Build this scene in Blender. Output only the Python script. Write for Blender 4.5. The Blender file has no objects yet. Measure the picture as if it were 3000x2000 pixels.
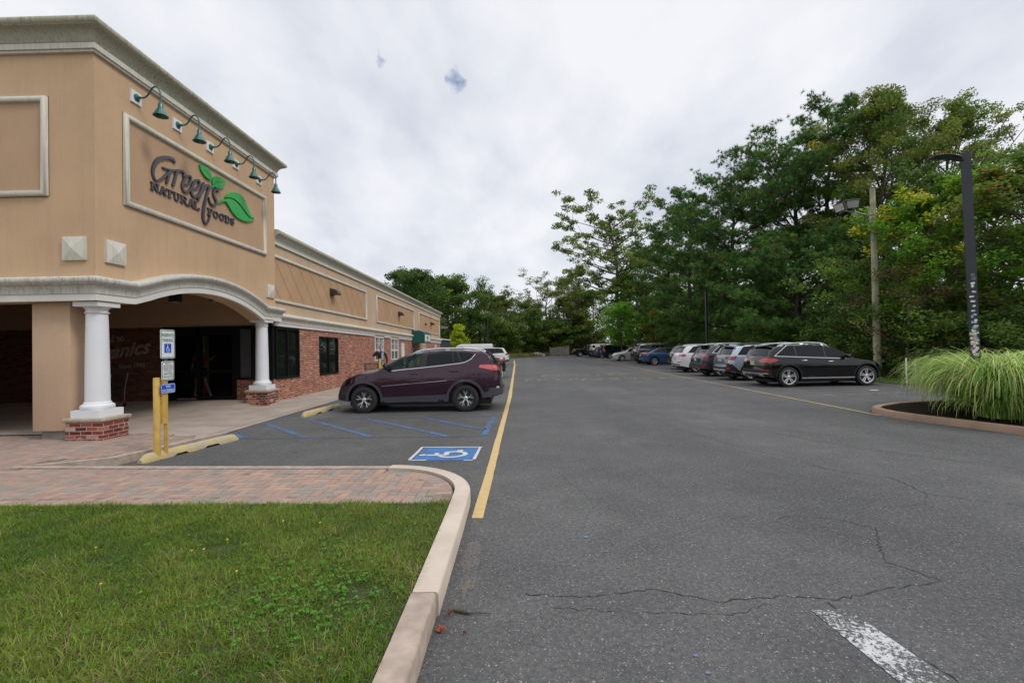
import bpy, bmesh, math, random
import numpy as np
from mathutils import Vector, Matrix
from mathutils.bvhtree import BVHTree
from mathutils.geometry import delaunay_2d_cdt
R = math.radians
PI = math.pi
random.seed(7)
sc = bpy.context.scene
col = sc.collection

# ---------------------------------------------------------------- camera
cd = bpy.data.cameras.new("camera")
cam = bpy.data.objects.new("camera", cd)
col.objects.link(cam)
cd.sensor_width = 36.0
cd.lens = 16.0
cd.clip_start = 0.05
cd.clip_end = 2000
yaw, pit, rol = R(.77), R(.69), R(1.03)
fw = Vector((-math.sin(yaw)*math.cos(pit), math.cos(yaw)*math.cos(pit), math.sin(pit)))
r0 = Vector((math.cos(yaw), math.sin(yaw), 0)); u0 = r0.cross(fw)
rr = r0*math.cos(rol) - u0*math.sin(rol); uu = r0*math.sin(rol) + u0*math.cos(rol)
M = Matrix((rr, uu, -fw)).transposed().to_4x4()
M.translation = Vector((0, 0, 1.67))
cam.matrix_world = M
sc.camera = cam
sc.render.resolution_x = 1024; sc.render.resolution_y = 682

# ---------------------------------------------------------------- world: Nishita sky behind a procedural cloud deck
wd = bpy.data.worlds.new("World"); sc.world = wd; wd.use_nodes = True
nt = wd.node_tree; nt.nodes.clear()
N = nt.nodes.new; K = nt.links.new
SUN_EL, SUN_AZ = R(48), R(118)          # azimuth from +Y towards +X
sky = N('ShaderNodeTexSky'); sky.sky_type = 'NISHITA'; sky.sun_disc = False
sky.sun_elevation = SUN_EL; sky.sun_rotation = SUN_AZ
tc = N('ShaderNodeTexCoord'); sp = N('ShaderNodeSeparateXYZ'); K(tc.outputs['Generated'], sp.inputs[0])
def mth(op, a, b=None, clamp=False, tree=nt):
    m = tree.nodes.new('ShaderNodeMath'); m.operation = op; m.use_clamp = clamp
    for i, v in enumerate((a, b)):
        if v is None: continue
        if isinstance(v, (int, float)): m.inputs[i].default_value = v
        else: tree.links.new(v, m.inputs[i])
    return m.outputs[0]
zc = mth('MAXIMUM', sp.outputs[2], 0.0)
den = mth('ADD', zc, 0.34)
px_ = mth('DIVIDE', sp.outputs[0], den); py_ = mth('DIVIDE', sp.outputs[1], den)
cb = N('ShaderNodeCombineXYZ'); K(px_, cb.inputs[0]); K(py_, cb.inputs[1])
mp = N('ShaderNodeMapping'); mp.inputs['Rotation'].default_value = (0, 0, R(-32)); mp.inputs['Scale'].default_value = (1.5, 1.05, 1)
mp.inputs['Location'].default_value = (.35, 1.9, 0)
K(cb.outputs[0], mp.inputs[0])
n1 = N('ShaderNodeTexNoise'); n1.inputs['Scale'].default_value = 1.25; n1.inputs['Detail'].default_value = 7; n1.inputs['Roughness'].default_value = .52
n1.inputs['Distortion'].default_value = .25
K(mp.outputs[0], n1.inputs['Vector'])
n2 = N('ShaderNodeTexNoise'); n2.inputs['Scale'].default_value = 4.2; n2.inputs['Detail'].default_value = 8; n2.inputs['Roughness'].default_value = .5
K(mp.outputs[0], n2.inputs['Vector'])
mixn = mth('ADD', mth('MULTIPLY', n1.outputs[0], .68), mth('MULTIPLY', n2.outputs[0], .32))
cr = N('ShaderNodeValToRGB'); K(mixn, cr.inputs[0])
e = cr.color_ramp.elements
e[0].position = .36; e[0].color = (6.8, 7.15, 8.1, 1)
e[1].position = .60; e[1].color = (9.5, 9.6, 10.0, 1)
m_ = e.new(.49); m_.color = (8.35, 8.6, 9.15, 1)
# low band near the horizon a bit dimmer and even
hz = N('ShaderNodeMixRGB'); hz.inputs[2].default_value = (8.4, 8.65, 9.2, 1)
hf = mth('SUBTRACT', 1.0, mth('MULTIPLY', zc, 5.0), True)
K(mth('MULTIPLY', hf, .6), hz.inputs[0]); K(cr.outputs[0], hz.inputs[1])
# brighter zenith (thin cloud overhead)
zen = N('ShaderNodeMixRGB'); zen.blend_type = 'MULTIPLY'; zen.inputs[0].default_value = 1
zb = mth('ADD', 1.0, mth('MULTIPLY', mth('MAXIMUM', mth('SUBTRACT', zc, .62), 0.0), 2.2))
cz = N('ShaderNodeCombineXYZ'); [K(zb, cz.inputs[i]) for i in range(3)]
K(hz.outputs[0], zen.inputs[1]); K(cz.outputs[0], zen.inputs[2])
# small blue holes: where the fine noise dips in two places
def hole(dx, dy, dz, rad):
    v = Vector((dx, dy, dz)).normalized()
    d = N('ShaderNodeVectorMath'); d.operation = 'DISTANCE'; nv = N('ShaderNodeVectorMath'); nv.operation = 'NORMALIZE'
    K(tc.outputs['Generated'], nv.inputs[0]); K(nv.outputs[0], d.inputs[0]); d.inputs[1].default_value = v
    n3 = N('ShaderNodeTexNoise'); n3.inputs['Scale'].default_value = 48; n3.inputs['Detail'].default_value = 4
    K(nv.outputs[0], n3.inputs['Vector'])
    q = mth('ADD', mth('DIVIDE', d.outputs['Value'], rad), mth('MULTIPLY', mth('SUBTRACT', n3.outputs[0], .5), 3.0))
    return mth('MULTIPLY', mth('SUBTRACT', 1.0, q, True), .85, True)
h1 = hole(-.128, 1.0, .5855, .021); h2 = hole(-.2905, 1.0, .643, .011)
hs = mth('MAXIMUM', h1, h2)
blue = N('ShaderNodeMixRGB'); K(hs, blue.inputs[0]); K(zen.outputs[0], blue.inputs[1])
skb = N('ShaderNodeMixRGB'); skb.blend_type = 'MULTIPLY'; skb.inputs[0].default_value = 1; skb.inputs[2].default_value = (1.6, 1.6, 1.6, 1)
K(sky.outputs[0], skb.inputs[1]); K(skb.outputs[0], blue.inputs[2])
fin = N('ShaderNodeMixRGB'); fin.inputs[0].default_value = .06
K(blue.outputs[0], fin.inputs[1]); K(sky.outputs[0], fin.inputs[2])
bg = N('ShaderNodeBackground'); bg.inputs[1].default_value = .1
K(fin.outputs[0], bg.inputs[0])
wo = N('ShaderNodeOutputWorld'); K(bg.outputs[0], wo.inputs[0])

# ---------------------------------------------------------------- sun (veiled by cloud) and exposure
sl = bpy.data.lights.new("sun", 'SUN'); sl.energy = 1.4; sl.angle = R(14); sl.color = (1, .96, .9)
sun = bpy.data.objects.new("sun", sl); col.objects.link(sun)
sd = Vector((math.sin(SUN_AZ)*math.cos(SUN_EL), math.cos(SUN_AZ)*math.cos(SUN_EL), math.sin(SUN_EL)))
sun.rotation_euler = sd.to_track_quat('Z', 'Y').to_euler()
sun.location = (20, -10, 40)
sc.view_settings.view_transform = 'Standard'; sc.view_settings.look = 'None'
sc.view_settings.exposure = 0.0; sc.view_settings.gamma = 1.0; sc.view_settings.use_curve_mapping = False

# ================================================================ helpers
def tag(o, label=None, cat=None, group=None, kind=None):
    if label: o['label'] = label
    if cat: o['category'] = cat
    if group: o['group'] = group
    if kind: o['kind'] = kind
    return o
def thing(name, label, cat, loc=(0, 0, 0), rz=0.0, group=None):
    o = bpy.data.objects.new(name, None); col.objects.link(o)
    o.location = loc; o.rotation_euler = (0, 0, rz); o.empty_display_size = .2
    return tag(o, label, cat, group)
def wloc(o):
    v = Vector(o.location)
    while o.parent: o = o.parent; v += Vector(o.location)
    return v
def sub(name, parent):
    o = bpy.data.objects.new(name, None); col.objects.link(o); o.parent = parent; return o
def mesh_obj(name, me, mat, parent=None):
    o = bpy.data.objects.new(name, me); col.objects.link(o)
    if mat is not None and len(me.materials) == 0: me.materials.append(mat)
    if parent: o.parent = parent
    return o

class MB:
    """collects shapes, links them as one mesh object"""
    def __init__(s): s.v = []; s.f = []; s.c = []
    def add(s, vs, fs, c=None):
        b = len(s.v); s.v += [tuple(v) for v in vs]
        s.f += [tuple(i+b for i in f) for f in fs]
        if c is not None: s.c += [c]*len(fs)
        return s
    def box(s, x0, y0, z0, x1, y1, z1, bev=0.0, c=None):
        if bev <= 0:
            v = [(x, y, z) for z in (z0, z1) for y in (y0, y1) for x in (x0, x1)]
            return s.add(v, [(0, 2, 3, 1), (4, 5, 7, 6), (0, 1, 5, 4), (2, 6, 7, 3), (0, 4, 6, 2), (1, 3, 7, 5)], c)
        bm = bmesh.new(); bmesh.ops.create_cube(bm, size=1)
        for v in bm.verts: v.co = Vector(((x0+x1)/2+v.co.x*(x1-x0), (y0+y1)/2+v.co.y*(y1-y0), (z0+z1)/2+v.co.z*(z1-z0)))
        bmesh.ops.bevel(bm, geom=list(bm.edges), offset=bev, segments=2, affect='EDGES', profile=.5)
        bm.verts.index_update(); s.add([v.co for v in bm.verts], [[v.index for v in f.verts] for f in bm.faces], c); bm.free(); return s
    def quad(s, a, b, c_, d, c=None): return s.add([a, b, c_, d], [(0, 1, 2, 3)], c)
    def prism(s, poly, axis, a0, a1, c=None):
        """extrude a 2D polygon along axis; poly coords are the other two axes in order"""
        def P(p, a):
            return {'x': (a, p[0], p[1]), 'y': (p[0], a, p[1]), 'z': (p[0], p[1], a)}[axis]
        n = len(poly); v = [P(p, a0) for p in poly]+[P(p, a1) for p in poly]
        f = [tuple(range(n)), tuple(range(2*n-1, n-1, -1))]+[(i, (i+n), (i+1) % n+n, (i+1) % n) for i in range(n)]
        return s.add(v, f, c)
    def tube(s, pts, rad, n=8, cap=True, c=None):
        pts = [Vector(p) for p in pts]
        if not hasattr(rad, '__len__'): rad = [rad]*len(pts)
        vs = []; fs = []; prev = None
        for i, p in enumerate(pts):
            d = (pts[min(i+1, len(pts)-1)]-pts[max(i-1, 0)]);
            if d.length < 1e-9: d = Vector((0, 0, 1))
            d.normalize()
            if prev is None:
                u = d.orthogonal().normalized()
            else:
                u = prev-d*prev.dot(d)
                u = u.normalized() if u.length > 1e-6 else d.orthogonal().normalized()
            prev = u; w = d.cross(u)
            for k in range(n):
                a = 2*PI*k/n; vs.append(p+(u*math.cos(a)+w*math.sin(a))*rad[i])
        for i in range(len(pts)-1):
            for k in range(n):
                fs.append((i*n+k, i*n+(k+1) % n, (i+1)*n+(k+1) % n, (i+1)*n+k))
        if cap: fs.append(tuple(range(n-1, -1, -1))); fs.append(tuple(range((len(pts)-1)*n, len(pts)*n)))
        return s.add(vs, fs, c)
    def lathe(s, prof, cx=0, cy=0, cz=0, n=24, axis='z', c=None, cap=True):
        vs = []; fs = []
        for (r, h) in prof:
            for k in range(n):
                a = 2*PI*k/n; x, y = r*math.cos(a), r*math.sin(a)
                vs.append((cx+x, cy+y, cz+h) if axis == 'z' else ((cx+x, cy+h, cz+y) if axis == 'y' else (cx+h, cy+x, cz+y)))
        for i in range(len(prof)-1):
            for k in range(n): fs.append((i*n+k, i*n+(k+1) % n, (i+1)*n+(k+1) % n, (i+1)*n+k))
        if cap and prof[0][0] > 1e-6: fs.append(tuple(range(n-1, -1, -1)))
        if cap and prof[-1][0] > 1e-6: fs.append(tuple(range((len(prof)-1)*n, len(prof)*n)))
        return s.add(vs, fs, c)
    def sweep(s, path, prof, closed=False, c=None, shift=(0, 0, 0)):
        """path: 2D points; prof: (u,v): u to the right of travel, v = z.  Returns mitred sweep"""
        n = len(path); vs = []; fs = []; m = len(prof)
        for i in range(n):
            p = Vector(path[i])
            a = Vector(path[i-1]) if (i > 0 or closed) else None
            b = Vector(path[(i+1) % n]) if (i < n-1 or closed) else None
            d1 = (p-a).normalized() if a is not None else None
            d2 = (b-p).normalized() if b is not None else None
            if d1 is None: d1 = d2
            if d2 is None: d2 = d1
            n1_ = Vector((d1.y, -d1.x)); n2_ = Vector((d2.y, -d2.x)); nn = (n1_+n2_)
            nn = nn.normalized(); k = 1/max(.3, nn.dot(n1_))
            for (u, v) in prof: vs.append((p.x+nn.x*u*k+shift[0], p.y+nn.y*u*k+shift[1], v+shift[2]))
        for i in range(n-1 if not closed else n):
            j = (i+1) % n
            for k in range(m-1): fs.append((i*m+k, j*m+k, j*m+k+1, i*m+k+1))
            fs.append((i*m+m-1, j*m+m-1, j*m, i*m))
        if not closed: fs.append(tuple(range(m))); fs.append(tuple(range(n*m-1, (n-1)*m-1, -1)))
        return s.add(vs, fs, c)
    def map(s, fn): s.v = [tuple(fn(*p)) for p in s.v]; return s
    def build(s, name, mat, parent=None, smooth=False, local=False, ang=35, fix=True):
        o3 = Vector((0, 0, 0)) if (local or parent is None) else wloc(parent)
        me = bpy.data.meshes.new(name)
        me.from_pydata([(x-o3.x, y-o3.y, z-o3.z) for x, y, z in s.v], [], s.f)
        me.update()
        if fix:
            bm = bmesh.new(); bm.from_mesh(me); bmesh.ops.recalc_face_normals(bm, faces=bm.faces); bm.to_mesh(me); bm.free()
        if s.c and len(s.c) == len(s.f):
            at = me.color_attributes.new('tint', 'FLOAT_COLOR', 'CORNER')
            arr = np.empty((len(me.loops), 4), dtype=np.float32); arr[:, 3] = 1
            cc = np.array(s.c, dtype=np.float32)
            for p in me.polygons: arr[p.loop_start:p.loop_start+p.loop_total, :3] = cc[p.index]
            at.data.foreach_set('color', arr.ravel())
        if smooth:
            me.polygons.foreach_set('use_smooth', [True]*len(me.polygons)); me.set_sharp_from_angle(angle=R(ang))
        return mesh_obj(name, me, mat, parent)

def np_mesh(name, V, F, mat, parent=None, colors=None, smooth=False):
    """V (n,3) array, F (m,k) array of equal-size faces; colors per face"""
    me = bpy.data.meshes.new(name); k = F.shape[1]
    me.vertices.add(len(V)); me.vertices.foreach_set('co', V.astype(np.float32).ravel())
    me.loops.add(F.size); me.loops.foreach_set('vertex_index', F.astype(np.int32).ravel())
    me.polygons.add(len(F)); me.polygons.foreach_set('loop_start', np.arange(0, F.size, k, dtype=np.int32))
    me.polygons.foreach_set('loop_total', np.full(len(F), k, dtype=np.int32))
    if smooth: me.polygons.foreach_set('use_smooth', np.ones(len(F), dtype=bool))
    me.update(calc_edges=True); me.validate()
    if colors is not None:
        at = me.color_attributes.new('tint', 'FLOAT_COLOR', 'CORNER')
        c4 = np.ones((F.size, 4), dtype=np.float32); c4[:, :3] = np.repeat(colors, k, axis=0)
        at.data.foreach_set('color', c4.ravel())
    return mesh_obj(name, me, mat, parent)

def text_mb(mb, txt, size, fn, bold=0.0, depth=.002, align='CENTER', spacing=1.0, shear=0.0, w=None, res=3):
    """flat text turned into a mesh, mapped by fn(x, y, depth)->xyz"""
    cu = bpy.data.curves.new('t', 'FONT'); cu.body = txt; cu.size = size; cu.align_x = align; cu.align_y = 'CENTER'
    cu.offset = bold; cu.space_character = spacing; cu.shear = shear; cu.resolution_u = res
    o = bpy.data.objects.new('t', cu); col.objects.link(o); bpy.context.view_layer.update()
    me = bpy.data.meshes.new_from_object(o)
    vs = [v.co.copy() for v in me.vertices]; sx = 1
    if w and vs:
        ww = max(v.x for v in vs)-min(v.x for v in vs); sx = w/ww
    mb.add([fn(v.x*sx, v.y, depth) for v in vs], [tuple(p.vertices) for p in me.polygons])
    bpy.data.objects.remove(o); bpy.data.curves.remove(cu); bpy.data.meshes.remove(me)

# ---------------------------------------------------------------- materials
def newmat(name):
    m = bpy.data.materials.new(name); m.use_nodes = True; t = m.node_tree
    b = t.nodes['Principled BSDF']; return m, t, b
def noise(t, scale, detail=4, rough=.5, vec=None, stretch=None, coord='Object'):
    n = t.nodes.new('ShaderNodeTexNoise'); n.inputs['Scale'].default_value = scale; n.inputs['Detail'].default_value = detail; n.inputs['Roughness'].default_value = rough
    if vec is None:
        c = t.nodes.new('ShaderNodeTexCoord'); vec = c.outputs[coord]
    if stretch:
        m = t.nodes.new('ShaderNodeMapping'); m.inputs['Scale'].default_value = stretch; t.links.new(vec, m.inputs[0]); vec = m.outputs[0]
    t.links.new(vec, n.inputs['Vector']); return n.outputs[0]
def ramp(t, fac, stops):
    r = t.nodes.new('ShaderNodeValToRGB'); t.links.new(fac, r.inputs[0]); e = r.color_ramp.elements
    while len(e) < len(stops): e.new(.5)
    for k, (p, c) in enumerate(stops):
        e[k].position = p
        if not hasattr(c, '__len__'): c = (c, c, c)
        e[k].color = (*c, 1)
    return r.outputs[0]
def mixc(t, fac, a, b, mode='MIX'):
    m = t.nodes.new('ShaderNodeMixRGB'); m.blend_type = mode
    for i, v in enumerate((fac, a, b)):
        if isinstance(v, (int, float)): m.inputs[i].default_value = v if i == 0 else (v, v, v, 1)
        elif isinstance(v, tuple): m.inputs[i].default_value = (*v, 1)
        else: t.links.new(v, m.inputs[i])
    return m.outputs[0]
def bump(t, b, h, s=.3, d=.01):
    n = t.nodes.new('ShaderNodeBump'); n.inputs['Strength'].default_value = s; n.inputs['Distance'].default_value = d
    t.links.new(h, n.inputs['Height']); t.links.new(n.outputs[0], b.inputs['Normal'])
def plain(name, c, rough=.6, metal=0.0, var=.12, scale=3.0, coat=0.0, spec=.5, bmp=0.0, bscale=60):
    m, t, b = newmat(name)
    b.inputs['Roughness'].default_value = rough; b.inputs['Metallic'].default_value = metal
    b.inputs['Coat Weight'].default_value = coat; b.inputs['Coat Roughness'].default_value = .03
    b.inputs['Specular IOR Level'].default_value = spec
    if var > 0:
        n = noise(t, scale, 5)
        lo = tuple(x*(1-var) for x in c); hi = tuple(min(1, x*(1+var)) for x in c)
        t.links.new(ramp(t, n, [(.3, lo), (.7, hi)]), b.inputs['Base Color'])
    else: b.inputs['Base Color'].default_value = (*c, 1)
    if bmp > 0: bump(t, b, noise(t, bscale, 3), bmp, .004)
    return m
def attr_mat(name, rough=.6, trans=0.0, spec=.3, mulv=.0, bmp=0.0):
    """colour carried by the mesh itself ('tint')"""
    m, t, b = newmat(name)
    a = t.nodes.new('ShaderNodeAttribute'); a.attribute_name = 'tint'; c = a.outputs['Color']
    if mulv > 0: c = mixc(t, 1.0, c, ramp(t, noise(t, 9, 6, .65), [(.25, 1-mulv), (.75, 1+mulv)]), 'MULTIPLY')
    t.links.new(c, b.inputs['Base Color']); b.inputs['Roughness'].default_value = rough
    b.inputs['Specular IOR Level'].default_value = spec
    if bmp > 0: bump(t, b, noise(t, 150, 3), bmp, .003)
    if trans > 0:
        tr = t.nodes.new('ShaderNodeBsdfTranslucent'); t.links.new(c, tr.inputs[0])
        mx = t.nodes.new('ShaderNodeMixShader'); mx.inputs[0].default_value = trans
        t.links.new(b.outputs[0], mx.inputs[1]); t.links.new(tr.outputs[0], mx.inputs[2])
        t.links.new(mx.outputs[0], t.nodes['Material Output'].inputs[0])
    return m
def stucco(name, c, streak=0.0, sc_=1.0):
    m, t, b = newmat(name)
    big = noise(t, .7, 5, .6); fine = noise(t, 45, 4, .7); st = noise(t, 1.0, 4, .6, stretch=(6, 6, .35))
    lo = tuple(x*.86 for x in c); hi = tuple(min(1, x*1.07) for x in c)
    cc = ramp(t, big, [(.3, lo), (.7, hi)])
    cc = mixc(t, .22, cc, ramp(t, fine, [(.3, tuple(x*.72 for x in c)), (.75, tuple(min(1, x*1.2) for x in c))]))
    if streak > 0: cc = mixc(t, mth('MULTIPLY', ramp(t, st, [(.5, 0.0), (.75, 1.0)]), streak, False, t), cc, tuple(x*.6 for x in c))
    t.links.new(cc, b.inputs['Base Color']); b.inputs['Roughness'].default_value = .92; b.inputs['Specular IOR Level'].default_value = .15
    bump(t, b, fine, .35, .006)
    return m
def weathered_trim(name, c, dirt, amt=.8, sh=0.0):
    """cast trim with black-green run marks that start under the top roll"""
    m, t, b = newmat(name)
    runs = noise(t, 1.0, 5, .7, stretch=(26, 26, 1.2)); big = noise(t, 1.1, 4, .6, stretch=(1, 1, 2)); fine = noise(t, 60, 3)
    k = mth('MULTIPLY', ramp(t, runs, [(.46, 0.0), (.68, 1.0)]), ramp(t, big, [(.3, .25), (.65, 1.0)]), False, t)
    base = mixc(t, .25, c, ramp(t, fine, [(.3, tuple(x*.75 for x in c)), (.7, c)]))
    cc = mixc(t, mth('MULTIPLY', k, amt, False, t), base, dirt)
    t.links.new(cc, b.inputs['Base Color']); b.inputs['Roughness'].default_value = .9; b.inputs['Specular IOR Level'].default_value = .15
    bump(t, b, fine, .25, .004)
    return m
def brickmat(name, cols, mortar, scale_w=.205, row=.0665, white=.25, dark=1.0):
    m, t, b = newmat(name)
    tcn = t.nodes.new('ShaderNodeTexCoord'); s_ = t.nodes.new('ShaderNodeSeparateXYZ'); t.links.new(tcn.outputs['Object'], s_.inputs[0])
    u = mth('ADD', s_.outputs[0], s_.outputs[1], False, t)
    cbn = t.nodes.new('ShaderNodeCombineXYZ'); t.links.new(u, cbn.inputs[0]); t.links.new(s_.outputs[2], cbn.inputs[1])
    dis = t.nodes.new('ShaderNodeVectorMath'); dis.operation = 'ADD'
    nz = t.nodes.new('ShaderNodeTexNoise'); nz.inputs['Scale'].default_value = 14; nz.inputs['Detail'].default_value = 2; t.links.new(cbn.outputs[0], nz.inputs['Vector'])
    sc3 = t.nodes.new('ShaderNodeVectorMath'); sc3.operation = 'SCALE'; sc3.inputs['Scale'].default_value = .012; t.links.new(nz.outputs['Color'], sc3.inputs[0])
    t.links.new(cbn.outputs[0], dis.inputs[0]); t.links.new(sc3.outputs[0], dis.inputs[1])
    bt = t.nodes.new('ShaderNodeTexBrick'); t.links.new(dis.outputs[0], bt.inputs['Vector'])
    bt.inputs['Color1'].default_value = (0, 0, 0, 1); bt.inputs['Color2'].default_value = (1, 1, 1, 1); bt.inputs['Mortar'].default_value = (.5, .5, .5, 1)
    bt.inputs['Scale'].default_value = 1; bt.inputs['Brick Width'].default_value = scale_w; bt.inputs['Row Height'].default_value = row
    bt.inputs['Mortar Size'].default_value = .0075; bt.inputs['Mortar Smooth'].default_value = .25; bt.inputs['Bias'].default_value = 0
    bc = ramp(t, bt.outputs['Color'], cols)
    worn = noise(t, 9, 6, .7)
    bc = mixc(t, .45, bc, mixc(t, 1.0, bc, ramp(t, noise(t, 40, 4, .7), [(.3, .55), (.7, 1.5)]), 'MULTIPLY'))
    cc = mixc(t, bt.outputs['Fac'], bc, mixc(t, ramp(t, noise(t, 3, 3), [(.4, 0.0), (.6, 1.0)]), mortar, tuple(x*.75 for x in mortar)))
    wf = mth('MULTIPLY', ramp(t, worn, [(.56, 0.0), (.7, 1.0)]), white, False, t)
    cc = mixc(t, wf, cc, tuple(min(1, x*1.15) for x in mortar))
    t.links.new(cc, b.inputs['Base Color']); b.inputs['Roughness'].default_value = .9; b.inputs['Specular IOR Level'].default_value = .15
    inv = mth('SUBTRACT', 1.0, bt.outputs['Fac'], False, t)
    bump(t, b, mth('ADD', inv, mth('MULTIPLY', worn, .5, False, t), False, t), .6, .008)
    return m
def asphalt_color(t):
    tcn = t.nodes.new('ShaderNodeTexCoord'); v = tcn.outputs['Object']
    fine = noise(t, 95, 2, .7, v); mid = noise(t, 30, 4, .7, v); big = noise(t, .32, 6, .65, v); lane = noise(t, .5, 3, .5, v, (1.0, .10, 1)); blot = noise(t, 1.6, 5, .7, v)
    vo = t.nodes.new('ShaderNodeTexVoronoi'); vo.inputs['Scale'].default_value = 62; t.links.new(v, vo.inputs['Vector'])
    vb = t.nodes.new('ShaderNodeTexVoronoi'); vb.inputs['Scale'].default_value = 24; t.links.new(v, vb.inputs['Vector'])
    c = ramp(t, big, [(.28, (.077, .076, .076)), (.5, (.098, .097, .096)), (.72, (.130, .128, .126))])
    c = mixc(t, ramp(t, lane, [(.42, 0.0), (.62, .55)]), c, (.070, .070, .070))
    c = mixc(t, .6, c, mixc(t, 1.0, c, ramp(t, blot, [(.3, .78), (.7, 1.22)]), 'MULTIPLY'))
    c = mixc(t, .85, c, mixc(t, 1.0, c, ramp(t, mid, [(.30, .58), (.70, 1.45)]), 'MULTIPLY'))
    c = mixc(t, ramp(t, fine, [(.30, .85), (.44, 0.0)]), c, (.028, .027, .027))
    oil = noise(t, 1.15, 3, .6, v, (1, 1, 1)); c = mixc(t, ramp(t, oil, [(.68, 0.0), (.76, .55)]), c, (.045, .044, .044))
    pale = noise(t, .9, 4, .75, v, (1, .45, 1)); c = mixc(t, ramp(t, pale, [(.62, 0.0), (.74, .35)]), c, (.17, .165, .16))
    st = ramp(t, vo.outputs['Distance'], [(.20, 1.0), (.32, 0.0)])
    hue = ramp(t, vo.outputs['Color'], [(.45, 0.0), (.75, .75)])
    c = mixc(t, mth('MULTIPLY', st, hue, False, t), c, (.34, .325, .305))
    st2 = ramp(t, vb.outputs['Distance'], [(.13, 1.0), (.2, 0.0)]); hue2 = ramp(t, vb.outputs['Color'], [(.66, 0.0), (.8, .6)])
    c = mixc(t, mth('MULTIPLY', st2, hue2, False, t), c, (.42, .40, .375))
    h = mth('ADD', mth('MULTIPLY', mid, .5, False, t), mth('ADD', fine, mth('MULTIPLY', st, .5, False, t), False, t), False, t)
    return c, h
def asphalt_mat():
    m, t, b = newmat('asphalt'); c, h = asphalt_color(t)
    t.links.new(c, b.inputs['Base Color']); b.inputs['Roughness'].default_value = .86; b.inputs['Specular IOR Level'].default_value = .3
    bump(t, b, h, .55, .006); return m
def road_paint(name, c, keep=.6, dirt=.25, scale=30):
    """worn road paint: where it has flaked off the asphalt shows"""
    m, t, b = newmat(name); a, h = asphalt_color(t)
    n = noise(t, scale, 6, .75); n2 = noise(t, 2.2, 3, .6); k = mth('ADD', mth('MULTIPLY', n, .65, False, t), mth('MULTIPLY', n2, .35, False, t), False, t)
    lo = .5+(.5-keep)*.32
    f = ramp(t, k, [(lo-.03, 0.0), (lo+.03, 1.0)])
    pc = mixc(t, dirt, c, mixc(t, 1.0, c, ramp(t, noise(t, 12, 5, .7), [(.3, .45), (.7, 1.1)]), 'MULTIPLY'))
    t.links.new(mixc(t, f, a, pc), b.inputs['Base Color']); b.inputs['Roughness'].default_value = .8; b.inputs['Specular IOR Level'].default_value = .25
    bump(t, b, h, .4, .005); return m
def glass_dark(name, c=(.008, .010, .011), rough=.03, clear=0.0, tint=(.6, .75, .75)):
    m, t, b = newmat(name); b.inputs['Base Color'].default_value = (*c, 1); b.inputs['Roughness'].default_value = rough
    b.inputs['Specular IOR Level'].default_value = .5
    if clear > 0:
        tr = t.nodes.new('ShaderNodeBsdfTransparent'); tr.inputs[0].default_value = (*tint, 1)
        mx = t.nodes.new('ShaderNodeMixShader'); mx.inputs[0].default_value = clear
        t.links.new(b.outputs[0], mx.inputs[1]); t.links.new(tr.outputs[0], mx.inputs[2]); t.links.new(mx.outputs[0], t.nodes['Material Output'].inputs[0])
    return m

MT = {}
MT['asphalt'] = asphalt_mat()
MT['yellow_line'] = road_paint('yellow_line_paint', (.60, .43, .20), .93, .3)
MT['yellow_thin'] = road_paint('yellow_line_paint_faded', (.42, .33, .16), .72, .35)
MT['yellow_ghost'] = road_paint('yellow_word_paint_ghost', (.34, .31, .17), .40, .3, 14)
MT['blue_line'] = road_paint('blue_line_paint', (.08, .17, .36), .52, .3, 26)
MT['blue_faint'] = road_paint('blue_line_paint_faint', (.07, .13, .28), .34, .3, 26)
MT['blue_box'] = road_paint('blue_square_paint', (.06, .18, .42), .66, .3, 40)
MT['white_paint'] = road_paint('white_road_paint', (.55, .55, .54), .85, .25, 40)
MT['white_worn'] = road_paint('white_road_paint_worn', (.56, .56, .56), .43, .2, 40)
MT['white_ghost'] = road_paint('white_road_paint_ghost', (.28, .28, .27), .45, .2, 14)
MT['stucco'] = stucco('tan_stucco', (.585, .40, .25), .28)
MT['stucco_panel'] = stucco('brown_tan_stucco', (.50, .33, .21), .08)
MT['stucco_pale'] = stucco('pale_tan_stucco', (.58, .43, .30), .3)
MT['stucco_pink'] = stucco('pinkish_tan_stucco', (.56, .39, .27), .1)
MT['trim_old'] = weathered_trim('stained_trim', (.47, .45, .35), (.10, .09, .05), .9)
MT['trim'] = weathered_trim('cream_trim', (.66, .63, .55), (.28, .26, .20), .6)
MT['trim_clean'] = plain('pale_trim_band', (.68, .66, .61), .8, var=.08, scale=1.5, bmp=.15)
MT['trim_white'] = plain('white_trim_paint', (.70, .69, .68), .6, var=.05, scale=2)
MT['column_white'] = plain('white_column_paint', (.72, .73, .76), .45, var=.035, scale=2.5)
MT['brick'] = brickmat('red_brown_brick', [(0.0, (.15, .045, .032)), (.3, (.33, .095, .055)), (.55, (.42, .14, .075)), (.78, (.24, .08, .06)), (1.0, (.50, .24, .15))], (.54, .43, .34), white=.45)
MT['brick_shaded'] = brickmat('shaded_porch_brick', [(0.0, (.06, .022, .018)), (.35, (.13, .04, .03)), (.6, (.17, .06, .04)), (.8, (.11, .04, .03)), (1.0, (.2, .09, .06))], (.17, .13, .10), white=.2)  # dark red-brown brick, darkened further so its colour carries the porch shade
MT['brick_ped'] = brickmat('rough_red_brick', [(0.0, (.08, .028, .03)), (.35, (.20, .04, .032)), (.65, (.29, .055, .035)), (.85, (.40, .20, .15)), (1.0, (.52, .42, .36))], (.42, .37, .31), .21, .072, .95)
MT['stone_cap'] = plain('stone_cap', (.40, .33, .25), .9, var=.2, scale=14, bmp=.6, bscale=40)
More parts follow.
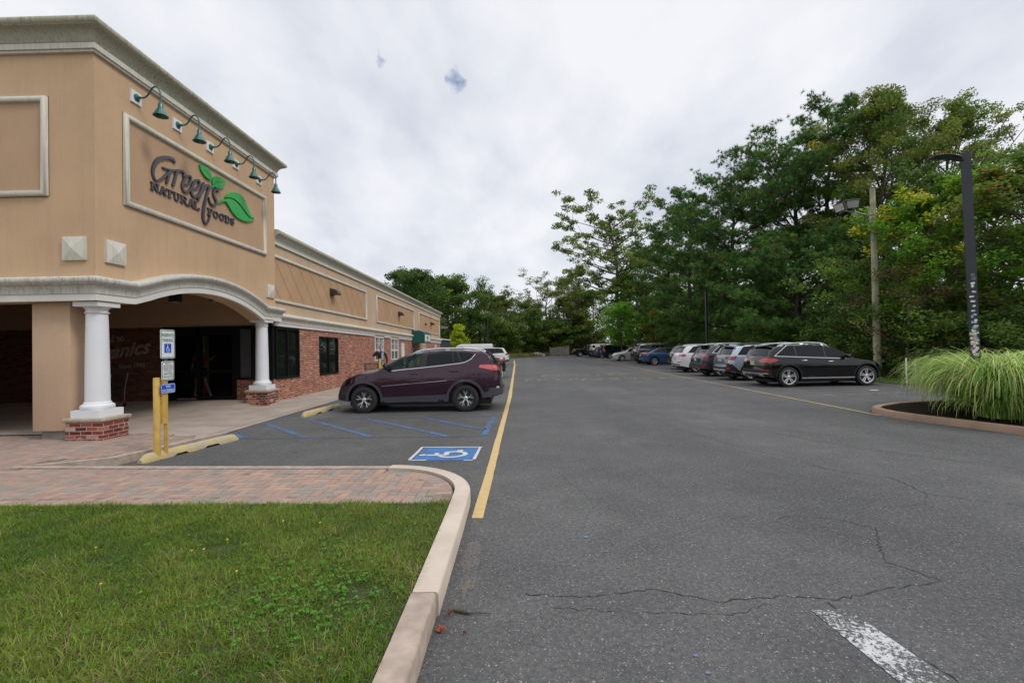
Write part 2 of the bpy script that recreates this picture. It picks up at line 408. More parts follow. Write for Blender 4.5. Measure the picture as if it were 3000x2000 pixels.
MT['concrete'] = plain('sidewalk_concrete', (.36, .30, .25), .9, var=.16, scale=1.6, bmp=.3, bscale=90)
MT['concrete_old'] = plain('grey_concrete', (.26, .25, .22), .92, var=.2, scale=4, bmp=.4)
MT['kerb_new'] = plain('pale_kerb_concrete', (.52, .44, .36), .9, var=.12, scale=2.5, bmp=.4, bscale=120)
MT['kerb_pink'] = plain('pink_kerb_concrete', (.38, .30, .245), .9, var=.22, scale=9, bmp=.5, bscale=150)
MT['kerb_tan'] = plain('tan_island_kerb', (.33, .22, .155), .9, var=.15, scale=4, bmp=.4, bscale=100)
MT['paver'] = attr_mat('paver_bricks', .92, spec=.15, mulv=.14, bmp=.5)
MT['joint'] = plain('joint_sand', (.21, .155, .12), .95, var=.3, scale=20)
MT['soil'] = plain('lawn_soil', (.055, .055, .025), .95, var=.4, scale=6, bmp=.6)
MT['mulch'] = plain('dark_mulch', (.020, .015, .011), .95, var=.8, scale=40, spec=.05, bmp=1.0, bscale=50)
MT['grass_ground'] = plain('grass_ground', (.06, .085, .022), .95, var=.4, scale=3, bmp=.8)
MT['blade'] = attr_mat('grass_blades', .55, .45, .3)
MT['leaf'] = attr_mat('leaves', .5, .48, .3)
MT['needle'] = attr_mat('pine_needles', .6, .22, .25)
MT['bark'] = plain('grey_bark', (.085, .068, .052), .95, var=.35, scale=9, bmp=.8, bscale=20)
MT['bark_pine'] = plain('dark_pine_bark', (.055, .042, .034), .95, var=.35, scale=8, bmp=.8, bscale=18)
MT['black_frame'] = plain('black_window_frame', (.006, .006, .007), .45, var=.1, spec=.2)
MT['glass'] = glass_dark('window_glass', (.010, .014, .012))
MT['glass_clear'] = glass_dark('door_glass', (.01, .012, .012), .03, .88, (.9, .93, .93))
MT['white_frame'] = plain('white_window_frame', (.68, .68, .66), .5, var=.05)
MT['lamp_green'] = plain('green_lamp_enamel', (.008, .105, .085), .3, var=.08, coat=.4)
MT['lamp_white'] = plain('white_plate', (.72, .73, .75), .5, var=.06)
MT['sign_grey'] = plain('dark_grey_letters', (.050, .050, .062), .35, var=.08, coat=.2)
MT['sign_green'] = plain('bright_green_leaf', (.0, .36, .045), .35, var=.04, coat=.2)
MT['black_metal'] = plain('black_painted_metal', (.028, .031, .040), .38, var=.12, scale=5)
MT['dark_bronze'] = plain('dark_bronze_metal', (.04, .033, .028), .45, var=.15)
MT['galv'] = plain('galvanised_steel', (.28, .29, .29), .45, metal=.7, var=.15)
MT['yellow_post'] = plain('yellow_bollard_paint', (.56, .36, .08), .55, var=.14, scale=7)
MT['wheelstop'] = None
MT['black_rubber'] = plain('tyre_rubber', (.016, .016, .017), .75, var=.2, scale=12)
MT['plastic'] = plain('grey_black_plastic', (.035, .036, .040), .6, var=.1)
MT['plastic_blk'] = plain('black_plastic', (.012, .012, .013), .5, var=.1)
MT['chrome'] = plain('bright_chrome', (.75, .75, .76), .15, metal=1.0, var=0)
MT['alloy'] = plain('silver_alloy', (.68, .68, .69), .32, metal=.75, var=.05)
MT['alloy_dark'] = plain('black_alloy', (.02, .02, .02), .35, var=.05)
MT['red_lens'] = plain('red_lens', (.45, .008, .012), .12, var=.1, scale=20, coat=1.0)
MT['pink_lens'] = plain('pale_red_lens', (.60, .09, .09), .12, var=.15, scale=14, coat=1.0)
MT['clear_lens'] = plain('clear_lens', (.45, .45, .43), .12, var=.3, scale=25, coat=1.0)
MT['amber'] = plain('amber_lens', (.60, .16, .03), .15, var=.2, scale=20, coat=1.0)
MT['plate_nj'] = plain('number_plate', (.52, .50, .30), .5, var=.25, scale=28)
MT['plate_pale'] = plain('pale_number_plate', (.50, .50, .48), .5, var=.25, scale=28)
MT['car_glass'] = glass_dark('car_glass_tinted', (.004, .005, .007), .02)
MT['car_glass'].node_tree.nodes['Principled BSDF'].inputs['Specular IOR Level'].default_value = .33
MT['car_glass_clear'] = glass_dark('car_glass_clear', (.02, .035, .035), .03, .66, (.62, .85, .82))
MT['utility_wood'] = plain('weathered_pole_wood', (.34, .31, .20), .9, var=.3, scale=4, bmp=.6, bscale=30)
MT['fence_wood'] = plain('grey_fence_wood', (.26, .24, .20), .9, var=.3, scale=3, bmp=.5)
MT['dark_void'] = plain('dark_interior', (.02, .018, .016), .9, var=.2)
def stop_mat():
    m, t, b = newmat('yellow_wheel_stop'); n = noise(t, 5, 6, .72); n2 = noise(t, 45, 4, .7)
    f = ramp(t, n, [(.42, 0.0), (.60, 1.0)])
    c = mixc(t, f, mixc(t, n2, (.33, .28, .20), (.46, .41, .30)), mixc(t, n2, (.42, .32, .12), (.58, .44, .18)))
    t.links.new(c, b.inputs['Base Color']); b.inputs['Roughness'].default_value = .9; bump(t, b, n2, .6, .006); return m
MT['wheelstop'] = stop_mat()
def paint(name, c, metal=.35, rough=.28):
    m, t, b = newmat(name); b.inputs['Specular IOR Level'].default_value = .12; b.inputs['Metallic'].default_value = metal; b.inputs['Roughness'].default_value = rough
    b.inputs['Coat Weight'].default_value = 1; b.inputs['Coat Roughness'].default_value = .02
    n = noise(t, 900, 1); dust = noise(t, 2.5, 4, .6)
    cc = mixc(t, ramp(t, n, [(.4, 0.0), (.7, .35)]), c, tuple(min(1, x*1.9) for x in c))
    cc = mixc(t, ramp(t, dust, [(.4, 0.0), (.8, .03)]), cc, (.14, .13, .12))
    t.links.new(cc, b.inputs['Base Color']); return m
# ================================================================ ground
def grid_sheet(name, x0, x1, y0, y1, zf, nx, ny, mat, kind='structure'):
    X, Y = np.meshgrid(np.linspace(x0, x1, nx), np.linspace(y0, y1, ny))
    Z = np.vectorize(zf)(X, Y) if callable(zf) else np.full_like(X, zf)
    V = np.stack([X.ravel(), Y.ravel(), Z.ravel()], 1)
    i = np.arange((ny-1)*nx).reshape(ny-1, nx)[:, :-1].ravel()
    F = np.stack([i, i+1, i+1+nx, i+nx], 1)
    o = np_mesh(name, V, F, mat); tag(o, kind=kind); return o
g = MB(); g.quad((-400, -60, -.06), (400, -60, -.06), (400, 700, -.06), (-400, 700, -.06))
tag(g.build('ground', MT['grass_ground']), kind='structure')
# parking lot asphalt (one sheet), the far lot edge is skewed
a = MB(); a.add([(-6.4, -20, 0), (60, -20, 0), (60, 7, 0), (14.3, 15.5, 0), (14.1, 84, 0), (9.3, 83, 0), (6.0, 81.5, 0), (-1.0, 67.5, 0), (-9, 64, 0), (-9, 9.0, 0), (-6.4, 9.0, 0)], [tuple(range(11))])
tag(a.build('parking_lot', MT['asphalt']), kind='structure')
def strip(mb, p, q, w, z=.004, jit=0.0, seg=None):
    p = Vector(p); q = Vector(q); d = (q-p); L = d.length; d.normalize(); n = Vector((-d.y, d.x)); k = seg or max(1, int(L/.35))
    pts = []
    for i in range(k+1):
        c = p+d*(L*i/k); j1 = random.uniform(-jit, jit); j2 = random.uniform(-jit, jit)
        pts += [(c.x+n.x*(w/2+j1), c.y+n.y*(w/2+j1), z), (c.x-n.x*(w/2+j2), c.y-n.y*(w/2+j2), z)]
    mb.add(pts, [(2*i, 2*i+1, 2*i+3, 2*i+2) for i in range(k)])
def marking(name, segs, mat, z=.004, jit=.004):
    m = MB()
    for (p, q, w) in segs: strip(m, p, q, w, z, jit)
    return tag(m.build(name, MT[mat]), kind='structure')
marking('lane_line', [((-.43, 4.47), (-.41, 6.0), .115), ((-.41, 6.0), (-.38, 9.0), .11), ((-.38, 9.0), (-.31, 15.0), .11), ((-.31, 15.0), (-.33, 30), .12), ((-.33, 30), (-.36, 46.5), .13), ((-.47, 46.8), (-.49, 56), .13)], 'yellow_line')
marking('stall_boundary_line', [((8.02, 10.25), (8.32, 26), .085), ((8.32, 26), (8.46, 34), .085), ((8.46, 34), (8.64, 52), .09), ((8.64, 52), (7.6, 60), .09), ((7.6, 60), (6.2, 63), .09)], 'yellow_thin')
hz_ = [((-5.98, 9.32), (-5.35, 8.78), .13), ((-5.86, 10.44), (-4.11, 8.72), .13), ((-5.08, 10.94), (-2.86, 8.71), .12), ((-3.64, 10.9), (-1.36, 8.62), .11), ((-2.29, 10.93), (-.7, 9.25), .10), ((-.68, 8.66), (-.62, 10.9), .13)]
marking('access_aisle_hatching', hz_, 'blue_line', .005)
marking('access_aisle_border', [((-5.5, 8.71), (-.7, 8.60), .09), ((-5.9, 10.95), (-.66, 10.98), .08)], 'blue_faint')
# wheelchair symbol square
sy = MB(); sy.quad((-1.62, 6.80, .005), (-.72, 6.76, .005), (-.69, 7.60, .005), (-1.60, 7.64, .005)); tag(sy.build('accessible_symbol_square', MT['blue_box']), kind='structure')
marking('accessible_symbol_border', [((-1.67, 7.68), (-.63, 7.62), .05), ((-1.66, 6.84), (-1.645, 7.66), .05), ((-.665, 7.6), (-.69, 6.8), .045), ((-1.67, 6.79), (-1.40, 6.78), .04), ((-.84, 6.74), (-.70, 6.74), .04)], 'white_paint', .009)
def stroke(mb, pts, w, fn):
    """2D polyline with round joints -> flat ribbon mapped by fn"""
    P = [Vector(p[:2]) for p in pts]; W_ = [(p[2] if len(p) > 2 else w) for p in pts]
    # densify (Catmull-Rom)
    Q = []; V_ = []
    for i in range(len(P)-1):
        a_, b_, c_, d_ = P[max(i-1, 0)], P[i], P[i+1], P[min(i+2, len(P)-1)]
        for k in range(6):
            u = k/6.0
            Q.append(.5*((2*b_)+(-a_+c_)*u+(2*a_-5*b_+4*c_-d_)*u*u+(-a_+3*b_-3*c_+d_)*u**3)); V_.append(W_[i]*(1-u)+W_[i+1]*u)
    Q.append(P[-1]); V_.append(W_[-1])
    vs = []
    for i, q in enumerate(Q):
        d = (Q[min(i+1, len(Q)-1)]-Q[max(i-1, 0)]).normalized(); n = Vector((-d.y, d.x))
        vs += [q+n*V_[i]/2, q-n*V_[i]/2]
    return vs, [(2*i, 2*i+1, 2*i+3, 2*i+2) for i in range(len(Q)-1)]
def wheelchair(mb, fn, w=.09):
    """symbol in a 1x1 box, x to the right, y up"""
    def add(pts, ww):
        vs, fs = stroke(mb, pts, ww, None); mb.add([fn(v.x, v.y) for v in vs], fs)
    add([(.40, .84), (.41, .50), (.41, .46)], w); add([(.41, .66), (.62, .66)], w*.8); add([(.40, .46), (.66, .46), (.67, .45), (.76, .20), (.78, .19), (.87, .24)], w)
    add([(.30, .58), (.19, .44), (.18, .28), (.30, .12), (.47, .07), (.62, .14), (.68, .26)], w*.9)
    mb.add([fn(.40+.075*math.cos(a), .92+.075*math.sin(a)) for a in [2*PI*k/14 for k in range(14)]], [tuple(range(14))])
wc = MB(); zz = [.010]
def wfn(x, y):
    zz[0] += .00002; return (-.80-.78*(y), 7.50-.68*(1-x)*1.0, zz[0])
wheelchair(wc, lambda x, y: wfn(x, 1-(1-y)), .11)
tag(wc.build('accessible_symbol', MT['white_paint'], fix=False), kind='structure')
marking('stop_line', [((1.92, 2.88), (1.96, 2.2), .24), ((1.96, 2.2), (2.02, 1.2), .27)], 'white_worn', .004, .02)
marking('stall_line', [((9.0, 14.2), (13.9, 14.9), .09), ((9.1, 13.95), (13.7, 14.6), .05), ((8.9, 19.4), (9.6, 19.5), .09), ((9.0, 22.35), (9.8, 22.4), .08), ((9.0, 25.3), (9.8, 25.4), .08), ((9.0, 28.6), (9.9, 28.6), .08), ((9.0, 32.2), (13.5, 32.3), .08), ((-5, 15.2), (-.6, 15.2), .09), ((-5, 18.0), (-.6, 18.0), .09), ((-5, 20.9), (-.6, 20.9), .09), ((-5, 23.7), (-.6, 23.7), .09), ((-4, 43.0), (-.6, 43.0), .1), ((-4, 46.1), (-.6, 46.1), .1), ((-4, 49.1), (-.6, 49.1), .1)], 'white_ghost')
# faded words painted across the lane
wm = MB()
text_mb(wm, "NO PARKING", 1.25, lambda x, y, d: (3.75+x, 22.6+y*1.7, .006), bold=.02, w=6.9)
text_mb(wm, "FIRE LANE", 1.2, lambda x, y, d: (3.9+x, 25.8+y*1.6, .006), bold=.02, w=5.2)
tag(wm.build('painted_lane_words', MT['yellow_ghost'], fix=False), kind='structure')
# cracks: thin dark ribbons
def crack(pts, w=.012, name='asphalt_crack'):
    m = MB(); P = [Vector(p) for p in pts]; out = [P[0]]
    for a_, b_ in zip(P, P[1:]):
        k = max(2, int((b_-a_).length/.035))
        for i in range(1, k+1):
            q = a_.lerp(b_, i/k); out.append(Vector((q.x+random.uniform(-.016, .016), q.y+random.uniform(-.016, .016))))
    vs = []
    for i, q in enumerate(out):
        d = (out[min(i+1, len(out)-1)]-out[max(i-1, 0)]).normalized(); n = Vector((-d.y, d.x)); ww = w*.75*random.uniform(.1, 1.1)
        vs += [(q.x+n.x*ww/2, q.y+n.y*ww/2, .0035), (q.x-n.x*ww/2, q.y-n.y*ww/2, .0035)]
    m.add(vs, [(2*i, 2*i+1, 2*i+3, 2*i+2) for i in range(len(out)-1)]); return m
CR = MB()
def addcrack(pts, w=.012):
    m = crack(pts, w); CR.add(m.v, m.f)
addcrack([(.02, 3.10), (.45, 3.05), (.9, 3.14), (1.25, 2.98), (1.7, 3.04), (2.0, 2.98), (2.5, 3.12), (2.9, 3.2)], .013)
addcrack([(.2, 2.93), (.8, 2.86), (1.3, 2.84), (1.55, 2.95)], .008)
addcrack([(2.9, 3.2), (2.75, 3.5), (2.9, 3.75), (3.15, 4.1), (3.0, 4.3)], .012)
addcrack([(1.95, 2.96), (2.0, 2.7), (2.12, 2.3), (2.2, 1.9)], .014)
addcrack([(3.0, 4.3), (2.6, 4.45), (2.35, 4.3), (2.5, 4.1)], .007)
addcrack([(2.6, 14.5), (3.0, 11.0), (3.15, 8.9), (3.5, 7.4), (3.9, 6.6), (4.0, 6.0), (4.5, 5.6), (4.4, 5.0), (5.0, 4.6), (5.6, 4.0)], .014)
addcrack([(3.2, 14.0), (3.7, 11.5), (4.2, 9.6), (4.6, 9.0), (4.9, 7.8), (5.6, 6.8), (6.6, 5.6), (7.3, 4.8)], .016)
addcrack([(4.0, 6.0), (3.5, 6.9), (2.8, 8.2)], .008); addcrack([(.55, 5.8), (.75, 5.0), (.95, 4.6)], .006)
addcrack([(3.2, 30), (2.9, 22), (3.1, 16), (2.6, 14.5)], .016); addcrack([(4.4, 5.0), (4.1, 4.7), (3.6, 4.6)], .007)
addcrack([(1.0, 7.6), (1.6, 6.2), (1.7, 5.3)], .006); addcrack([(-.2, 40), (2.5, 38.5), (5, 39), (8, 38)], .03); addcrack([(-.1, 52), (3, 50), (6, 51)], .04)
tag(CR.build('asphalt_crack', plain('crack_dark', (.028, .028, .028), .95, var=.3), fix=False), kind='structure')
# tar and damp patches
def blotch(cx, cy, rx, ry, name, mat, z=.0025, n=26):
    m = MB(); pts = []
    for k in range(n):
        a_ = 2*PI*k/n; r_ = 1+random.uniform(-.22, .22); pts.append((cx+rx*r_*math.cos(a_), cy+ry*r_*math.sin(a_), z))
    m.add(pts, [tuple(range(n))]); return tag(m.build(name, mat, fix=False), kind='structure')
dirtm = road_paint('gutter_dirt', (.16, .14, .12), .5, .5, 40)
blotch(-.40, 3.55, .07, .48, 'gutter_dirt', dirtm)
bl = road_paint('blue_paint_spot', (.16, .22, .34), .6, .3, 60)
for (x_, y_, r_) in ((.62, 4.72, .022), (.56, 4.0, .024), (.68, 3.72, .016), (.72, 3.45, .016), (.92, 2.47, .014), (.93, 2.34, .013)): blotch(x_, y_, r_, r_*.8, 'blue_paint_spot', bl, .0045, 9)

# ---------------------------------------------------------------- paved corner: kerb, pavers, lawn, walk
ZP = .13
def arc(cx, cy, r_, a0, a1, n=10): return [(cx+r_*math.cos(R(a0+(a1-a0)*k/n)), cy+r_*math.sin(R(a0+(a1-a0)*k/n))) for k in range(n+1)]
# kerb outer line (street side), travelling from the camera forward then left
def kpath(off):
    return [(-.54-off, y) for y in (-8, 0, 2, 2.85)]
arc_out = [(-.54, 2.85), (-.53, 4.2)]+arc(-1.72, 4.82, 1.18, 0, 90, 12)+[(-2.3, 6.02), (-4.4, 6.14), (-6.3, 6.26)]
def kerb_piece(name, path, mat, w=.155, h=.15, b=.018, parent=None, lab=None):
    m = MB(); m.sweep(path, [(0, -.05), (0, h-b), (-b*.4, h-b*.35), (-b, h), (-w, h), (-w, -.05)])
    return m.build(name, mat, parent, smooth=True, ang=50)
# sweep offsets to the right of travel are +u; kerb body lies to the left (-u)
kb = tag(kerb_piece('kerb', [(-.56, -8), (-.545, 0), (-.54, 2.0), (-.54, 2.845)], MT['kerb_pink']), kind='structure')
kb2 = tag(kerb_piece('kerb', [(-.525, 2.857)]+[(-.53, 4.2)]+arc(-1.72, 4.82, 1.18, 0, 88, 14), MT['kerb_new'], .165), kind='structure')
kb3 = tag(kerb_piece('kerb', [(-1.70, 6.0), (-2.3, 6.03), (-4.4, 6.14), (-6.3, 6.26), (-7.0, 6.30)], MT['kerb_pink'], .13, .137), kind='structure')
# kerb behind the wheel stop, tapering to flush
m = MB(); P0 = [(-6.75, 6.33), (-6.05, 6.75), (-5.93, 7.4), (-5.95, 8.3), (-6.0, 9.3)]; HH = [.13, .125, .115, .08, .02]
vs = []
for (x_, y_), h_ in zip(P0, HH): vs += [(x_, y_, -.03), (x_, y_, h_), (x_-.15, y_+.03, h_), (x_-.15, y_+.03, -.03)]
m.add(vs, [(4*i+k, 4*i+k+1, 4*i+5+k, 4*i+4+k) for i in range(4) for k in range(3)]+[(0, 1, 2, 3), (16, 17, 18, 19)]); tag(m.build('kerb', MT['kerb_pink']), kind='structure')

# paver field: base sheet + herringbone bricks
def zpav(x, y): return .125-.02*max(0, min(1, (y-6.6)/2.2))-.085*max(0, min(1, (y-6.2)/1.8))*max(0, min(1, (x+7.4)/1.6))
def inpoly(x, y, poly):
    c = False; j = len(poly)-1
    for i in range(len(poly)):
        if ((poly[i][1] > y) != (poly[j][1] > y)) and (x < (poly[j][0]-poly[i][0])*(y-poly[i][1])/(poly[j][1]-poly[i][1])+poly[i][0]): c = not c
        j = i
    return c
pav_poly = [(-22, 4.93), (-.72, 4.58), (-.72, 4.82)]+arc(-1.72, 4.82, .99, 8, 88, 8)+[(-2.3, 5.88), (-4.4, 5.99), (-6.95, 6.15), (-6.80, 6.38), (-6.2, 6.80), (-6.1, 7.4), (-6.1, 8.78), (-22, 9.15)]
b_ = MB(); b_.add([(x, y, zpav(x, y)-.006) for x, y in pav_poly], [tuple(range(len(pav_poly)))])
tag(b_.build('paver_bed', MT['joint'], fix=False), kind='structure')
PC = [(.36, .25, .20), (.34, .24, .195), (.30, .24, .20), (.28, .235, .20), (.37, .255, .205), (.33, .22, .175), (.27, .23, .20), (.35, .25, .20)]
pv = MB()
def tile(cx, cy, ax, ay, rot=0.0, g_=.0055):
    c = random.choice(PC); f = random.uniform(.93, 1.06); c = tuple(v*f for v in c)
    z = zpav(cx, cy)+random.uniform(-.0012, .0012); hx, hy = ax/2-g_/2, ay/2-g_/2; co, si = math.cos(rot), math.sin(rot)
    b = .006
    top = [(cx+x*co-y*si, cy+x*si+y*co) for x, y in ((-hx+b, -hy+b), (hx-b, -hy+b), (hx-b, hy-b), (-hx+b, hy-b))]
    bot = [(cx+x*co-y*si, cy+x*si+y*co) for x, y in ((-hx, -hy), (hx, -hy), (hx, hy), (-hx, hy))]
    pv.add([(x, y, z) for x, y in top]+[(x, y, z-.009) for x, y in bot], [(0, 1, 2, 3), (0, 4, 5, 1), (1, 5, 6, 2), (2, 6, 7, 3), (3, 7, 4, 0)], c)
T = .105
arc_c = (-1.72, 4.82); skew = -.0165   # herringbone courses
inner = [(-22, 5.04), (-1.0, 4.69), (-.88, 4.82)]+arc(-1.72, 4.82, .83, 8, 88, 8)+[(-2.3, 5.66), (-4.4, 5.77), (-7.1, 5.94), (-7.0, 6.5), (-6.35, 6.95), (-6.22, 7.4), (-6.22, 8.72), (-22, 9.05)]
for i in range(-30, 260):
    for j in range(-10, 60):
        k = (i-j) % 4
        # 90-degree herringbone on a T grid; horizontal at k==0, vertical at k==2
        x = -22+i*T; y = 4.7+j*T
        if k == 0: cx, cy, ax, ay = x+T, y+T/2, 2*T, T
        elif k == 3: cx, cy, ax, ay = x+T/2, y+T, T, 2*T
        else: continue
        if inpoly(cx, cy, inner) and (cx > -16): tile(cx, cy+skew*(cx+1), ax, ay)
for k in range(150):   # soldier courses along the lawn and round the kerb
    x = -.86-k*T; tile(x, 4.648+.0165*(-x-1), T, .2, R(-0.9))
for k in range(17): a_ = R(4+k*5.1); tile(arc_c[0]+.885*math.cos(a_), arc_c[1]+.885*math.sin(a_), .2, .082, a_)
for k in range(48): x = -1.78-k*T; tile(x, 5.76+.055*(-x-1.7), T, .2, R(-3))
tag(pv.build('paver_walk', MT['paver'], fix=False), kind='structure')
# concrete walk and porch floor, rising slightly to the door
def zwalk(x, y):
    edge = max(0, min(1, (-6.05-x)/1.9)); nearp = max(0, min(1, (11.5-y)/2.5))
    z = .012+.085*edge*nearp+.03*edge
    if x < -8.0: z += .10*max(0, min(1, (y-11.5)/2.6))
    return z
grid_sheet('sidewalk', -22, -6.03, 8.8, 14.62, zwalk, 60, 26, MT['concrete'])
grid_sheet('sidewalk', -7.9, -6.03, 14.62, 47, lambda x, y: .014+.03*max(0, min(1, (-6.05-x)/1.8)), 8, 30, MT['concrete'])
jm = MB()
for y_ in (10.0, 12.1, 13.9, 16.2, 18.6, 21, 23.5, 26, 29, 32, 35): 
    for k in range(6):
        xa, xb = -6.1-k*.29, -6.1-(k+1)*.29
        jm.quad((xa, y_, zwalk(xa, min(y_, 14))+.003), (xb, y_, zwalk(xb, min(y_, 14))+.003), (xb, y_+.012, zwalk(xb, min(y_, 14))+.003), (xa, y_+.012, zwalk(xa, min(y_, 14))+.003))
for k in range(12): jm.quad((-6.22, 8.9+k*.6, .026), (-6.205, 8.9+k*.6, .026), (-6.205, 9.5+k*.6, .026), (-6.22, 9.5+k*.6, .026))
tag(jm.build('sidewalk_joint', MT['joint'], fix=False), kind='structure')
# lawn base
lw = MB(); lp = [(-30, -8), (-.70, -8), (-.70, 2.85), (-.70, 4.55), (-22, 4.90), (-30, 5.0)]
lw.add([(x, y, .125) for x, y in lp], [tuple(range(6))]); tag(lw.build('lawn_soil', MT['soil'], fix=False), kind='structure')

# ---------------------------------------------------------------- planted island on the right
isl = [(60, 9.5), (14.6, 12.4), (12.0, 11.95), (10.3, 11.70), (9.3, 11.45), (8.55, 11.05), (8.22, 10.75), (8.07, 10.4), (8.03, 10.0), (8.10, 9.55), (8.25, 9.1), (8.42, 8.6), (8.62, 7.95), (9.0, 6.8), (9.8, 5.6), (12, 4.2), (60, 3)]
m = MB(); m.sweep([p for p in isl], [(0, -.03), (0, .118), (-.01, .13), (-.15, .13), (-.15, -.03)][::1]); 
ik = m.build('island_kerb', MT['kerb_tan'], smooth=True, ang=50); tag(ik, kind='structure')
ctr = Vector((14, 8.5))
m = MB(); m.add([(x+(.1 if x < 20 else 0), y+(-.1 if y > 9 else .1), .10) for x, y in isl], [tuple(range(len(isl)))]); tag(m.build('mulch_bed', MT['mulch'], fix=False), kind='structure')
# verge beyond the right stalls, and the small planted island among the far stalls
v = MB(); v.add([(14.3, 15.6, .02), (60, 7.2, .02), (80, 7, .02), (80, 95, .3), (14.1, 95, .05), (14.1, 40, .03)], [tuple(range(6))]); tag(v.build('verge', MT['grass_ground'], fix=False), kind='structure')
v = MB(); v.add([(-14, 64, .02), (-9, 64.1, .02), (-1, 67.6, .02), (6, 81.6, .03), (9.3, 83.2, .03), (14.1, 84.2, .03), (14.1, 120, .6), (-40, 120, .6), (-40, 64, .02)], [tuple(range(9))]); tag(v.build('meadow', MT['grass_ground'], fix=False), kind='structure')
m = MB(); ic = [(9.3, 51.6), (9.8, 50.6), (14.1, 50.4), (14.1, 54.2), (9.8, 54.0), (9.3, 53.2)]
m.sweep(ic, [(0, -.03), (0, .13), (.15, .13), (.15, -.03)], closed=True); tag(m.build('island_kerb', MT['kerb_tan']), kind='structure')
m = MB(); m.add([(x, y, .11) for x, y in ic], [tuple(range(6))]); tag(m.build('island_bed', MT['grass_ground'], fix=False), kind='structure')
# ================================================================ the shop building
GREENS= [[(10.166, 5.993, 0.058), (10.139, 6.031, 0.066), (10.067, 6.033, 0.068), (9.969, 6.014, 0.067), (9.865, 5.973, 0.069), (9.728, 5.888, 0.076), (9.636, 5.778, 0.078), (9.574, 5.648, 0.069), (9.55, 5.534, 0.06), (9.569, 5.443, 0.052), (9.615, 5.388, 0.044), (9.69, 5.399, 0.037), (9.774, 5.46, 0.041), (9.86, 5.545, 0.044), (9.948, 5.646, 0.044), (10.028, 5.739, 0.047)], [(9.828, 5.735, 0.033), (9.931, 5.746, 0.036), (10.055, 5.77, 0.04), (10.164, 5.802, 0.04), (10.275, 5.855, 0.027)], [(10.037, 5.742, 0.059), (9.988, 5.607, 0.059), (9.931, 5.437, 0.055)], [(10.247, 5.837, 0.053), (10.189, 5.655, 0.056), (10.118, 5.442, 0.061)], [(10.184, 5.709, 0.046), (10.265, 5.83, 0.04), (10.35, 5.87, 0.048), (10.426, 5.872, 0.052), (10.46, 5.828, 0.052), (10.434, 5.768, 0.035)], [(10.465, 5.598, 0.035), (10.579, 5.644, 0.041), (10.655, 5.742, 0.047), (10.677, 5.834, 0.047), (10.621, 5.852, 0.038), (10.532, 5.797, 0.049), (10.443, 5.664, 0.063), (10.403, 5.536, 0.066), (10.43, 5.446, 0.061), (10.517, 5.433, 0.049), (10.616, 5.503, 0.047), (10.708, 5.608, 0.045)], [(10.748, 5.592, 0.039), (10.872, 5.648, 0.043), (10.953, 5.746, 0.048), (10.97, 5.839, 0.049), (10.911, 5.859, 0.04), (10.816, 5.798, 0.054), (10.733, 5.668, 0.064), (10.693, 5.522, 0.067), (10.722, 5.433, 0.064), (10.801, 5.409, 0.05), (10.912, 5.493, 0.048), (11.02, 5.619, 0.046)], [(11.116, 5.852, 0.058), (11.031, 5.653, 0.066), (10.921, 5.385, 0.063)], [(11.008, 5.555, 0.043), (11.118, 5.721, 0.048), (11.218, 5.825, 0.055), (11.297, 5.858, 0.066), (11.303, 5.786, 0.068), (11.226, 5.598, 0.064), (11.15, 5.375, 0.067), (11.104, 5.179, 0.072), (11.087, 5.023, 0.069), (11.111, 4.909, 0.055), (11.172, 4.868, 0.044), (11.25, 4.932, 0.035), (11.307, 5.04, 0.035), (11.331, 5.124, 0.041)], [(11.638, 5.823, 0.039), (11.62, 5.86, 0.051), (11.544, 5.84, 0.054), (11.485, 5.763, 0.063), (11.484, 5.684, 0.066), (11.545, 5.611, 0.069), (11.587, 5.545, 0.069), (11.548, 5.465, 0.063), (11.461, 5.416, 0.05), (11.363, 5.43, 0.041), (11.307, 5.502, 0.038), (11.293, 5.559, 0.032)]]
LEAVES= [[(10.965, 6.251), (11.083, 6.276), (11.236, 6.284), (11.336, 6.238), (11.38, 6.162), (11.386, 6.086), (11.378, 6.029), (11.277, 6.015), (11.155, 6.039), (11.059, 6.1), (10.995, 6.166)], [(11.484, 6.146), (11.602, 6.206), (11.721, 6.227), (11.794, 6.206), (11.947, 6.206), (11.916, 6.105), (11.84, 6.005), (11.717, 5.925), (11.597, 5.896), (11.492, 5.906), (11.421, 5.838), (11.405, 5.845), (11.439, 5.919), (11.426, 5.977), (11.441, 6.076)], [(11.923, 5.774), (12.013, 5.878), (12.168, 5.983), (12.354, 6.051), (12.545, 6.073), (12.712, 6.026), (12.838, 5.91), (12.953, 5.77), (13.084, 5.632), (13.271, 5.574), (13.037, 5.556), (12.877, 5.625), (12.678, 5.739), (12.499, 5.82), (12.311, 5.852), (12.114, 5.832)], [(11.663, 5.53), (11.761, 5.633), (11.885, 5.708), (12.062, 5.787), (12.244, 5.814), (12.43, 5.781), (12.622, 5.695), (12.818, 5.581), (12.977, 5.522), (13.249, 5.55), (13.111, 5.47), (12.872, 5.382), (12.644, 5.358), (12.424, 5.381), (12.238, 5.453), (12.109, 5.547), (11.984, 5.648), (11.921, 5.66), (11.809, 5.616)]]
VEINS= [[(11.103, 6.193), (11.212, 6.175), (11.312, 6.121), (11.367, 6.048)], [(11.445, 5.906), (11.493, 5.985), (11.6, 6.074), (11.719, 6.099), (11.83, 6.142)]]
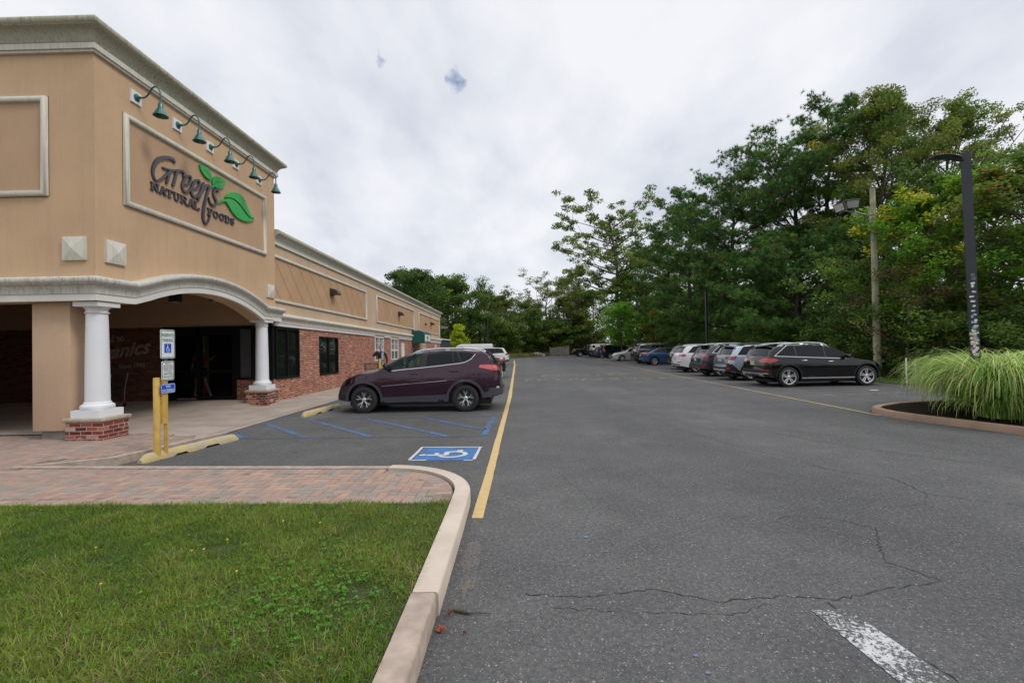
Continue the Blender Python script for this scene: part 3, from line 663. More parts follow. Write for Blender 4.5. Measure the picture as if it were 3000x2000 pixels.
LETTERS= [('N', [(9.491, 5.317), (9.73, 5.317), (9.489, 5.14), (9.728, 5.138)]), ('A', [(9.719, 5.317), (9.935, 5.317), (9.717, 5.138), (9.933, 5.137)]), ('T', [(9.913, 5.317), (10.131, 5.317), (9.911, 5.137), (10.128, 5.136)]), ('U', [(10.122, 5.317), (10.337, 5.316), (10.119, 5.136), (10.335, 5.134)]), ('R', [(10.343, 5.316), (10.574, 5.316), (10.341, 5.134), (10.572, 5.132)]), ('A', [(10.565, 5.316), (10.816, 5.316), (10.562, 5.132), (10.814, 5.131)]), ('L', [(10.785, 5.316), (10.988, 5.316), (10.783, 5.131), (10.985, 5.129)]), ('F', [(11.255, 5.294), (11.452, 5.298), (11.253, 5.115), (11.45, 5.119)]), ('O', [(11.457, 5.298), (11.683, 5.303), (11.454, 5.119), (11.68, 5.122)]), ('O', [(11.697, 5.303), (11.923, 5.308), (11.695, 5.122), (11.92, 5.126)]), ('D', [(11.933, 5.308), (12.165, 5.313), (11.93, 5.126), (12.162, 5.13)]), ('S', [(12.165, 5.313), (12.352, 5.317), (12.162, 5.13), (12.349, 5.133)])]
XT, YF, YB = -7.75, 8.25, 14.45        # tower side plane, front plane, back plane
B = thing('shop_building', 'tan stucco grocery building with arched porch tower and long brick wing', 'building', (-14, 14, 0))
ARC = [(9.01, 2.66)]+[(11.31+5.54*math.sin(a), -2.42+5.54*math.cos(a)) for a in [R(-23.5+47.0*k/16) for k in range(1, 16)]]+[(13.62, 2.62)]
ZT = 7.30
m = MB()
side = [(YF, ZT), (YF, 2.66)]+ARC+[(YB, 2.62), (YB, ZT)]
m.prism(side, 'x', XT-.38, XT)
m.box(-30, YF, 2.66, XT-.38, YF+.36, ZT); m.box(-30, YB-.35, 4.45, XT-.38, YB, ZT); m.box(-30, YF+.02, -.05, -10.9, YF+.36, 2.655)  # last box: unseen front wall, added to keep light out of the porch
m.build('wall', MT['stucco'], B)
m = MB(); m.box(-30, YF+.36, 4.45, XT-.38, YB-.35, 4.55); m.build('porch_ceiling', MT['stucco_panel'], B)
m = MB(); m.box(-30, YF+.02, ZT, XT-.03, YB-.02, ZT+.12); m.build('roof', MT['concrete_old'], B)
# top cornice
CP = [(0, 7.24), (.055, 7.24), (.055, 7.285), (.085, 7.285), (.085, 7.39), (.06, 7.395), (.06, 7.42), (.075, 7.46), (.10, 7.52), (.14, 7.575), (.20, 7.615), (.235, 7.63), (.235, 7.64), (.27, 7.66), (.285, 7.70), (.275, 7.745), (.24, 7.775), (.19, 7.785), (0, 7.785)]
path = [(-30, YF), (XT, YF), (XT, YB+.03), (-14, YB+.03)]
def swp(prof, path): mm = MB(); mm.sweep(path, prof); return mm
# travelling +x along the front wall the outside (-y) is to the right
m = swp([p for p in CP if p[1] <= 7.395 or p[0] == 0 and p[1] < 7.4]+[(0, 7.395)], path); m.build('cornice_strip', MT['trim'], B)
m = swp([(0, 7.396)]+[p for p in CP if p[1] > 7.395], path); m.build('cornice', MT['trim_old'], B, smooth=True, ang=40)
# entablature band with the arch: profile = (outward, height above the path line)
EP1 = [(0, 0), (.10, 0), (.10, .125), (0, .125)]
EP2 = [(0, .127), (.115, .127), (.118, .20), (.135, .25), (.165, .285), (.185, .295), (.185, .305), (.215, .325), (.228, .36), (.222, .395), (.20, .42), (.16, .435), (0, .44)]
def band(prof, name, mat, smooth):
    m = MB(); n = len(prof)
    line = [('f', -30.0, 2.655), ('c', 0, 2.655)]+[('s', y, z) for y, z in ARC]+[('s', YB+.0, 2.62)]
    pts = []
    sp_ = [(YF, 2.655)]+ARC+[(YB+.12, 2.62)]
    for k, (y, z) in enumerate(sp_):
        a = Vector(sp_[max(k-1, 0)]); b = Vector((y, z)); c = Vector(sp_[min(k+1, len(sp_)-1)])
        d1 = (b-a).normalized() if k > 0 else Vector((1, 0)); d2 = (c-b).normalized() if k < len(sp_)-1 else Vector((1, 0))
        n1_ = Vector((-d1.y, d1.x)); n2_ = Vector((-d2.y, d2.x)); nn = (n1_+n2_).normalized(); kk = 1/max(.5, nn.dot(n1_))
        for (u, v) in prof:
            yy = y+nn.x*v*kk - (u if k == 0 else 0)+(u*.6 if k == len(sp_)-1 else 0); m.v.append((XT+u, yy, z+nn.y*v*kk))
    for (u, v) in prof: m.v.append((-30, YF-u, 2.655+v))
    # reorder: front strip first
    S = len(sp_)
    for k in range(S-1):
        for j in range(n): m.f.append((k*n+j, (k+1)*n+j, (k+1)*n+(j+1) % n, k*n+(j+1) % n))
    for j in range(n): m.f.append((S*n+j, j, (j+1) % n, S*n+(j+1) % n))
    m.f.append(tuple(range((S-1)*n, S*n))); m.f.append(tuple(range(S*n, (S+1)*n)))
    return m.build(name, mat, B, smooth=smooth, ang=40)
band(EP1, 'architrave', MT['trim_clean'], False)
band(EP2, 'entablature', weathered_trim('stained_entablature', (.58, .56, .50), (.14, .13, .11), .8), True)
# stub wall beside the front column
m = MB(); m.box(-9.05, YF+.10, .26, -8.33, 8.95, 2.655, .012); m.build('pier', MT['stucco_pink'], B, smooth=True)
m = MB(); m.box(-8.94, YF+.17, .06, -8.34, 8.9, .26); m.build('pier_footing', MT['concrete_old'], B)
# raised moulding frames
def mould(name, x, y0, y1, z0, z1, w=.13, d=.075, sh=0.0, parent=B, axis='x', mat='trim'):
    """bullnose picture-frame moulding on a wall plane (axis x: plane X=x, spans Y,Z; axis y: plane Y=x, spans X,Z)"""
    m = MB(); prof = [(0, 0), (.012, .0), (w*.16, d*.75), (w*.38, d), (w*.62, d), (w*.84, d*.75), (w-.012, 0), (w, 0)]
    c = [(y0, z0), (y1, z0), (y1, z1), (y0, z1)]; ins = [(1, 1), (-1, 1), (-1, -1), (1, -1)]
    n = len(prof)
    for (cy, cz), (iy, iz) in zip(c, ins):
        for (u, v) in prof:
            a, b = cy+iy*u, cz+iz*u
            m.v.append((x+v, a, b) if axis == 'x' else (a, x-v, b))
    for k in range(4):
        for j in range(n-1): m.f.append((k*n+j, ((k+1) % 4)*n+j, ((k+1) % 4)*n+j+1, k*n+j+1))
    if sh: m.map(lambda X, Y, Z: (X, Y, Z+sh*(Y-14.6)))
    return m.build(name, MT[mat], parent, smooth=True, ang=50)
mould('panel_moulding', XT, 8.84, 13.92, 4.60, 6.46)
m = MB(); m.quad((XT+.006, 8.93, 4.69), (XT+.006, 13.83, 4.69), (XT+.006, 13.83, 6.37), (XT+.006, 8.93, 6.37)); m.build('wall_panel', MT['stucco_panel'], B)
mould('panel_moulding', YF, -14.5, -8.60, 4.59, 6.46, axis='y')
m = MB(); m.quad((-14.4, YF-.006, 4.68), (-8.69, YF-.006, 4.68), (-8.69, YF-.006, 6.37), (-14.4, YF-.006, 6.37)); m.build('wall_panel', MT['stucco_panel'], B)
# pyramid tiles
def rosette(axis, a, z, s):
    m = MB(); h = s/2
    pts = [(-h, -h, 0), (h, -h, 0), (h, h, 0), (-h, h, 0), (-h, -h, .045), (h, -h, .045), (h, h, .045), (-h, h, .045), (0, 0, .095)]
    if axis == 'x': v = [(XT+p[2], a+p[0], z+p[1]) for p in pts]
    else: v = [(a+p[0], YF-p[2], z+p[1]) for p in pts]
    m.add(v, [(0, 1, 5, 4), (1, 2, 6, 5), (2, 3, 7, 6), (3, 0, 4, 7), (4, 5, 8), (5, 6, 8), (6, 7, 8), (7, 4, 8)]); m.build('pyramid_tile', MT['trim'], B)
rosette('x', 8.65, 3.615, .43); rosette('x', 14.14, 3.55, .41); rosette('y', -8.115, 3.62, .43)

# columns with pedestals
def column(cx, cy, z0, hx, hy):
    c = sub('column', B); c.location = (0, 0, 0)
    m = MB(); m.lathe([(.186, .775), (.183, 1.0), (.178, 1.5), (.168, 2.1), (.161, 2.44)], cx, cy, 0, 40); m.build('shaft', MT['column_white'], c, smooth=True)
    m = MB(); m.lathe([(.20, .645), (.235, .65), (.252, .675), (.256, .70), (.246, .73), (.218, .748), (.208, .755), (.206, .772), (.187, .79)], cx, cy, 0, 40); m.box(cx-.262, cy-.262, .515, cx+.262, cy+.262, .648); m.build('base', MT['column_white'], c, smooth=True, ang=30)
    m = MB(); m.lathe([(.161, 2.43), (.180, 2.435), (.188, 2.445), (.180, 2.455), (.165, 2.46), (.163, 2.51), (.18, 2.525), (.198, 2.545), (.205, 2.56)], cx, cy, 0, 40); m.box(cx-.235, cy-.235, 2.558, cx+.235, cy+.235, 2.64); m.build('capital', MT['trim_white'], c, smooth=True, ang=30)
    p = MB(); p.box(cx-hx, cy-hy, z0-.08, cx+hx, cy+hy, .445); p.build('pedestal', MT['brick_ped'], B)
    p = MB(); p.box(cx-hx-.04, cy-hy-.04, .445, cx+hx+.04, cy+hy+.04, .513, .02); p.build('pedestal_cap', MT['stone_cap'], B, smooth=True)
column(-7.915, 8.455, .1, .335, .285)
column(-7.885, 13.90, .0, .315, .32)
# back wall of the porch
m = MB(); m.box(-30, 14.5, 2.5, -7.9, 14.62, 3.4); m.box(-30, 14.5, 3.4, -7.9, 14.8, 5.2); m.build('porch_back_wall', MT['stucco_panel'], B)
m = MB(); m.box(-30, 14.5, 0, -11.4, 14.64, 2.5); m.build('porch_brick_wall', MT['brick_shaded'], B); m = MB(); m.box(-9.05, 14.5, 0, -7.852, 14.62, .78); m.build('sill_wall', MT['brick'], B)
# mural lettering on the porch brick
mm = MB()
text_mb(mm, "ed to", .30, lambda x, y, d: (-13.0+x, 14.497, 2.16+y+.08*x), bold=.01)
text_mb(mm, "Organics", .62, lambda x, y, d: (-13.05+x, 14.496, 1.72+y+.14*x), bold=.015, shear=.35, w=2.3)
text_mb(mm, "Since 1986", .2, lambda x, y, d: (-12.45+x, 14.495, 1.28+y+.05*x), bold=.005)
mm.build('mural_lettering', plain('faded_mural_paint', (.30, .24, .19), .9, var=.3, scale=8), B, fix=False)
# storefront entrance
dr = sub('entrance_door', B)
m = MB()
for x0, x1 in ((-11.4, -11.3), (-10.32, -10.2), (-9.16, -9.05)): m.box(x0, 14.44, .12, x1, 14.58, 2.5)
m.box(-11.3, 14.44, 2.2, -9.16, 14.58, 2.5); m.box(-11.3, 14.46, 1.02, -9.16, 14.54, 1.1); m.box(-11.3, 14.46, .14, -9.16, 14.54, .26)
m.box(-9.05, 14.44, .78, -8.93, 14.58, 2.5); m.box(-8.55, 14.44, .78, -7.852, 14.58, 2.5); m.box(-8.93, 14.44, .78, -8.55, 14.58, .86); m.box(-8.93, 14.44, 2.4, -8.55, 14.58, 2.5)
m.build('door_frame', MT['black_frame'], dr)
m = MB(); m.box(-11.3, 14.495, .26, -9.16, 14.505, 2.2); m.build('pane', MT['glass_clear'], dr)
m = MB(); m.box(-8.93, 14.5, .86, -8.55, 14.51, 2.4); m.build('side_panel', plain('grey_side_panel', (.06, .062, .068), .5), dr)
dm = MB(); text_mb(dm, "automatic door", .07, lambda x, y, d: (-10.62+x, 14.435, .2+y), w=.62); dm.build('door_decal', MT['trim_white'], dr, fix=False)
# room behind the entrance
m = MB(); m.add([(-16, 14.66, .16), (-8.0, 14.66, .16), (-8.0, 21, .16), (-16, 21, .16)], [(0, 1, 2, 3)]); m.build('shop_floor', plain('shop_floor', (.20, .17, .14), .5), B, fix=False)
m = MB(); m.box(-16, 20.9, 0, -8, 21, 3); m.box(-16.1, 14.66, 0, -16, 21, 3); m.box(-16, 14.66, 2.9, -8, 21, 3); m.build('shop_inner_wall', plain('shop_inner_wall', (.13, .10, .07), .8), B)
# long wing: everything slopes gently with the grade
SH = -.0108; XW = -7.85; YE = 45.75
def sh(m): return m.map(lambda x, y, z: (x, y, z+SH*(y-14.6)))
m = MB(); w_open = [(14.62, 16.2, .75, 2.47), (17.85, 19.72, .72, 2.26), (24.8, 26.42, 1.15, 2.5), (27.95, 29.65, 1.15, 2.5), (30.5, 31.46, -.3, 2.30), (36.9, 38.5, 1.15, 2.3)]
def wall_open(m, x0, x1, ya, yb, za, zb, ops):
    ys = sorted(set([ya, yb]+[o[0] for o in ops]+[o[1] for o in ops]))
    for a, b in zip(ys, ys[1:]):
        o = next((o for o in ops if o[0] <= a+1e-6 and b <= o[1]+1e-6), None)
        if o is None: m.box(x0, a, za, x1, b, zb)
        else:
            if o[2] > za: m.box(x0, a, za, x1, b, o[2])
            if o[3] < zb: m.box(x0, a, o[3], x1, b, zb)
wall_open(m, XW-.3, XW, 14.62, YE, -.6, 2.5, w_open); m.box(-30, YE-.3, -.6, XW-.3, YE, 2.5)
sh(m).build('brick_wall', MT['brick'], B)
m = MB(); m.box(XW-.3, 14.5, 2.5, XW+.015, YE+.015, 5.3); m.box(-30, YE-.3, 2.5, XW-.3, YE+.015, 5.3)
sh(m).build('upper_wall', MT['stucco_pale'], B)
m = MB(); m.box(-30, 14.82, 5.0, XW-.3, YE-.3, 5.1); sh(m).build('roof', MT['concrete_old'], B)
def band2(prof, name, mat, y0, y1, ret=True):
    p = [(XW, y0), (XW, y1)]+([(-13, y1)] if ret else [])
    m = MB(); m.sweep(p, prof); sh(m); m.build(name, mat, B, smooth=True, ang=40)
band2([(0.0, 2.49), (.05, 2.49), (.05, 2.585), (0, 2.585)], 'band_strip', MT['trim_white'], 14.5, 24.76, False)
for a, b in ((26.46, 27.9), (29.7, 33.4), (35.9, YE)): band2([(0.0, 2.49), (.05, 2.49), (.05, 2.585), (0, 2.585)], 'band_strip', MT['trim_white'], a, b, b == YE)
FB = [(0, 2.587), (.065, 2.587), (.07, 2.65), (.085, 2.70), (.115, 2.745), (.135, 2.755), (.16, 2.775), (.175, 2.81), (.17, 2.85), (.145, 2.885), (.11, 2.90), (0, 2.905)]
band2(FB, 'string_course', MT['trim'], 14.5, 33.38, False); band2(FB, 'string_course', MT['trim'], 35.92, YE)
band2([(0.02, 5.12), (.075, 5.12), (.075, 5.21), (.02, 5.21)], 'cornice_strip', MT['trim'], 14.48, YE)
band2([(0.02, 5.215), (.07, 5.215), (.075, 5.28), (.10, 5.35), (.15, 5.41), (.20, 5.43), (.245, 5.455), (.26, 5.50), (.25, 5.545), (.21, 5.575), (.16, 5.585), (.0, 5.585)], 'cornice', weathered_trim('stained_wing_cornice', (.55, .53, .45), (.18, .165, .11), .65), 14.48, YE)
# wing panels with scored diamond lattice
for (ya, yb) in ((14.2, 23.46), (25.05, 34.17), (35.76, 45.2)):
    mould('panel_moulding', XW+.015, ya, yb, 3.26, 4.80, .12, .07, SH)
    p = MB(); x = XW+.020; p.quad((x, max(ya, 14.5)+.08, 3.34), (x, yb-.08, 3.34), (x, yb-.08, 4.72), (x, max(ya, 14.5)+.08, 4.72)); sh(p).build('wall_panel', stucco('scored_panel', (.52, .335, .20), .1), B, fix=False)
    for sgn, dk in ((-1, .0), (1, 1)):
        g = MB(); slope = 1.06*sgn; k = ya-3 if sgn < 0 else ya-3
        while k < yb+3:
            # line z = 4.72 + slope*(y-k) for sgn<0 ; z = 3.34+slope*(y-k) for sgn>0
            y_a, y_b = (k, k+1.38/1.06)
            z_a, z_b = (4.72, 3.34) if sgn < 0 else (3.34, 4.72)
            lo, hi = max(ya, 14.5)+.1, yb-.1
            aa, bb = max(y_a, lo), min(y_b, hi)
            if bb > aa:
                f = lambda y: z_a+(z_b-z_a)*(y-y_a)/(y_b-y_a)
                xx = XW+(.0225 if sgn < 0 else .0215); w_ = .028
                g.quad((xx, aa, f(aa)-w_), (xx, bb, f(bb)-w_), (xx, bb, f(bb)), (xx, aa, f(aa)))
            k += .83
        sh(g).build('score_line', plain('score_line_dark' if sgn < 0 else 'score_line_faint', (.19, .10, .05) if sgn < 0 else (.40, .245, .14), .9, var=.1), B, fix=False)  # dark brown along one slope, fainter along the other
# windows of the wing
def window(y0, y1, z0, z1, mat_f, fr=.07, mull=1, grid=False, blind=False):
    w = sub('window', B); xo = XW-.06
    m = MB(); m.box(xo, y0, z0, XW+.025, y0+fr, z1); m.box(xo, y1-fr, z0, XW+.025, y1, z1); m.box(xo, y0+fr, z1-fr, XW+.025, y1-fr, z1); m.box(xo, y0+fr, z0, XW+.025, y1-fr, z0+fr)
    for k in range(1, mull+1):
        c = y0+(y1-y0)*k/(mull+1); m.box(xo, c-fr*.55, z0+fr, XW+.01, c+fr*.55, z1-fr)
    if grid:
        zc_ = (z0+z1)/2-.08; m.box(xo, y0+fr, zc_-.045, XW+.008, y1-fr, zc_+.045)
        for k in range(1, 6):
            if k == 3: continue
            c = y0+(y1-y0)*k/6; m.box(xo+.02, c-.012, zc_, XW-.01, c+.012, z1-fr)
        zz_ = (zc_+z1)/2; m.box(xo+.02, y0+fr, zz_-.012, XW-.012, y1-fr, zz_+.012)
    sh(m); m.build('frame', mat_f, w)
    m = MB(); m.quad((XW-.045, y0+fr, z0+fr), (XW-.045, y1-fr, z0+fr), (XW-.045, y1-fr, z1-fr), (XW-.045, y0+fr, z1-fr)); sh(m).build('pane', glass_dark('window_pane_glass', (.012, .016, .013), .02, .25, (.5, .55, .5)), w, fix=False)
    if blind:
        m = MB(); n = 9
        for k in range(n): z = z1-fr-.02-k*.048; m.quad((XW-.075, y0+fr, z), (XW-.075, y1-fr, z), (XW-.06, y1-fr, z-.04), (XW-.06, y0+fr, z-.04))
        sh(m).build('blind', plain('pale_green_blind', (.42, .45, .36), .7), w, fix=False)
    m = MB(); m.quad((XW-.5, y0-.2, z0-.3), (XW-.5, y1+.2, z0-.3), (XW-.5, y1+.2, z1+.3), (XW-.5, y0-.2, z1+.3)); sh(m).build('inner_wall', plain('olive_inner_wall', (.09, .10, .05), .9, var=.5, scale=1.2), w, fix=False)
window(14.62, 16.2, .75, 2.47, MT['black_frame'], .075)
window(17.85, 19.72, .72, 2.26, MT['black_frame'], .07, blind=True)
window(24.8, 26.42, 1.15, 2.5, MT['white_frame'], .07, grid=True)
window(27.95, 29.65, 1.15, 2.5, MT['white_frame'], .07, grid=True)
window(36.9, 38.5, 1.15, 2.3, MT['white_frame'], .07, grid=True)
m = MB(); m.box(XW-.1, 30.55, -.3, XW-.02, 31.42, 2.27); sh(m).build('service_door', MT['trim_white'], B)
m = MB(); m.box(XW-.12, 33.9, -.3, XW+.01, 34.95, 2.2); sh(m).build('side_door', plain('dark_side_door', (.05, .04, .03), .5), B)
# green awning over the side door
A = thing('awning', 'dark green barrel awning with white sign face over the side door', 'awning', (XW, 34.7, 2.0))
m = MB(); zo = SH*(34.6-14.6)
prof = [(XW+.18, 2.33), (XW+.95, 2.33), (XW+.95, 2.95), (XW+.90, 3.10), (XW+.78, 3.2), (XW+.6, 3.235), (XW+.18, 3.235)]
prof = [(XW+.02 if i in (0, 6) else x, z+zo-.02) for i, (x, z) in enumerate(prof)]
m.prism(prof, 'y', 33.42, 35.9); m.v = [(p[0], p[1], p[2]) for p in m.v]
m.v = [(x, y, z) for (x, y, z) in m.v]
# prism on axis y takes (x,z) pairs
m.build('canopy', plain('green_canvas', (.0, .085, .065), .6, var=.12, coat=.1), A)
m = MB(); m.box(XW+.952, 33.62, 2.40+zo, XW+.958, 35.70, 2.92+zo); m.build('sign_face', MT['trim_white'], A)
m = MB(); mk = plain('dark_sign_print', (.05, .05, .05), .6)
text_mb(m, "M", .34, lambda x, y, d: (XW+.962, 34.45+x, 2.68+zo+y), bold=.01); m.box(XW+.96, 34.7, 2.45+zo, XW+.964, 34.76, 2.88+zo); m.lathe([(.0, 0), (.10, 0), (.10, .004), (0, .004)], XW+.96, 34.75, 2.72+zo, 12, 'x')
for k in range(2): m.box(XW+.96, 34.1, 2.43+.04*k+zo, XW+.964, 35.3, 2.445+.04*k+zo)
m.build('sign_print', mk, A, fix=False)
# handicapped sign at the far end of the wing
s_ = thing('small_wall_sign', 'small white sign with a dark arrow on the brick near the far end', 'sign', (XW, 43.1, 1.6))
m = MB(); m.box(XW+.0, 42.7, 1.52, XW+.03, 43.5, 1.98); m.build('sign_board', MT['trim_white'], s_)
m = MB(); m.box(XW+.031, 42.85, 1.72, XW+.036, 43.35, 1.82); m.build('arrow', MT['black_metal'], s_)
# box lights on the upper back wall of the porch
for (x_, w_) in ((-10.94, 'left'), (-9.62, 'right')):
    t = thing('porch_light', 'dark green box light high on the porch back wall, %s one' % w_, 'wall light', (x_, 14.4, 3.4), group='box lights in the porch')
    m = MB(); m.box(x_-.14, 14.28, 3.30, x_+.14, 14.498, 3.55, .01); m.build('housing', plain('dark_green_housing', (.03, .05, .04), .5), t); m = MB(); m.box(x_-.11, 14.30, 3.285, x_+.11, 14.46, 3.299); m.build('diffuser', MT['trim_white'], t)
# wall pack lights
for i, (y_, z_) in enumerate(((19.05, 4.12), (29.83, 3.99), (40.82, 3.89))):
    t = thing('wall_light', ['dark hooded wall light in the middle of the nearest scored panel', 'dark hooded wall light in the middle scored panel', 'dark hooded wall light in the farthest scored panel'][i], 'wall light', (XW, y_, z_), group='hooded wall lights along the wing')
    m = MB(); m.prism([(0, -.10), (.08, -.12), (.30, -.13), (.36, -.08), (.30, .03), (.16, .11), (0, .13)], 'y', -.19, .19); m.v = [(XW+.02+x, y_+y, z_+z) for x, y, z in m.v]; m.build('hood', MT['dark_bronze'], t)
    m = MB(); m.box(XW+.02, y_-.09, z_-.16, XW+.12, y_+.09, z_-.10); m.build('junction_box', MT['dark_bronze'], t)
t = thing('corner_light', 'pale shoebox light sticking out from the far end corner of the wing', 'wall light', (XW, YE, 3.8))
m = MB(); m.prism([(0, 3.62), (.1, 3.6), (.75, 3.66), (.82, 3.72), (.7, 3.82), (.3, 3.9), (0, 3.88)], 'y', YE-.5, YE-.1); m.v = [(XW+x+.03, y, z) for x, y, z in m.v]; m.build('housing', MT['galv'], t)
t = thing('camera_dome', 'small black security camera on the farthest scored panel', 'security camera', (XW, 38.3, 3.7))
m = MB(); m.lathe([(.0, 0), (.09, 0), (.10, .06), (.06, .16), (0, .18)], XW+.02, 38.3, 3.72, 14, 'x'); m.build('housing', MT['black_metal'], t)
# ---------------------------------------------------------------- gooseneck lamps over the sign
ords = ['nearest to the tower corner', 'second from the tower corner', 'middle of the five above the sign', 'fourth from the tower corner', 'farthest from the tower corner, past the panel']
first = None
for i, (y_, z_) in enumerate(((9.15, 6.90), (10.28, 6.89), (11.39, 6.875), (12.44, 6.865), (13.57, 6.84))):
    lab = 'green gooseneck lamp on a white plate, '+ords[i]
    if first is None:
        t = first = thing('gooseneck_lamp', lab, 'lamp', (XT, y_, z_), group='gooseneck lamps above the shop sign')
        m = MB(); m.box(0, -.125, -.125, .035, .125, .125); m.build('plate', MT['lamp_white'], t, local=True)
        for (a, b) in ((-.09, .09), (.09, .09), (-.09, -.09), (.09, -.09)):
            pass
        m = MB(); m.lathe([(0, .036), (.075, .036), (.075, .05), (.03, .065), (.024, .13), (0, .13)], 0, 0, 0, 20, 'x')
        m.tube([(.06, 0, 0), (.17, 0, -.005), (.22, 0, .01), (.265, 0, .05), (.31, 0, .12), (.35, 0, .185), (.40, 0, .22), (.445, 0, .215), (.495, 0, .175), (.525, 0, .10), (.53, 0, .0), (.53, 0, -.12)], .0165, 10); m.build('arm', MT['lamp_green'], t, smooth=True, local=True, ang=60)
        m = MB(); m.lathe([(.017, -.10), (.03, -.12), (.045, -.14), (.048, -.21), (.055, -.245), (.070, -.255), (.135, -.385), (.138, -.39), (.131, -.388), (.065, -.265), (0, -.26)], .53, 0, 0, 28); m.build('shade', MT['lamp_green'], t, smooth=True, local=True, ang=50)
    else:
        t = first.copy(); col.objects.link(t); t.location = (XT, y_, z_); t['label'] = lab
        for ch in list(first.children):
            c = ch.copy(); col.objects.link(c); c.parent = t
# ---------------------------------------------------------------- shop sign (letters stand proud of the wall)
S = thing('shop_sign', 'large grey script shop lettering with green leaves on the recessed tower panel', 'sign', (XT, 11, 5.4))
def solid_stroke(mb, pts, x0, x1):
    vs, fs = stroke(mb, pts, .05, None); n = len(vs)
    V = [(x1, v.x, v.y) for v in vs]+[(x0, v.x, v.y) for v in vs]
    k = n//2
    F = [f for f in fs]+[tuple(i+n for i in reversed(f)) for f in fs]
    for i in range(k-1): F += [(2*i, 2*i+2, 2*i+2+n, 2*i+n), (2*i+1, 2*i+1+n, 2*i+3+n, 2*i+3)]
    F += [(0, n, n+1, 1), (n-2, n-1, 2*n-1, 2*n-2)]
    mb.add(V, F)
    for (p, w_) in ((pts[0], pts[0][2]), (pts[-1], pts[-1][2])):
        pl = [(p[0]+w_/2*math.cos(a), p[1]+w_/2*math.sin(a)) for a in [2*PI*j/12 for j in range(12)]]
        mb.prism(pl, 'x', x0, x1-.0006)
m = MB()
for k, s_ in enumerate(GREENS): solid_stroke(m, s_, XT+.01, XT+.05+k*.0009)
m.build('script_lettering', MT['sign_grey'], S)
def slab(ch):
    w = .2; s = .13
    d = {'N': [((.17, 0), (.17, 1), w), ((.17, .95), (.83, .05), w*1.1), ((.83, 0), (.83, 1), w*.8), ((.0, .06), (.36, .06), s), ((0, .94), (.3, .94), s), ((.62, .94), (1, .94), s)],
         'A': [((.5, .96), (.16, .04), w*.8), ((.5, .96), (.84, .04), w*1.15), ((.26, .34), (.74, .34), s), ((0, .06), (.34, .06), s), ((.62, .06), (1, .06), s), ((.38, .94), (.6, .94), s)],
         'T': [((.5, 0), (.5, 1), w*1.2), ((.05, .93), (.95, .93), s*1.1), ((.08, .7), (.08, .99), s), ((.92, .7), (.92, .99), s), ((.28, .06), (.72, .06), s)],
         'U': [((.2, .98), (.2, .35), w), ((.2, .35), (.28, .12), w), ((.28, .12), (.5, .05), w*.8), ((.5, .05), (.72, .12), w*.8), ((.72, .12), (.8, .35), w*.8), ((.8, .35), (.8, .98), w*.8), ((0, .94), (.38, .94), s), ((.62, .94), (1, .94), s)],
         'R': [((.2, 0), (.2, 1), w), ((0, .06), (.42, .06), s), ((.05, .94), (.6, .94), s), ((.6, .93), (.8, .85), w*.8), ((.82, .85), (.82, .62), w), ((.8, .62), (.6, .52), w*.8), ((.2, .5), (.62, .5), s), ((.55, .5), (.82, .06), w), ((.7, .06), (1, .06), s)],
         'L': [((.25, 0), (.25, 1), w*1.15), ((0, .94), (.5, .94), s), ((0, .06), (.95, .06), s*1.1), ((.9, .04), (.9, .34), s)],
         'F': [((.25, 0), (.25, 1), w*1.15), ((0, .94), (.92, .94), s*1.1), ((.9, .68), (.9, .97), s), ((.25, .52), (.66, .52), s), ((.64, .4), (.64, .64), s*.8), ((0, .06), (.5, .06), s)],
         'D': [((.22, 0), (.22, 1), w), ((0, .06), (.55, .06), s), ((0, .94), (.55, .94), s), ((.55, .94), (.8, .8), w*.8), ((.82, .82), (.86, .5), w), ((.86, .5), (.82, .18), w), ((.8, .2), (.55, .06), w*.8)],
         'O': [(((.5+.37*math.cos(a)), .5+.45*math.sin(a)), ((.5+.37*math.cos(a+.524)), .5+.45*math.sin(a+.524)), w*(1.0 if abs(math.cos(a+.26)) > .6 else .75)) for a in [k*.5236 for k in range(12)]],
         'S': [((.85, .70), (.85, .97), s), ((.8, .85), (.5, .95), w*.7), ((.5, .95), (.22, .82), w*.8), ((.22, .82), (.24, .62), w), ((.24, .62), (.75, .40), w*1.1), ((.75, .40), (.8, .2), w), ((.8, .2), (.5, .05), w*.8), ((.5, .05), (.18, .15), w*.7), ((.13, .03), (.13, .32), s)]}
    return d[ch]
cntr = 0
for word, li in (('NATURAL', LETTERS[:7]), ('FOODS', LETTERS[7:])):
    m = MB()
    for ch, q in li:
        TL, TR, BL, BR = [Vector(p) for p in q]
        def uv(u, v):
            u = .04+u*.92; return (BL.lerp(BR, u)).lerp(TL.lerp(TR, u), v)
        wd_ = (TR-TL).length
        for (a, b, w) in slab(ch):
            cntr += 1
            A_ = Vector(a); B_ = Vector(b); d = (B_-A_); L = d.length
            if L < 1e-5: continue
            d /= L; asp = 1.1; n = Vector((-d.y, d.x)); e_ = d*w*.12
            cs = [A_-e_+n*w/2, B_+e_+n*w/2, B_+e_-n*w/2, A_-e_-n*w/2]
            pl = [tuple(uv(c.x, c.y)) for c in cs]
            m.prism(pl, 'x', XT+.01, XT+.038+(cntr % 13)*.0009)
    m.build('slab_lettering', MT['sign_grey'], S)
for k, l_ in enumerate(LEAVES):
    m = MB(); m.prism(l_, 'x', XT+.01, XT+.06+.001*k); m.build('leaf', MT['sign_green'], S)
m = MB()
for v_ in VEINS:
    for a, b in zip(v_, v_[1:]):
        a, b = Vector(a), Vector(b); d = (b-a).normalized(); n = Vector((-d.y, d.x))*.006
        m.quad(*[(XT+.0635, p.x, p.y) for p in (a+n, b+n, b-n, a-n)])
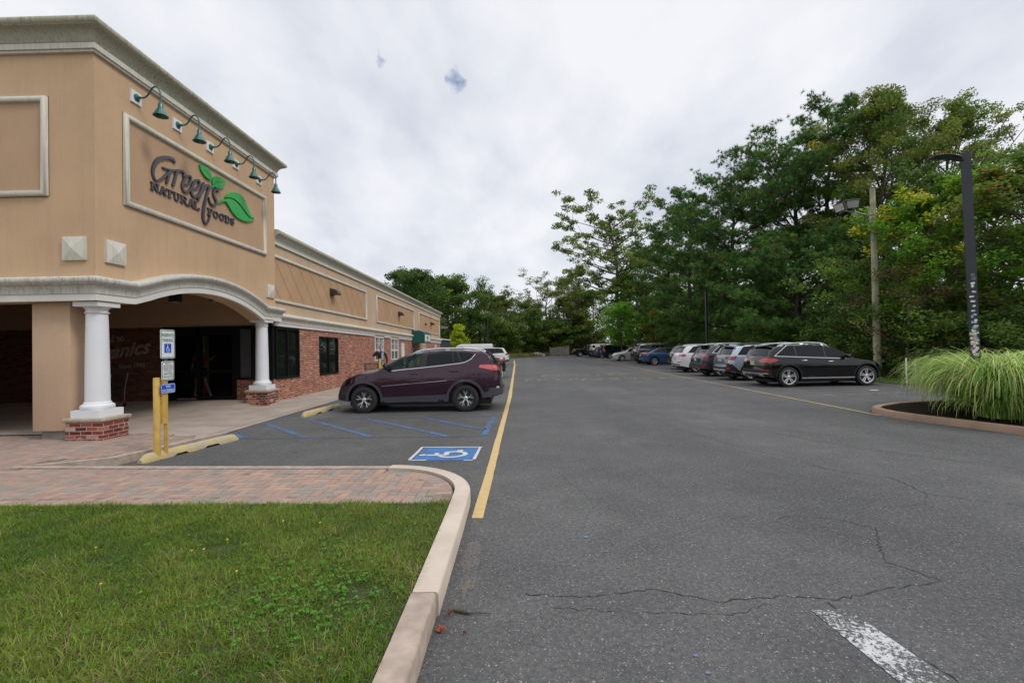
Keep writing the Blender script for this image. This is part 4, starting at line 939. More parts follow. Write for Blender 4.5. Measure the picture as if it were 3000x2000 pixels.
m.build('leaf_vein', MT['black_metal'], S, fix=False)
# dark annex behind the far end
t = thing('annex_building', 'low dark annex with pale roof edge past the end of the wing', 'building', (-12, 52, 0))
m = MB(); m.box(-16, 49, -.5, -8.4, 56, 2.6); m.build('wall', plain('dark_annex_wall', (.035, .035, .042), .8), t)
m = MB(); m.box(-16.1, 48.9, 2.6, -8.3, 56.1, 2.72); m.build('roof', MT['trim_white'], t)
# ================================================================ vehicles
DG = None
def bool_cut(me, cutters):
    o = bpy.data.objects.new('tmp', me); col.objects.link(o); cs = []
    bm = bmesh.new()
    for m in cutters:
        b = len(bm.verts); vs = [bm.verts.new(v) for v in m.v]
        for f in m.f: bm.faces.new([vs[i] for i in f])
    bmesh.ops.recalc_face_normals(bm, faces=bm.faces)
    cm = bpy.data.meshes.new('c'); bm.to_mesh(cm); bm.free()
    c = bpy.data.objects.new('c', cm); col.objects.link(c)
    md = o.modifiers.new('b', 'BOOLEAN'); md.operation = 'DIFFERENCE'; md.solver = 'EXACT'; md.object = c; md.use_self = True
    dg = bpy.context.evaluated_depsgraph_get(); dg.update()
    r = bpy.data.meshes.new_from_object(o.evaluated_get(dg))
    bpy.data.objects.remove(o); bpy.data.objects.remove(c); return r
def bvh_of(me):
    bm = bmesh.new(); bm.from_mesh(me); t = BVHTree.FromBMesh(bm); bm.free(); return t
WHEELS = {}
def wheel_meshes(r, rim, style, w=.225):
    key = (r, rim, style)
    if key in WHEELS: return WHEELS[key]
    h = w/2
    t = MB(); t.lathe([(rim-.012, -h+.02), (rim, -h), (r-.045, -h-.004), (r-.012, -h+.012), (r, -h+.04), (r, h-.04), (r-.012, h-.012), (r-.045, h+.004), (rim+.012, h+.002), (rim, h-.01), (rim-.012, h-.02)], 0, 0, 0, 44, 'y', None, False)
    ty = t.build('tyre', MT['black_rubber'], smooth=True, local=True, ang=40)
    m = MB(); dark = MB()
    dark.lathe([(rim-.012, -h+.02), (rim-.02, h-.03), (rim-.035, h-.075), (.10, h-.085), (0, h-.085)], 0, 0, 0, 32, 'y')
    dark.lathe([(.15, h-.083), (.15, h-.07), (.06, h-.065), (0, h-.065)], 0, 0, 0, 24, 'y')
    (dark if style == 'y5' else m).lathe([(rim, h-.004), (rim-.005, h+.002), (rim-.02, h-.004), (rim-.028, h-.028), (rim-.012, h-.03)], 0, 0, 0, 44, 'y', None, False)
    def spoke(a0, r0, a1, r1, w0, w1, y0=None, y1=None):
        p = Vector((r0*math.cos(a0), r0*math.sin(a0))); q = Vector((r1*math.cos(a1), r1*math.sin(a1))); d = (q-p).normalized(); n = Vector((-d.y, d.x))
        ya = h-.028 if y0 is None else y0; yb = h-.010 if y1 is None else y1
        c = [p+n*w0/2, p-n*w0/2, q-n*w1/2, q+n*w1/2]; ys = [ya, ya, yb, yb]
        m.add([(v.x, y, v.y) for v, y in zip(c, ys)]+[(v.x, y-.03, v.y) for v, y in zip(c, ys)], [(0, 1, 2, 3), (7, 6, 5, 4), (0, 4, 5, 1), (1, 5, 6, 2), (2, 6, 7, 3), (3, 7, 4, 0)])
    R_ = rim-.018
    if style == 'y5':
        for k in range(5):
            a = PI/2+2*PI*k/5
            spoke(a, .03, a, .10, .034, .026)
            for s in (-1, 1): spoke(a+s*.05, .095, a+s*.20, R_, .017, .011)
            for s in (-1, 1): spoke(a+s*.16, .12, a+s*.43, R_, .006, .006, h-.06, h-.045)
    elif style == 'twin5':
        for k in range(5):
            a = PI/2+2*PI*k/5
            for s in (-1, 1): spoke(a+s*.30, .05, a+s*.16, R_, .030, .034)
    elif style == 'y10':
        for k in range(10):
            a = 2*PI*k/10+.2; spoke(a, .05, a+.05, R_, .022, .026)
    elif style == 'cap':
        dark.lathe([(rim-.01, h-.02), (rim*.85, h-.005), (.05, h-.015), (0, h-.01)], 0, 0, 0, 32, 'y')
        for k in range(9):
            a = 2*PI*k/9; spoke(a, .05, a, R_*.94, .03, .055, h-.012, h-.004)
    elif style == 'five':
        for k in range(5):
            a = PI/2+2*PI*k/5; spoke(a, .03, a, R_, .06, .075)
    m.lathe([(.055, h-.06), (.055, h-.018), (.045, h-.010), (.0, h-.008)], 0, 0, 0, 20, 'y')
    rm = m.build('rim', MT['alloy'], smooth=True, local=True, ang=30)
    dk = dark.build('rim', MT['alloy_dark'], smooth=True, local=True, ang=40)
    # join dark backing into the same rim mesh with a second material slot
    bm = bmesh.new(); bm.from_mesh(rm.data); n0 = len(bm.faces); bm.from_mesh(dk.data); bm.faces.ensure_lookup_table()
    for f in bm.faces[n0:]: f.material_index = 1
    me = bpy.data.meshes.new('rim'); bm.to_mesh(me); bm.free(); me.materials.append(MT['alloy']); me.materials.append(MT['alloy_dark']); me.set_sharp_from_angle(angle=R(30))
    for f in me.polygons: f.use_smooth = True
    tm = ty.data
    for o in (ty, rm, dk): bpy.data.objects.remove(o)
    WHEELS[key] = (tm, me); return WHEELS[key]
def interp(pts, x):
    xs = [p[0] for p in pts]; zs = [p[1] for p in pts]; return float(np.interp(x, xs, zs))
class Car:
    def __init__(s, name, label, cat, loc, rz, W, top, paintm, wheels, r=.36, rim=.235, style='twin5', belt=(1.0, .98), tum=.20, clear=.22, group=None, crown=.03, arch=None, rear=(.45, .82), front=(.75, .70), bow=(.07, .17), tunnel=None, roofcut=None, sidebulge=.03, rimpaint=None):
        s.root = thing(name, label, cat, loc, rz, group); s.W = W; s.top = top; s.pm = paintm; s.wh = wheels; s.r = r
        xr, xf = top[0][0], top[-1][0]; s.x0, s.x1 = xr, xf
        def T(x): return sum(interp(top, max(xr, min(xf, x+d))) for d in (-.035, -.012, .012, .035))/4
        s.T = T; H = max(p[1] for p in top); s.H = H
        def bz(x): return belt[0]+(belt[1]-belt[0])*(x-xr)/(xf-xr)
        def plan(x):
            f = 1
            d = x-xr
            if d < rear[0]: f = min(f, rear[1]+(1-rear[1])*(1-(1-d/rear[0])**2.6))
            d = xf-x
            if d < front[0]: f = min(f, front[1]+(1-front[1])*(1-(1-d/front[0])**2.3))
            return f
        def Wf(x, z):
            b = bz(x); k = 1.0
            if z < .76: k -= (.76-z)*.085
            elif z < b: k -= sidebulge*((z-.76)/(b-.76))**1.25
            else: k -= sidebulge+tum*(z-b)/(H-b)
            pl = plan(x)
            if z > b: pl = 1-(1-pl)*.6
            return W/2*k*pl
        s.Wf = Wf
        def bot(x):
            z = clear; d = x-xr
            if d < .8: z += .16*(1-d/.8)
            d = xf-x
            if d < .7: z += .06*(1-d/.7)
            return z
        s.bot = bot
        base = np.linspace(xr, xf, 76); ks = [p[0] for p in top]
        extra = [k+d for k in ks for d in (-.03, .03)]
        xs = sorted(set([round(float(v), 3) for v in list(base)+extra if xr <= v <= xf]))
        xs = [x for i, x in enumerate(xs) if i == 0 or x-xs[i-1] > .008]
        rings = []
        for x in xs:
            zt, zb = T(x), bot(x); zt = max(zt, zb+.1)
            steep = abs(T(x+.02)-T(x-.02))/.04
            cr_ = crown if zt > 1.2 else crown*1.4
            rv = min(.075, (zt-zb)*.25); rh = .11 if zt > bz(x)+.2 else .16
            ztc = zt-cr_-rv; half = []
            for k in range(13): z = zb+(ztc-zb)*k/12; half.append((Wf(x, z), z))
            w1 = Wf(x, ztc)
            for k in range(1, 6): a = PI/2*k/5; half.append((w1-rh*(1-math.cos(a)), ztc+rv*math.sin(a)))
            yc = w1-rh
            for k in range(1, 9): y = yc*(1-k/8); half.append((y, zt-cr_*(y/yc)**2))
            half = [(0.0, zb)]+[(half[0][0]*.5, zb)]+half
            ring = [(x, y, z) for y, z in half]+[(x, -y, z) for y, z in reversed(half[1:-1])]
            rings.append(ring)
        n = len(rings[0]); V = [p for r_ in rings for p in r_]; F = []
        for i in range(len(rings)-1):
            for k in range(n): F.append((i*n+k, i*n+(k+1) % n, (i+1)*n+(k+1) % n, (i+1)*n+k))
        # fan caps
        for (ri, fl) in ((0, 0), (len(rings)-1, 1)):
            cz = (T(xs[ri])+bot(xs[ri]))/2; V.append((xs[ri], 0, cz)); c = len(V)-1
            for k in range(n): F.append((ri*n+k, ri*n+(k+1) % n, c))
        def warp(p):
            x, y, z = p; q = (y/(W/2))**2
            dr = x-xr; df = xf-x
            if dr < .9: x += bow[0]*q*(1-dr/.9)
            if df < 1.1: x -= bow[1]*q*(1-df/1.1)
            return (x, y, z)
        V = [warp(p) for p in V]
        me = bpy.data.meshes.new('body'); me.from_pydata(V, [], F); me.update()
        bm = bmesh.new(); bm.from_mesh(me); bmesh.ops.recalc_face_normals(bm, faces=bm.faces); bm.to_mesh(me); bm.free()
        ar = arch or r+.065; s.arch = ar
        cut = []
        for wx in wheels:
            for sg in (-1, 1):
                c = MB(); c.lathe([(ar, 0), (ar, .42)], wx, 0, r+.0, 36, 'y'); y0 = (W/2-.30) if sg > 0 else -(W/2-.30)-.42
                c.v = [(x, y+y0, z) for x, y, z in c.v]; cut.append(c)
        if roofcut: cut.append(roofcut)
        me = bool_cut(me, cut); s.bvh = bvh_of(me)
        if tunnel:
            c = MB(); c.prism(tunnel, 'y', -2, 2); me = bool_cut(me, [c])
        me.name = 'body'
        for f in me.polygons: f.use_smooth = True
        me.set_sharp_from_angle(angle=R(38)); me.materials.clear(); me.materials.append(paintm)
        s.body = mesh_obj('body', me, None, s.root)
        # dark underside / wheel-well filler
        ub = MB(); ub.box(xr+.35, -W/2+.32, .17, xf-.4, W/2-.32, clear+.03); ub.build('underbody', MT['plastic_blk'], s.root, local=True)
        tm, rm = wheel_meshes(r, rim, style)
        for wx in wheels:
            for sg in (1, -1):
                w = bpy.data.objects.new('wheel', None); col.objects.link(w); w.parent = s.root; w.location = (wx, sg*(W/2-.135), r)
                w.rotation_euler = (0, 0, 0 if sg > 0 else PI); w.empty_display_size = .1
                for nm, d in (('tyre', tm), ('rim', rm)):
                    o = bpy.data.objects.new(nm, d); col.objects.link(o); o.parent = w
    def ray(s, mode, a, b):
        o, d = {'L': ((a, 4, b), (0, -1, 0)), 'R': ((a, -4, b), (0, 1, 0)), 'B': ((-6, a, b), (1, 0, 0)), 'F': ((6, a, b), (-1, 0, 0)), 'T': ((a, b, 5), (0, 0, -1))}[mode]
        h = s.bvh.ray_cast(Vector(o), Vector(d))
        if h[0] is None: return None
        n = h[1]
        if n.dot(Vector(d)) > 0: n = -n
        return h[0], n
    def patch_mb(s, poly, mode, off=.005, mb=None, step=.05):
        mb = mb or MB()
        P = []
        for i in range(len(poly)):
            a = Vector(poly[i]); b = Vector(poly[(i+1) % len(poly)]); k = max(1, int((b-a).length/step))
            for j in range(k): P.append(a.lerp(b, j/k))
        nb = len(P); x0 = min(p.x for p in P); x1 = max(p.x for p in P); y0 = min(p.y for p in P); y1 = max(p.y for p in P)
        pl = [(p.x, p.y) for p in P]
        x = x0+step/2
        while x < x1:
            y = y0+step/2
            while y < y1:
                if inpoly(x, y, pl) and min((Vector((x, y))-p).length for p in P) > step*.45: P.append(Vector((x, y)))
                y += step
            x += step
        r_ = delaunay_2d_cdt(P, [(i, (i+1) % nb) for i in range(nb)], [list(range(nb))], 1, 1e-5)
        vs, fs, orig = r_[0], r_[2], r_[3]
        H = [s.ray(mode, v.x, v.y) for v in vs]
        base = len(mb.v); idx = {}
        tv = []
        for i, h in enumerate(H):
            if h is None: continue
            idx[i] = len(tv); tv.append(h[0]+h[1]*off)
        T_ = [tuple(idx[i] for i in f) for f in fs if all(i in idx for i in f)]
        T_ = [f for f in T_ if max((tv[f[i]]-tv[f[i-1]]).length for i in range(len(f))) < step*7]
        m = len(tv); extra = []; fb = {}
        # skirt down to the body
        from collections import Counter
        cnt = Counter()
        for f in T_:
            for i in range(len(f)): cnt[tuple(sorted((f[i], f[(i+1) % len(f)])))] += 1
        inv = {v: k for k, v in idx.items()}
        for f in list(T_):
            for i in range(len(f)):
                a, b = f[i], f[(i+1) % len(f)]
                if cnt[tuple(sorted((a, b)))] == 1:
                    for q in (a, b):
                        if q not in fb: fb[q] = m+len(extra); h = H[inv[q]]; extra.append(h[0]-h[1]*.004)
                    T_.append((b, a, fb[a], fb[b]))
        mb.add(tv+extra, T_); return mb
    def patch(s, name, poly, mode, mat, off=.005, parent=None, both=True, step=.05, smooth=True):
        out = []
        modes = ['L', 'R'] if (mode == 'S') else [mode]
        for md in modes:
            mb = s.patch_mb(poly, md, off, None, step)
            if mb.f: out.append(mb.build(name, MT[mat] if isinstance(mat, str) else mat, parent or s.root, smooth=smooth, local=True, ang=50))
        return out
    def line(s, name, pts, mode, w, mat, off=.004, parent=None, closed=False):
        if closed: pts = list(pts)+[pts[0], pts[1]]
        modes = ['L', 'R'] if mode == 'S' else [mode]; outs = []
        for md in modes:
            mb = MB(); Q = []
            for a, b in zip(pts, pts[1:]):
                a = Vector(a[:2]); b = Vector(b[:2]); k = max(1, int((b-a).length/.04)); Q += [a.lerp(b, j/k) for j in range(k)]
            Q.append(Vector(pts[-1][:2])); row = []
            for i, q in enumerate(Q):
                d = (Q[min(i+1, len(Q)-1)]-Q[max(i-1, 0)])
                if d.length < 1e-6: d = Vector((1, 0))
                d.normalize(); n = Vector((-d.y, d.x))*w/2
                hs = [s.ray(md, (q+n*t).x, (q+n*t).y) for t in (-1, 1)]
                if None in hs: row.append(None); continue
                b = len(mb.v); mb.v += [tuple(h[0]-h[1]*.002) for h in hs[:1]]+[tuple(h[0]+h[1]*off) for h in hs]+[tuple(hs[1][0]-hs[1][1]*.002)]; row.append(b)
            for a, b in zip(row, row[1:]):
                if a is None or b is None: continue
                if (Vector(mb.v[a+1])-Vector(mb.v[b+1])).length > .25: continue
                for j in range(3): mb.f.append((a+j, b+j, b+j+1, a+j+1))
            if mb.f: outs.append(mb.build(name, MT[mat] if isinstance(mat, str) else mat, parent or s.root, local=True))
        return outs
    def win(s, x0b, x0t, x1b, x1t, belt, inset=.075, n=10):
        """side window outline: belt(x) below, roof line minus inset above"""
        bl = [(x0b+(x1b-x0b)*k/4, belt(x0b+(x1b-x0b)*k/4)) for k in range(5)]
        tp = []
        for k in range(n+1):
            x = x1t+(x0t-x1t)*k/n; z = s.T(x)-inset
            tp.append((x, max(z, belt(x)+.02)))
        return bl+tp
    def arch_trim(s, mat='plastic', w=.06, off=.008, skip_low=.0):
        for wx in s.wh:
            for md in ('L', 'R'):
                a0, a1 = -12, 192; pts = []
                pi_ = [(wx+(s.arch+.003)*math.cos(R(a)), s.r+(s.arch+.003)*math.sin(R(a))) for a in np.linspace(a0, a1, 30)]
                po = [(wx+(s.arch+w)*math.cos(R(a)), s.r+(s.arch+w)*math.sin(R(a))) for a in np.linspace(a1, a0, 30)]
                mb = MB(); row = []
                for p, q in zip(pi_, reversed(po)):
                    hs = [s.ray(md, *p), s.ray(md, *q)]
                    if None in hs or min(p[1], q[1]) < s.bot(p[0])-.02: row.append(None); continue
                    b = len(mb.v); mb.v += [tuple(hs[0][0]-hs[0][1]*.02), tuple(hs[0][0]+hs[0][1]*off), tuple(hs[1][0]+hs[1][1]*off), tuple(hs[1][0]-hs[1][1]*.003)]; row.append(b)
                for a, b in zip(row, row[1:]):
                    if a is None or b is None: continue
                    for j in range(3): mb.f.append((a+j, b+j, b+j+1, a+j+1))
                if mb.f: mb.build('wheel_arch_trim', MT[mat] if isinstance(mat, str) else mat, s.root, smooth=True, local=True, ang=40)
    def mirror(s, x, z, mat=None):
        for sg in (1, -1):
            h = s.ray('L' if sg > 0 else 'R', x, z); y = h[0].y if h else sg*s.W/2*.9
            bm = bmesh.new(); bmesh.ops.create_uvsphere(bm, u_segments=16, v_segments=10, radius=1)
            m = MB()
            V = []
            for v in bm.verts:
                c = v.co; V.append((x+.085*(abs(c.x)**.8)*(1 if c.x > 0 else -.55), y+sg*(.14+.12*c.y), z+.03+.085*(abs(c.z)**.75)*(1 if c.z > 0 else -1)))
            bm.verts.index_update(); m.add(V, [[v.index for v in f.verts] for f in bm.faces]); bm.free()
            m.tube([(x, y-sg*.02, z-.03), (x, y+sg*.08, z-.015)], .022, 8)
            m.build('wing_mirror', mat or s.pm, s.root, smooth=True, local=True, ang=60)
    def handle(s, x, z, parent, mat='plastic_blk', md='L', L=.2):
        h = s.ray(md, x, z)
        if not h: return
        sg = 1 if md == 'L' else -1; y = h[0].y
        m = MB(); m.tube([(x-L/2, y+sg*.003, z), (x-L*.4, y+sg*.028, z), (x+L*.4, y+sg*.028, z+.004), (x+L/2, y+sg*.003, z+.004)], [.012, .014, .014, .012], 8)
        m.build('door_handle', MT[mat] if isinstance(mat, str) else mat, parent, smooth=True, local=True)
    def rails(s, x0, x1, mat='alloy', h=.05, yoff=.0):
        for sg in (1, -1):
            m = MB(); pts = []; n = 22
            for k in range(n+1):
                t = k/n; x = x0+(x1-x0)*t; e_ = min(1, t/.10, (1-t)/.10); w = s.Wf(x, s.T(x)-.1)-.055+yoff
                pts.append((x, sg*w, s.T(x)-.035+h*e_**.6))
            m.tube(pts, .019, 8)
            for t in (.08, .5, .92): x = x0+(x1-x0)*t; w = s.Wf(x, s.T(x)-.1)-.055; m.box(x-.06, sg*w-.014, s.T(x)-.06, x+.06, sg*w+.014, s.T(x)-.03+h)
            m.build('roof_rail', MT[mat], s.root, smooth=True, local=True)
    def plate(s, z, mat='plate_nj', x=None, w=.15, y=0.0):
        h = s.ray('B', y, z); m = MB(); xx = h[0].x-.018
        m.box(xx, y-w, z-.075, xx+.012, y+w, z+.075, .004); o = m.build('number_plate', MT[mat], s.root, local=True)
        k = MB(); random.seed(int(z*1000+s.W*100))
        return o
    def doors(s, seams, handles, sill, belt, mat_h='plastic_blk'):
        for md in ('L', 'R'):
            for (xa, xb), hx in zip(seams, handles):
                d = sub('door', s.root); d.name = 'door'
                pts = [(xa, sill), (xb, sill), (xb, belt(xb)-.005), (xa, belt(xa)-.005)]
                # rear door edge follows the wheel arch
                def arcx(x, z):
                    for wx in s.wh:
                        dx, dz = x-wx, z-s.r; dd = math.hypot(dx, dz); rr_ = s.arch+.085
                        if dd < rr_: return (wx+dx/dd*rr_, s.r+dz/dd*rr_)
                    return (x, z)
                pp = []
                for a, b in zip(pts, pts[1:]+pts[:1]):
                    k = 8
                    for j in range(k): pp.append(arcx(a[0]+(b[0]-a[0])*j/k, a[1]+(b[1]-a[1])*j/k))
                s.line('door_seam', pp+[pp[0]], md, .009, 'plastic_blk', .0012, d)
                s.handle(hx, belt(hx)-.13, d, mat_h, md)
def mk_paint(n, c, metal=.35, rough=.28): return paint(n, c, metal, rough)
P_ = {'plum': mk_paint('dark_plum_paint', (.034, .009, .022), .45, .22), 'black': mk_paint('black_car_paint', (.002, .002, .0025), .1, .15),
      'silverblue': mk_paint('silver_blue_paint', (.40, .46, .54), .5, .3), 'gray': mk_paint('graphite_paint', (.055, .06, .068), .5, .25),
      'white': mk_paint('white_car_paint', (.66, .67, .68), .0, .3), 'blue': mk_paint('mid_blue_paint', (.035, .095, .20), .5, .25),
      'slate': mk_paint('dark_slate_paint', (.022, .03, .045), .5, .25), 'silver': mk_paint('pale_silver_paint', (.46, .47, .46), .5, .35),
      'navy': mk_paint('navy_paint', (.008, .014, .035), .4, .2), 'cream': mk_paint('cream_white_paint', (.62, .62, .58), .0, .35), 'blueblack': mk_paint('blue_black_paint', (.012, .014, .024), .4, .2)}
# ---- plum crossover, nose towards the shop (traced side view: zoom px -> metres)
def rv(zx, zy): return (-1.27+(1695-zx)/444.5, .35+(735+(1695-zx)*.021-zy)/444.5)
top = [(-2.27, .50), (-2.26, .66), (-2.20, .76), (-2.185, 1.12), (-2.10, 1.21), (-1.90, 1.53), (-1.78, 1.595), (-1.2, 1.64), (-.6, 1.645), (-.22, 1.62), (.16, 1.56), (.52, 1.45), (.98, 1.185), (1.10, 1.15), (1.53, 1.10), (1.76, 1.05), (1.95, .97), (2.10, .86), (2.22, .68), (2.26, .48)]
tun = [rv(*p) for p in ((830, 400), (822, 385), (880, 335), (962, 278), (1042, 242), (1120, 222), (1180, 213), (1155, 365))]
RV = Car('parked_car', 'dark plum crossover parked nose-in beside the blue hatched aisle', 'car', (-2.67, 12.78, 0), PI, 1.85, top, P_['plum'], (-1.27, 1.40), .352, .235, 'y5', belt=(1.12, 1.02), tum=.20, clear=.27, arch=.44, front=(.85, .66), rear=(.5, .80), tunnel=tun, sidebulge=.028)
belt = lambda x: rv(1695-(x+1.27)*444.5, 0)[1]*0+1.235-.045*(x+1.2)
gp = paint('cladding_grey', (.05, .052, .062), .0, .5)
RV.patch('window_surround', [rv(*p) for p in ((1172, 388), (1196, 188), (1400, 180), (1610, 185), (1700, 192), (1812, 214), (1750, 290), (1700, 312), (1640, 328))], 'S', 'plastic_blk', .003)
RV.patch('side_window', [rv(*p) for p in ((820, 412), (806, 378), (870, 328), (960, 265), (1040, 228), (1120, 209), (1196, 199), (1166, 372))], 'S', 'car_glass_clear', .006)
RV.line('window_frame', [rv(*p) for p in ((815, 414), (800, 376), (868, 322), (958, 259), (1038, 222), (1120, 203), (1200, 192), (1170, 376))], 'S', .025, 'plastic_blk', .008)
RV.patch('side_window', [rv(*p) for p in ((1255, 194), (1500, 191), (1588, 196), (1640, 318), (1237, 362))], 'S', 'car_glass', .006)
RV.patch('side_window', [rv(*p) for p in ((1612, 197), (1700, 204), (1795, 219), (1742, 276), (1700, 300), (1656, 314))], 'S', 'car_glass', .006)
RV.line('window_divider', [rv(1545, 194), rv(1560, 325)], 'S', .02, 'plastic_blk', .008)
RV.line('chrome_strip', [rv(*p) for p in ((812, 424), (1000, 402), (1190, 383), (1420, 357), (1650, 328), (1710, 311), (1765, 280), (1812, 222))], 'S', .016, 'chrome', .011)
RV.line('side_moulding', [rv(725, 597), rv(1480, 528)], 'S', .009, 'alloy', .006)
for md in ('L', 'R'):
    d = sub('door', RV.root); RV.line('door_seam', [rv(*p) for p in ((700, 425), (688, 530), (703, 650), (732, 738))], md, .009, 'plastic_blk', .001, d); RV.line('door_seam', [rv(*p) for p in ((1196, 384), (1172, 560), (1190, 742))], md, .009, 'plastic_blk', .001, d); RV.handle(*rv(1100, 455), d, 'plastic_blk', md, .24)
    d = sub('door', RV.root); RV.line('door_seam', [rv(*p) for p in ((1640, 200), (1655, 328), (1660, 420), (1652, 480), (1590, 530), (1520, 610), (1482, 700), (1480, 740))], md, .009, 'plastic_blk', .001, d); RV.handle(*rv(1560, 422), d, 'plastic_blk', md, .24)
RV.patch('sill_trim', [rv(*p) for p in ((700, 800), (705, 740), (735, 728), (1100, 710), (1470, 690), (1500, 690), (1500, 778), (1100, 775), (760, 790))], 'S', gp, .012)
RV.line('fuel_flap', [rv(1780+38*math.cos(a), 410+38*math.sin(a)) for a in np.linspace(0, 2*PI, 22)], 'S', .007, 'plastic_blk', .0012)
RV.arch_trim(gp, .062, .014)
RV.patch('tail_light', [rv(*p) for p in ((1855, 378), (1868, 348), (1960, 344), (2140, 356), (2140, 400), (2020, 408), (1960, 395))], 'S', 'pink_lens', .018, step=.03)
RV.patch('bumper_trim', [rv(*p) for p in ((1900, 662), (2060, 640), (2200, 600), (2200, 700), (1990, 740), (1900, 775))], 'S', gp, .014)
RV.line('bumper_crease', [rv(*p) for p in ((1900, 600), (2000, 575), (2090, 560))], 'S', .03, P_['plum'], .016)
RV.patch('reflector', [rv(*p) for p in ((2048, 612), (2060, 590), (2085, 592), (2080, 616))], 'S', 'clear_lens', .018, step=.03)
RV.patch('headlight', [rv(*p) for p in ((218, 545), (245, 500), (290, 478), (350, 472), (340, 492), (290, 512), (250, 542))], 'S', 'clear_lens', .012, step=.03)
RV.patch('turn_signal', [rv(*p) for p in ((290, 500), (352, 474), (343, 492), (300, 512))], 'S', 'amber', .016, step=.03)
RV.patch('lower_grille', [rv(*p) for p in ((100, 560), (205, 560), (200, 640), (215, 720), (300, 700), (298, 800), (100, 800))], 'S', 'plastic_blk', .006)
RV.patch('rear_window', [(-.62, 1.25), (.62, 1.25), (.52, 1.50), (-.52, 1.50)], 'B', 'car_glass', .006)
RV.patch('bumper_trim', [(-.9, .36), (.9, .36), (.9, .62), (-.9, .62)], 'B', gp, .010)
RV.plate(.92, 'plate_nj')
for y in (-1, 1): RV.patch('tail_light', sorted([(y*.45, 1.08), (y*.92, 1.06), (y*.92, 1.19), (y*.45, 1.17)], key=lambda p: math.atan2(p[1]-1.125, p[0]-y*.7)), 'B', 'pink_lens', .014)
m = MB(); m.add([(-1.80, -.60, 1.585), (-1.80, .60, 1.585), (-2.02, .56, 1.56), (-2.02, -.56, 1.56), (-1.80, -.60, 1.61), (-1.80, .60, 1.61), (-2.02, .56, 1.575), (-2.02, -.56, 1.575)], [(0, 1, 2, 3), (7, 6, 5, 4), (0, 4, 5, 1), (1, 5, 6, 2), (2, 6, 7, 3), (3, 7, 4, 0)]); m.build('spoiler', P_['plum'], RV.root, local=True)
RV.mirror(*rv(800, 385), MT['plastic_blk']); RV.rails(-1.72, .12, 'alloy', .055)
RV.patch('windscreen', [(.24, -.58), (.90, -.68), (.90, .68), (.24, .58)], 'T', 'car_glass', .005)
# seat and wheel seen through the front window
m = MB(); m.lathe([(.17, -.012), (.185, 0), (.17, .012), (.158, 0), (.17, -.012)], 0, 0, 0, 24); st = m.build('steering_wheel', MT['plastic_blk'], RV.root, smooth=True, local=True); st.location = (.42, .36, 1.10); st.rotation_euler = (0, R(65), 0)
for y_ in (.36, -.36):
    m = MB(); m.box(-.36, y_-.23, 1.06, -.22, y_+.23, 1.30, .05); m.box(-.33, y_-.12, 1.31, -.24, y_+.12, 1.49, .04); m.build('front_seat', plain('grey_seat_cloth', (.10, .11, .11), .9), RV.root, smooth=True, local=True)

# ---- generic dresser for the other cars
def dress(c, x0, x1, pil, zb0, zb1, inset=.075, rear_ins=.16, chrome=False, seams=None, handles=None, sill=.36, trim='plastic_blk', handle_mat=None, glassy='car_glass', front_tip=None, rt=None):
    bl = lambda x: zb0+(zb1-zb0)*(x-x0)/(x1-x0)
    rt_ = x0+rear_ins if rt is None else rt
    xs = np.linspace(rt_, x1-.02, 30); xt = x1
    for x in xs:
        if c.T(x)-inset < bl(x)+.03 and x > 0: xt = x; break
    # surround then panes
    sur = c.win(x0-.03, rt_-.01, xt+.03, xt+.01, lambda x: bl(x)-.018, inset-.02, 18)
    c.patch('window_surround', sur, 'S', trim, .003)
    edges = [(x0, rt_)]+[(p, p) for p in pil]+[(xt-.02, xt-.03)]
    for (a, b) in zip(edges, edges[1:]):
        sl_ = .022
        c.patch('side_window', c.win(a[0]+sl_, a[1]+sl_, b[0]-sl_, b[1]-sl_, bl, inset, 10), 'S', glassy, .006)
    if chrome:
        w = c.win(x0-.01, rt_, xt, xt-.01, lambda x: bl(x)-.008, inset-.012, 18); c.line('chrome_strip', w+[w[0]], 'S', .018, 'chrome', .010)
    c.bl = bl
    if seams: c.doors(seams, handles, sill, bl, handle_mat or c.pm)
def poly_m(p): return [(-a, b) for a, b in reversed(p)]
def rear_lights(c, polys, mat='red_lens', off=.014):
    for p in polys:
        for q in (p, poly_m(p)): c.patch('tail_light', q, 'B', mat, off, step=.035)
def side_lights(c, poly, mat='red_lens', off=.014, name='tail_light'): c.patch(name, poly, 'S', mat, off, step=.035)

# ---- black crossover in front on the right
top = [(-2.33, .47), (-2.325, .70), (-2.29, .84), (-2.26, 1.02), (-2.16, 1.14), (-1.98, 1.44), (-1.86, 1.52), (-1.4, 1.595), (-.6, 1.635), (-.1, 1.60), (.3, 1.50), (.98, 1.13), (1.08, 1.09), (1.6, 1.02), (1.98, .94), (2.20, .82), (2.32, .62), (2.35, .45)]
G = Car('parked_car', 'glossy black crossover with silver wheels, nearest in the right-hand row', 'car', (11.38, 17.88, 0), R(1.2), 1.89, top, P_['black'], (-1.43, 1.46), .378, .268, 'twin5', belt=(1.08, .98), tum=.21, arch=.445, clear=.25)
dress(G, -1.93, .80, (-1.12, -.05), 1.16, 1.03, chrome=True, seams=((-1.05, -.03), (-.03, .95)), handles=(-.85, .12), handle_mat='chrome', rear_ins=.52, inset=.065)
G.arch_trim('plastic_blk', .05, .012)
G.line('sill_strip', [(-.95, .335), (1.0, .335)], 'S', .035, 'alloy', .016); G.line('waist_crease', [(-1.9, 1.06), (-1.2, 1.03), (-.2, .98), (.9, .93)], 'S', .008, P_['black'], .006)
side_lights(G, [(-1.80, 1.02), (-2.05, 1.08), (-2.3, 1.07), (-2.3, .93), (-2.1, .90), (-1.95, .95)])
rear_lights(G, [[(.36, .98), (.60, .90), (.95, .93), (.95, 1.07), (.60, 1.07)]])
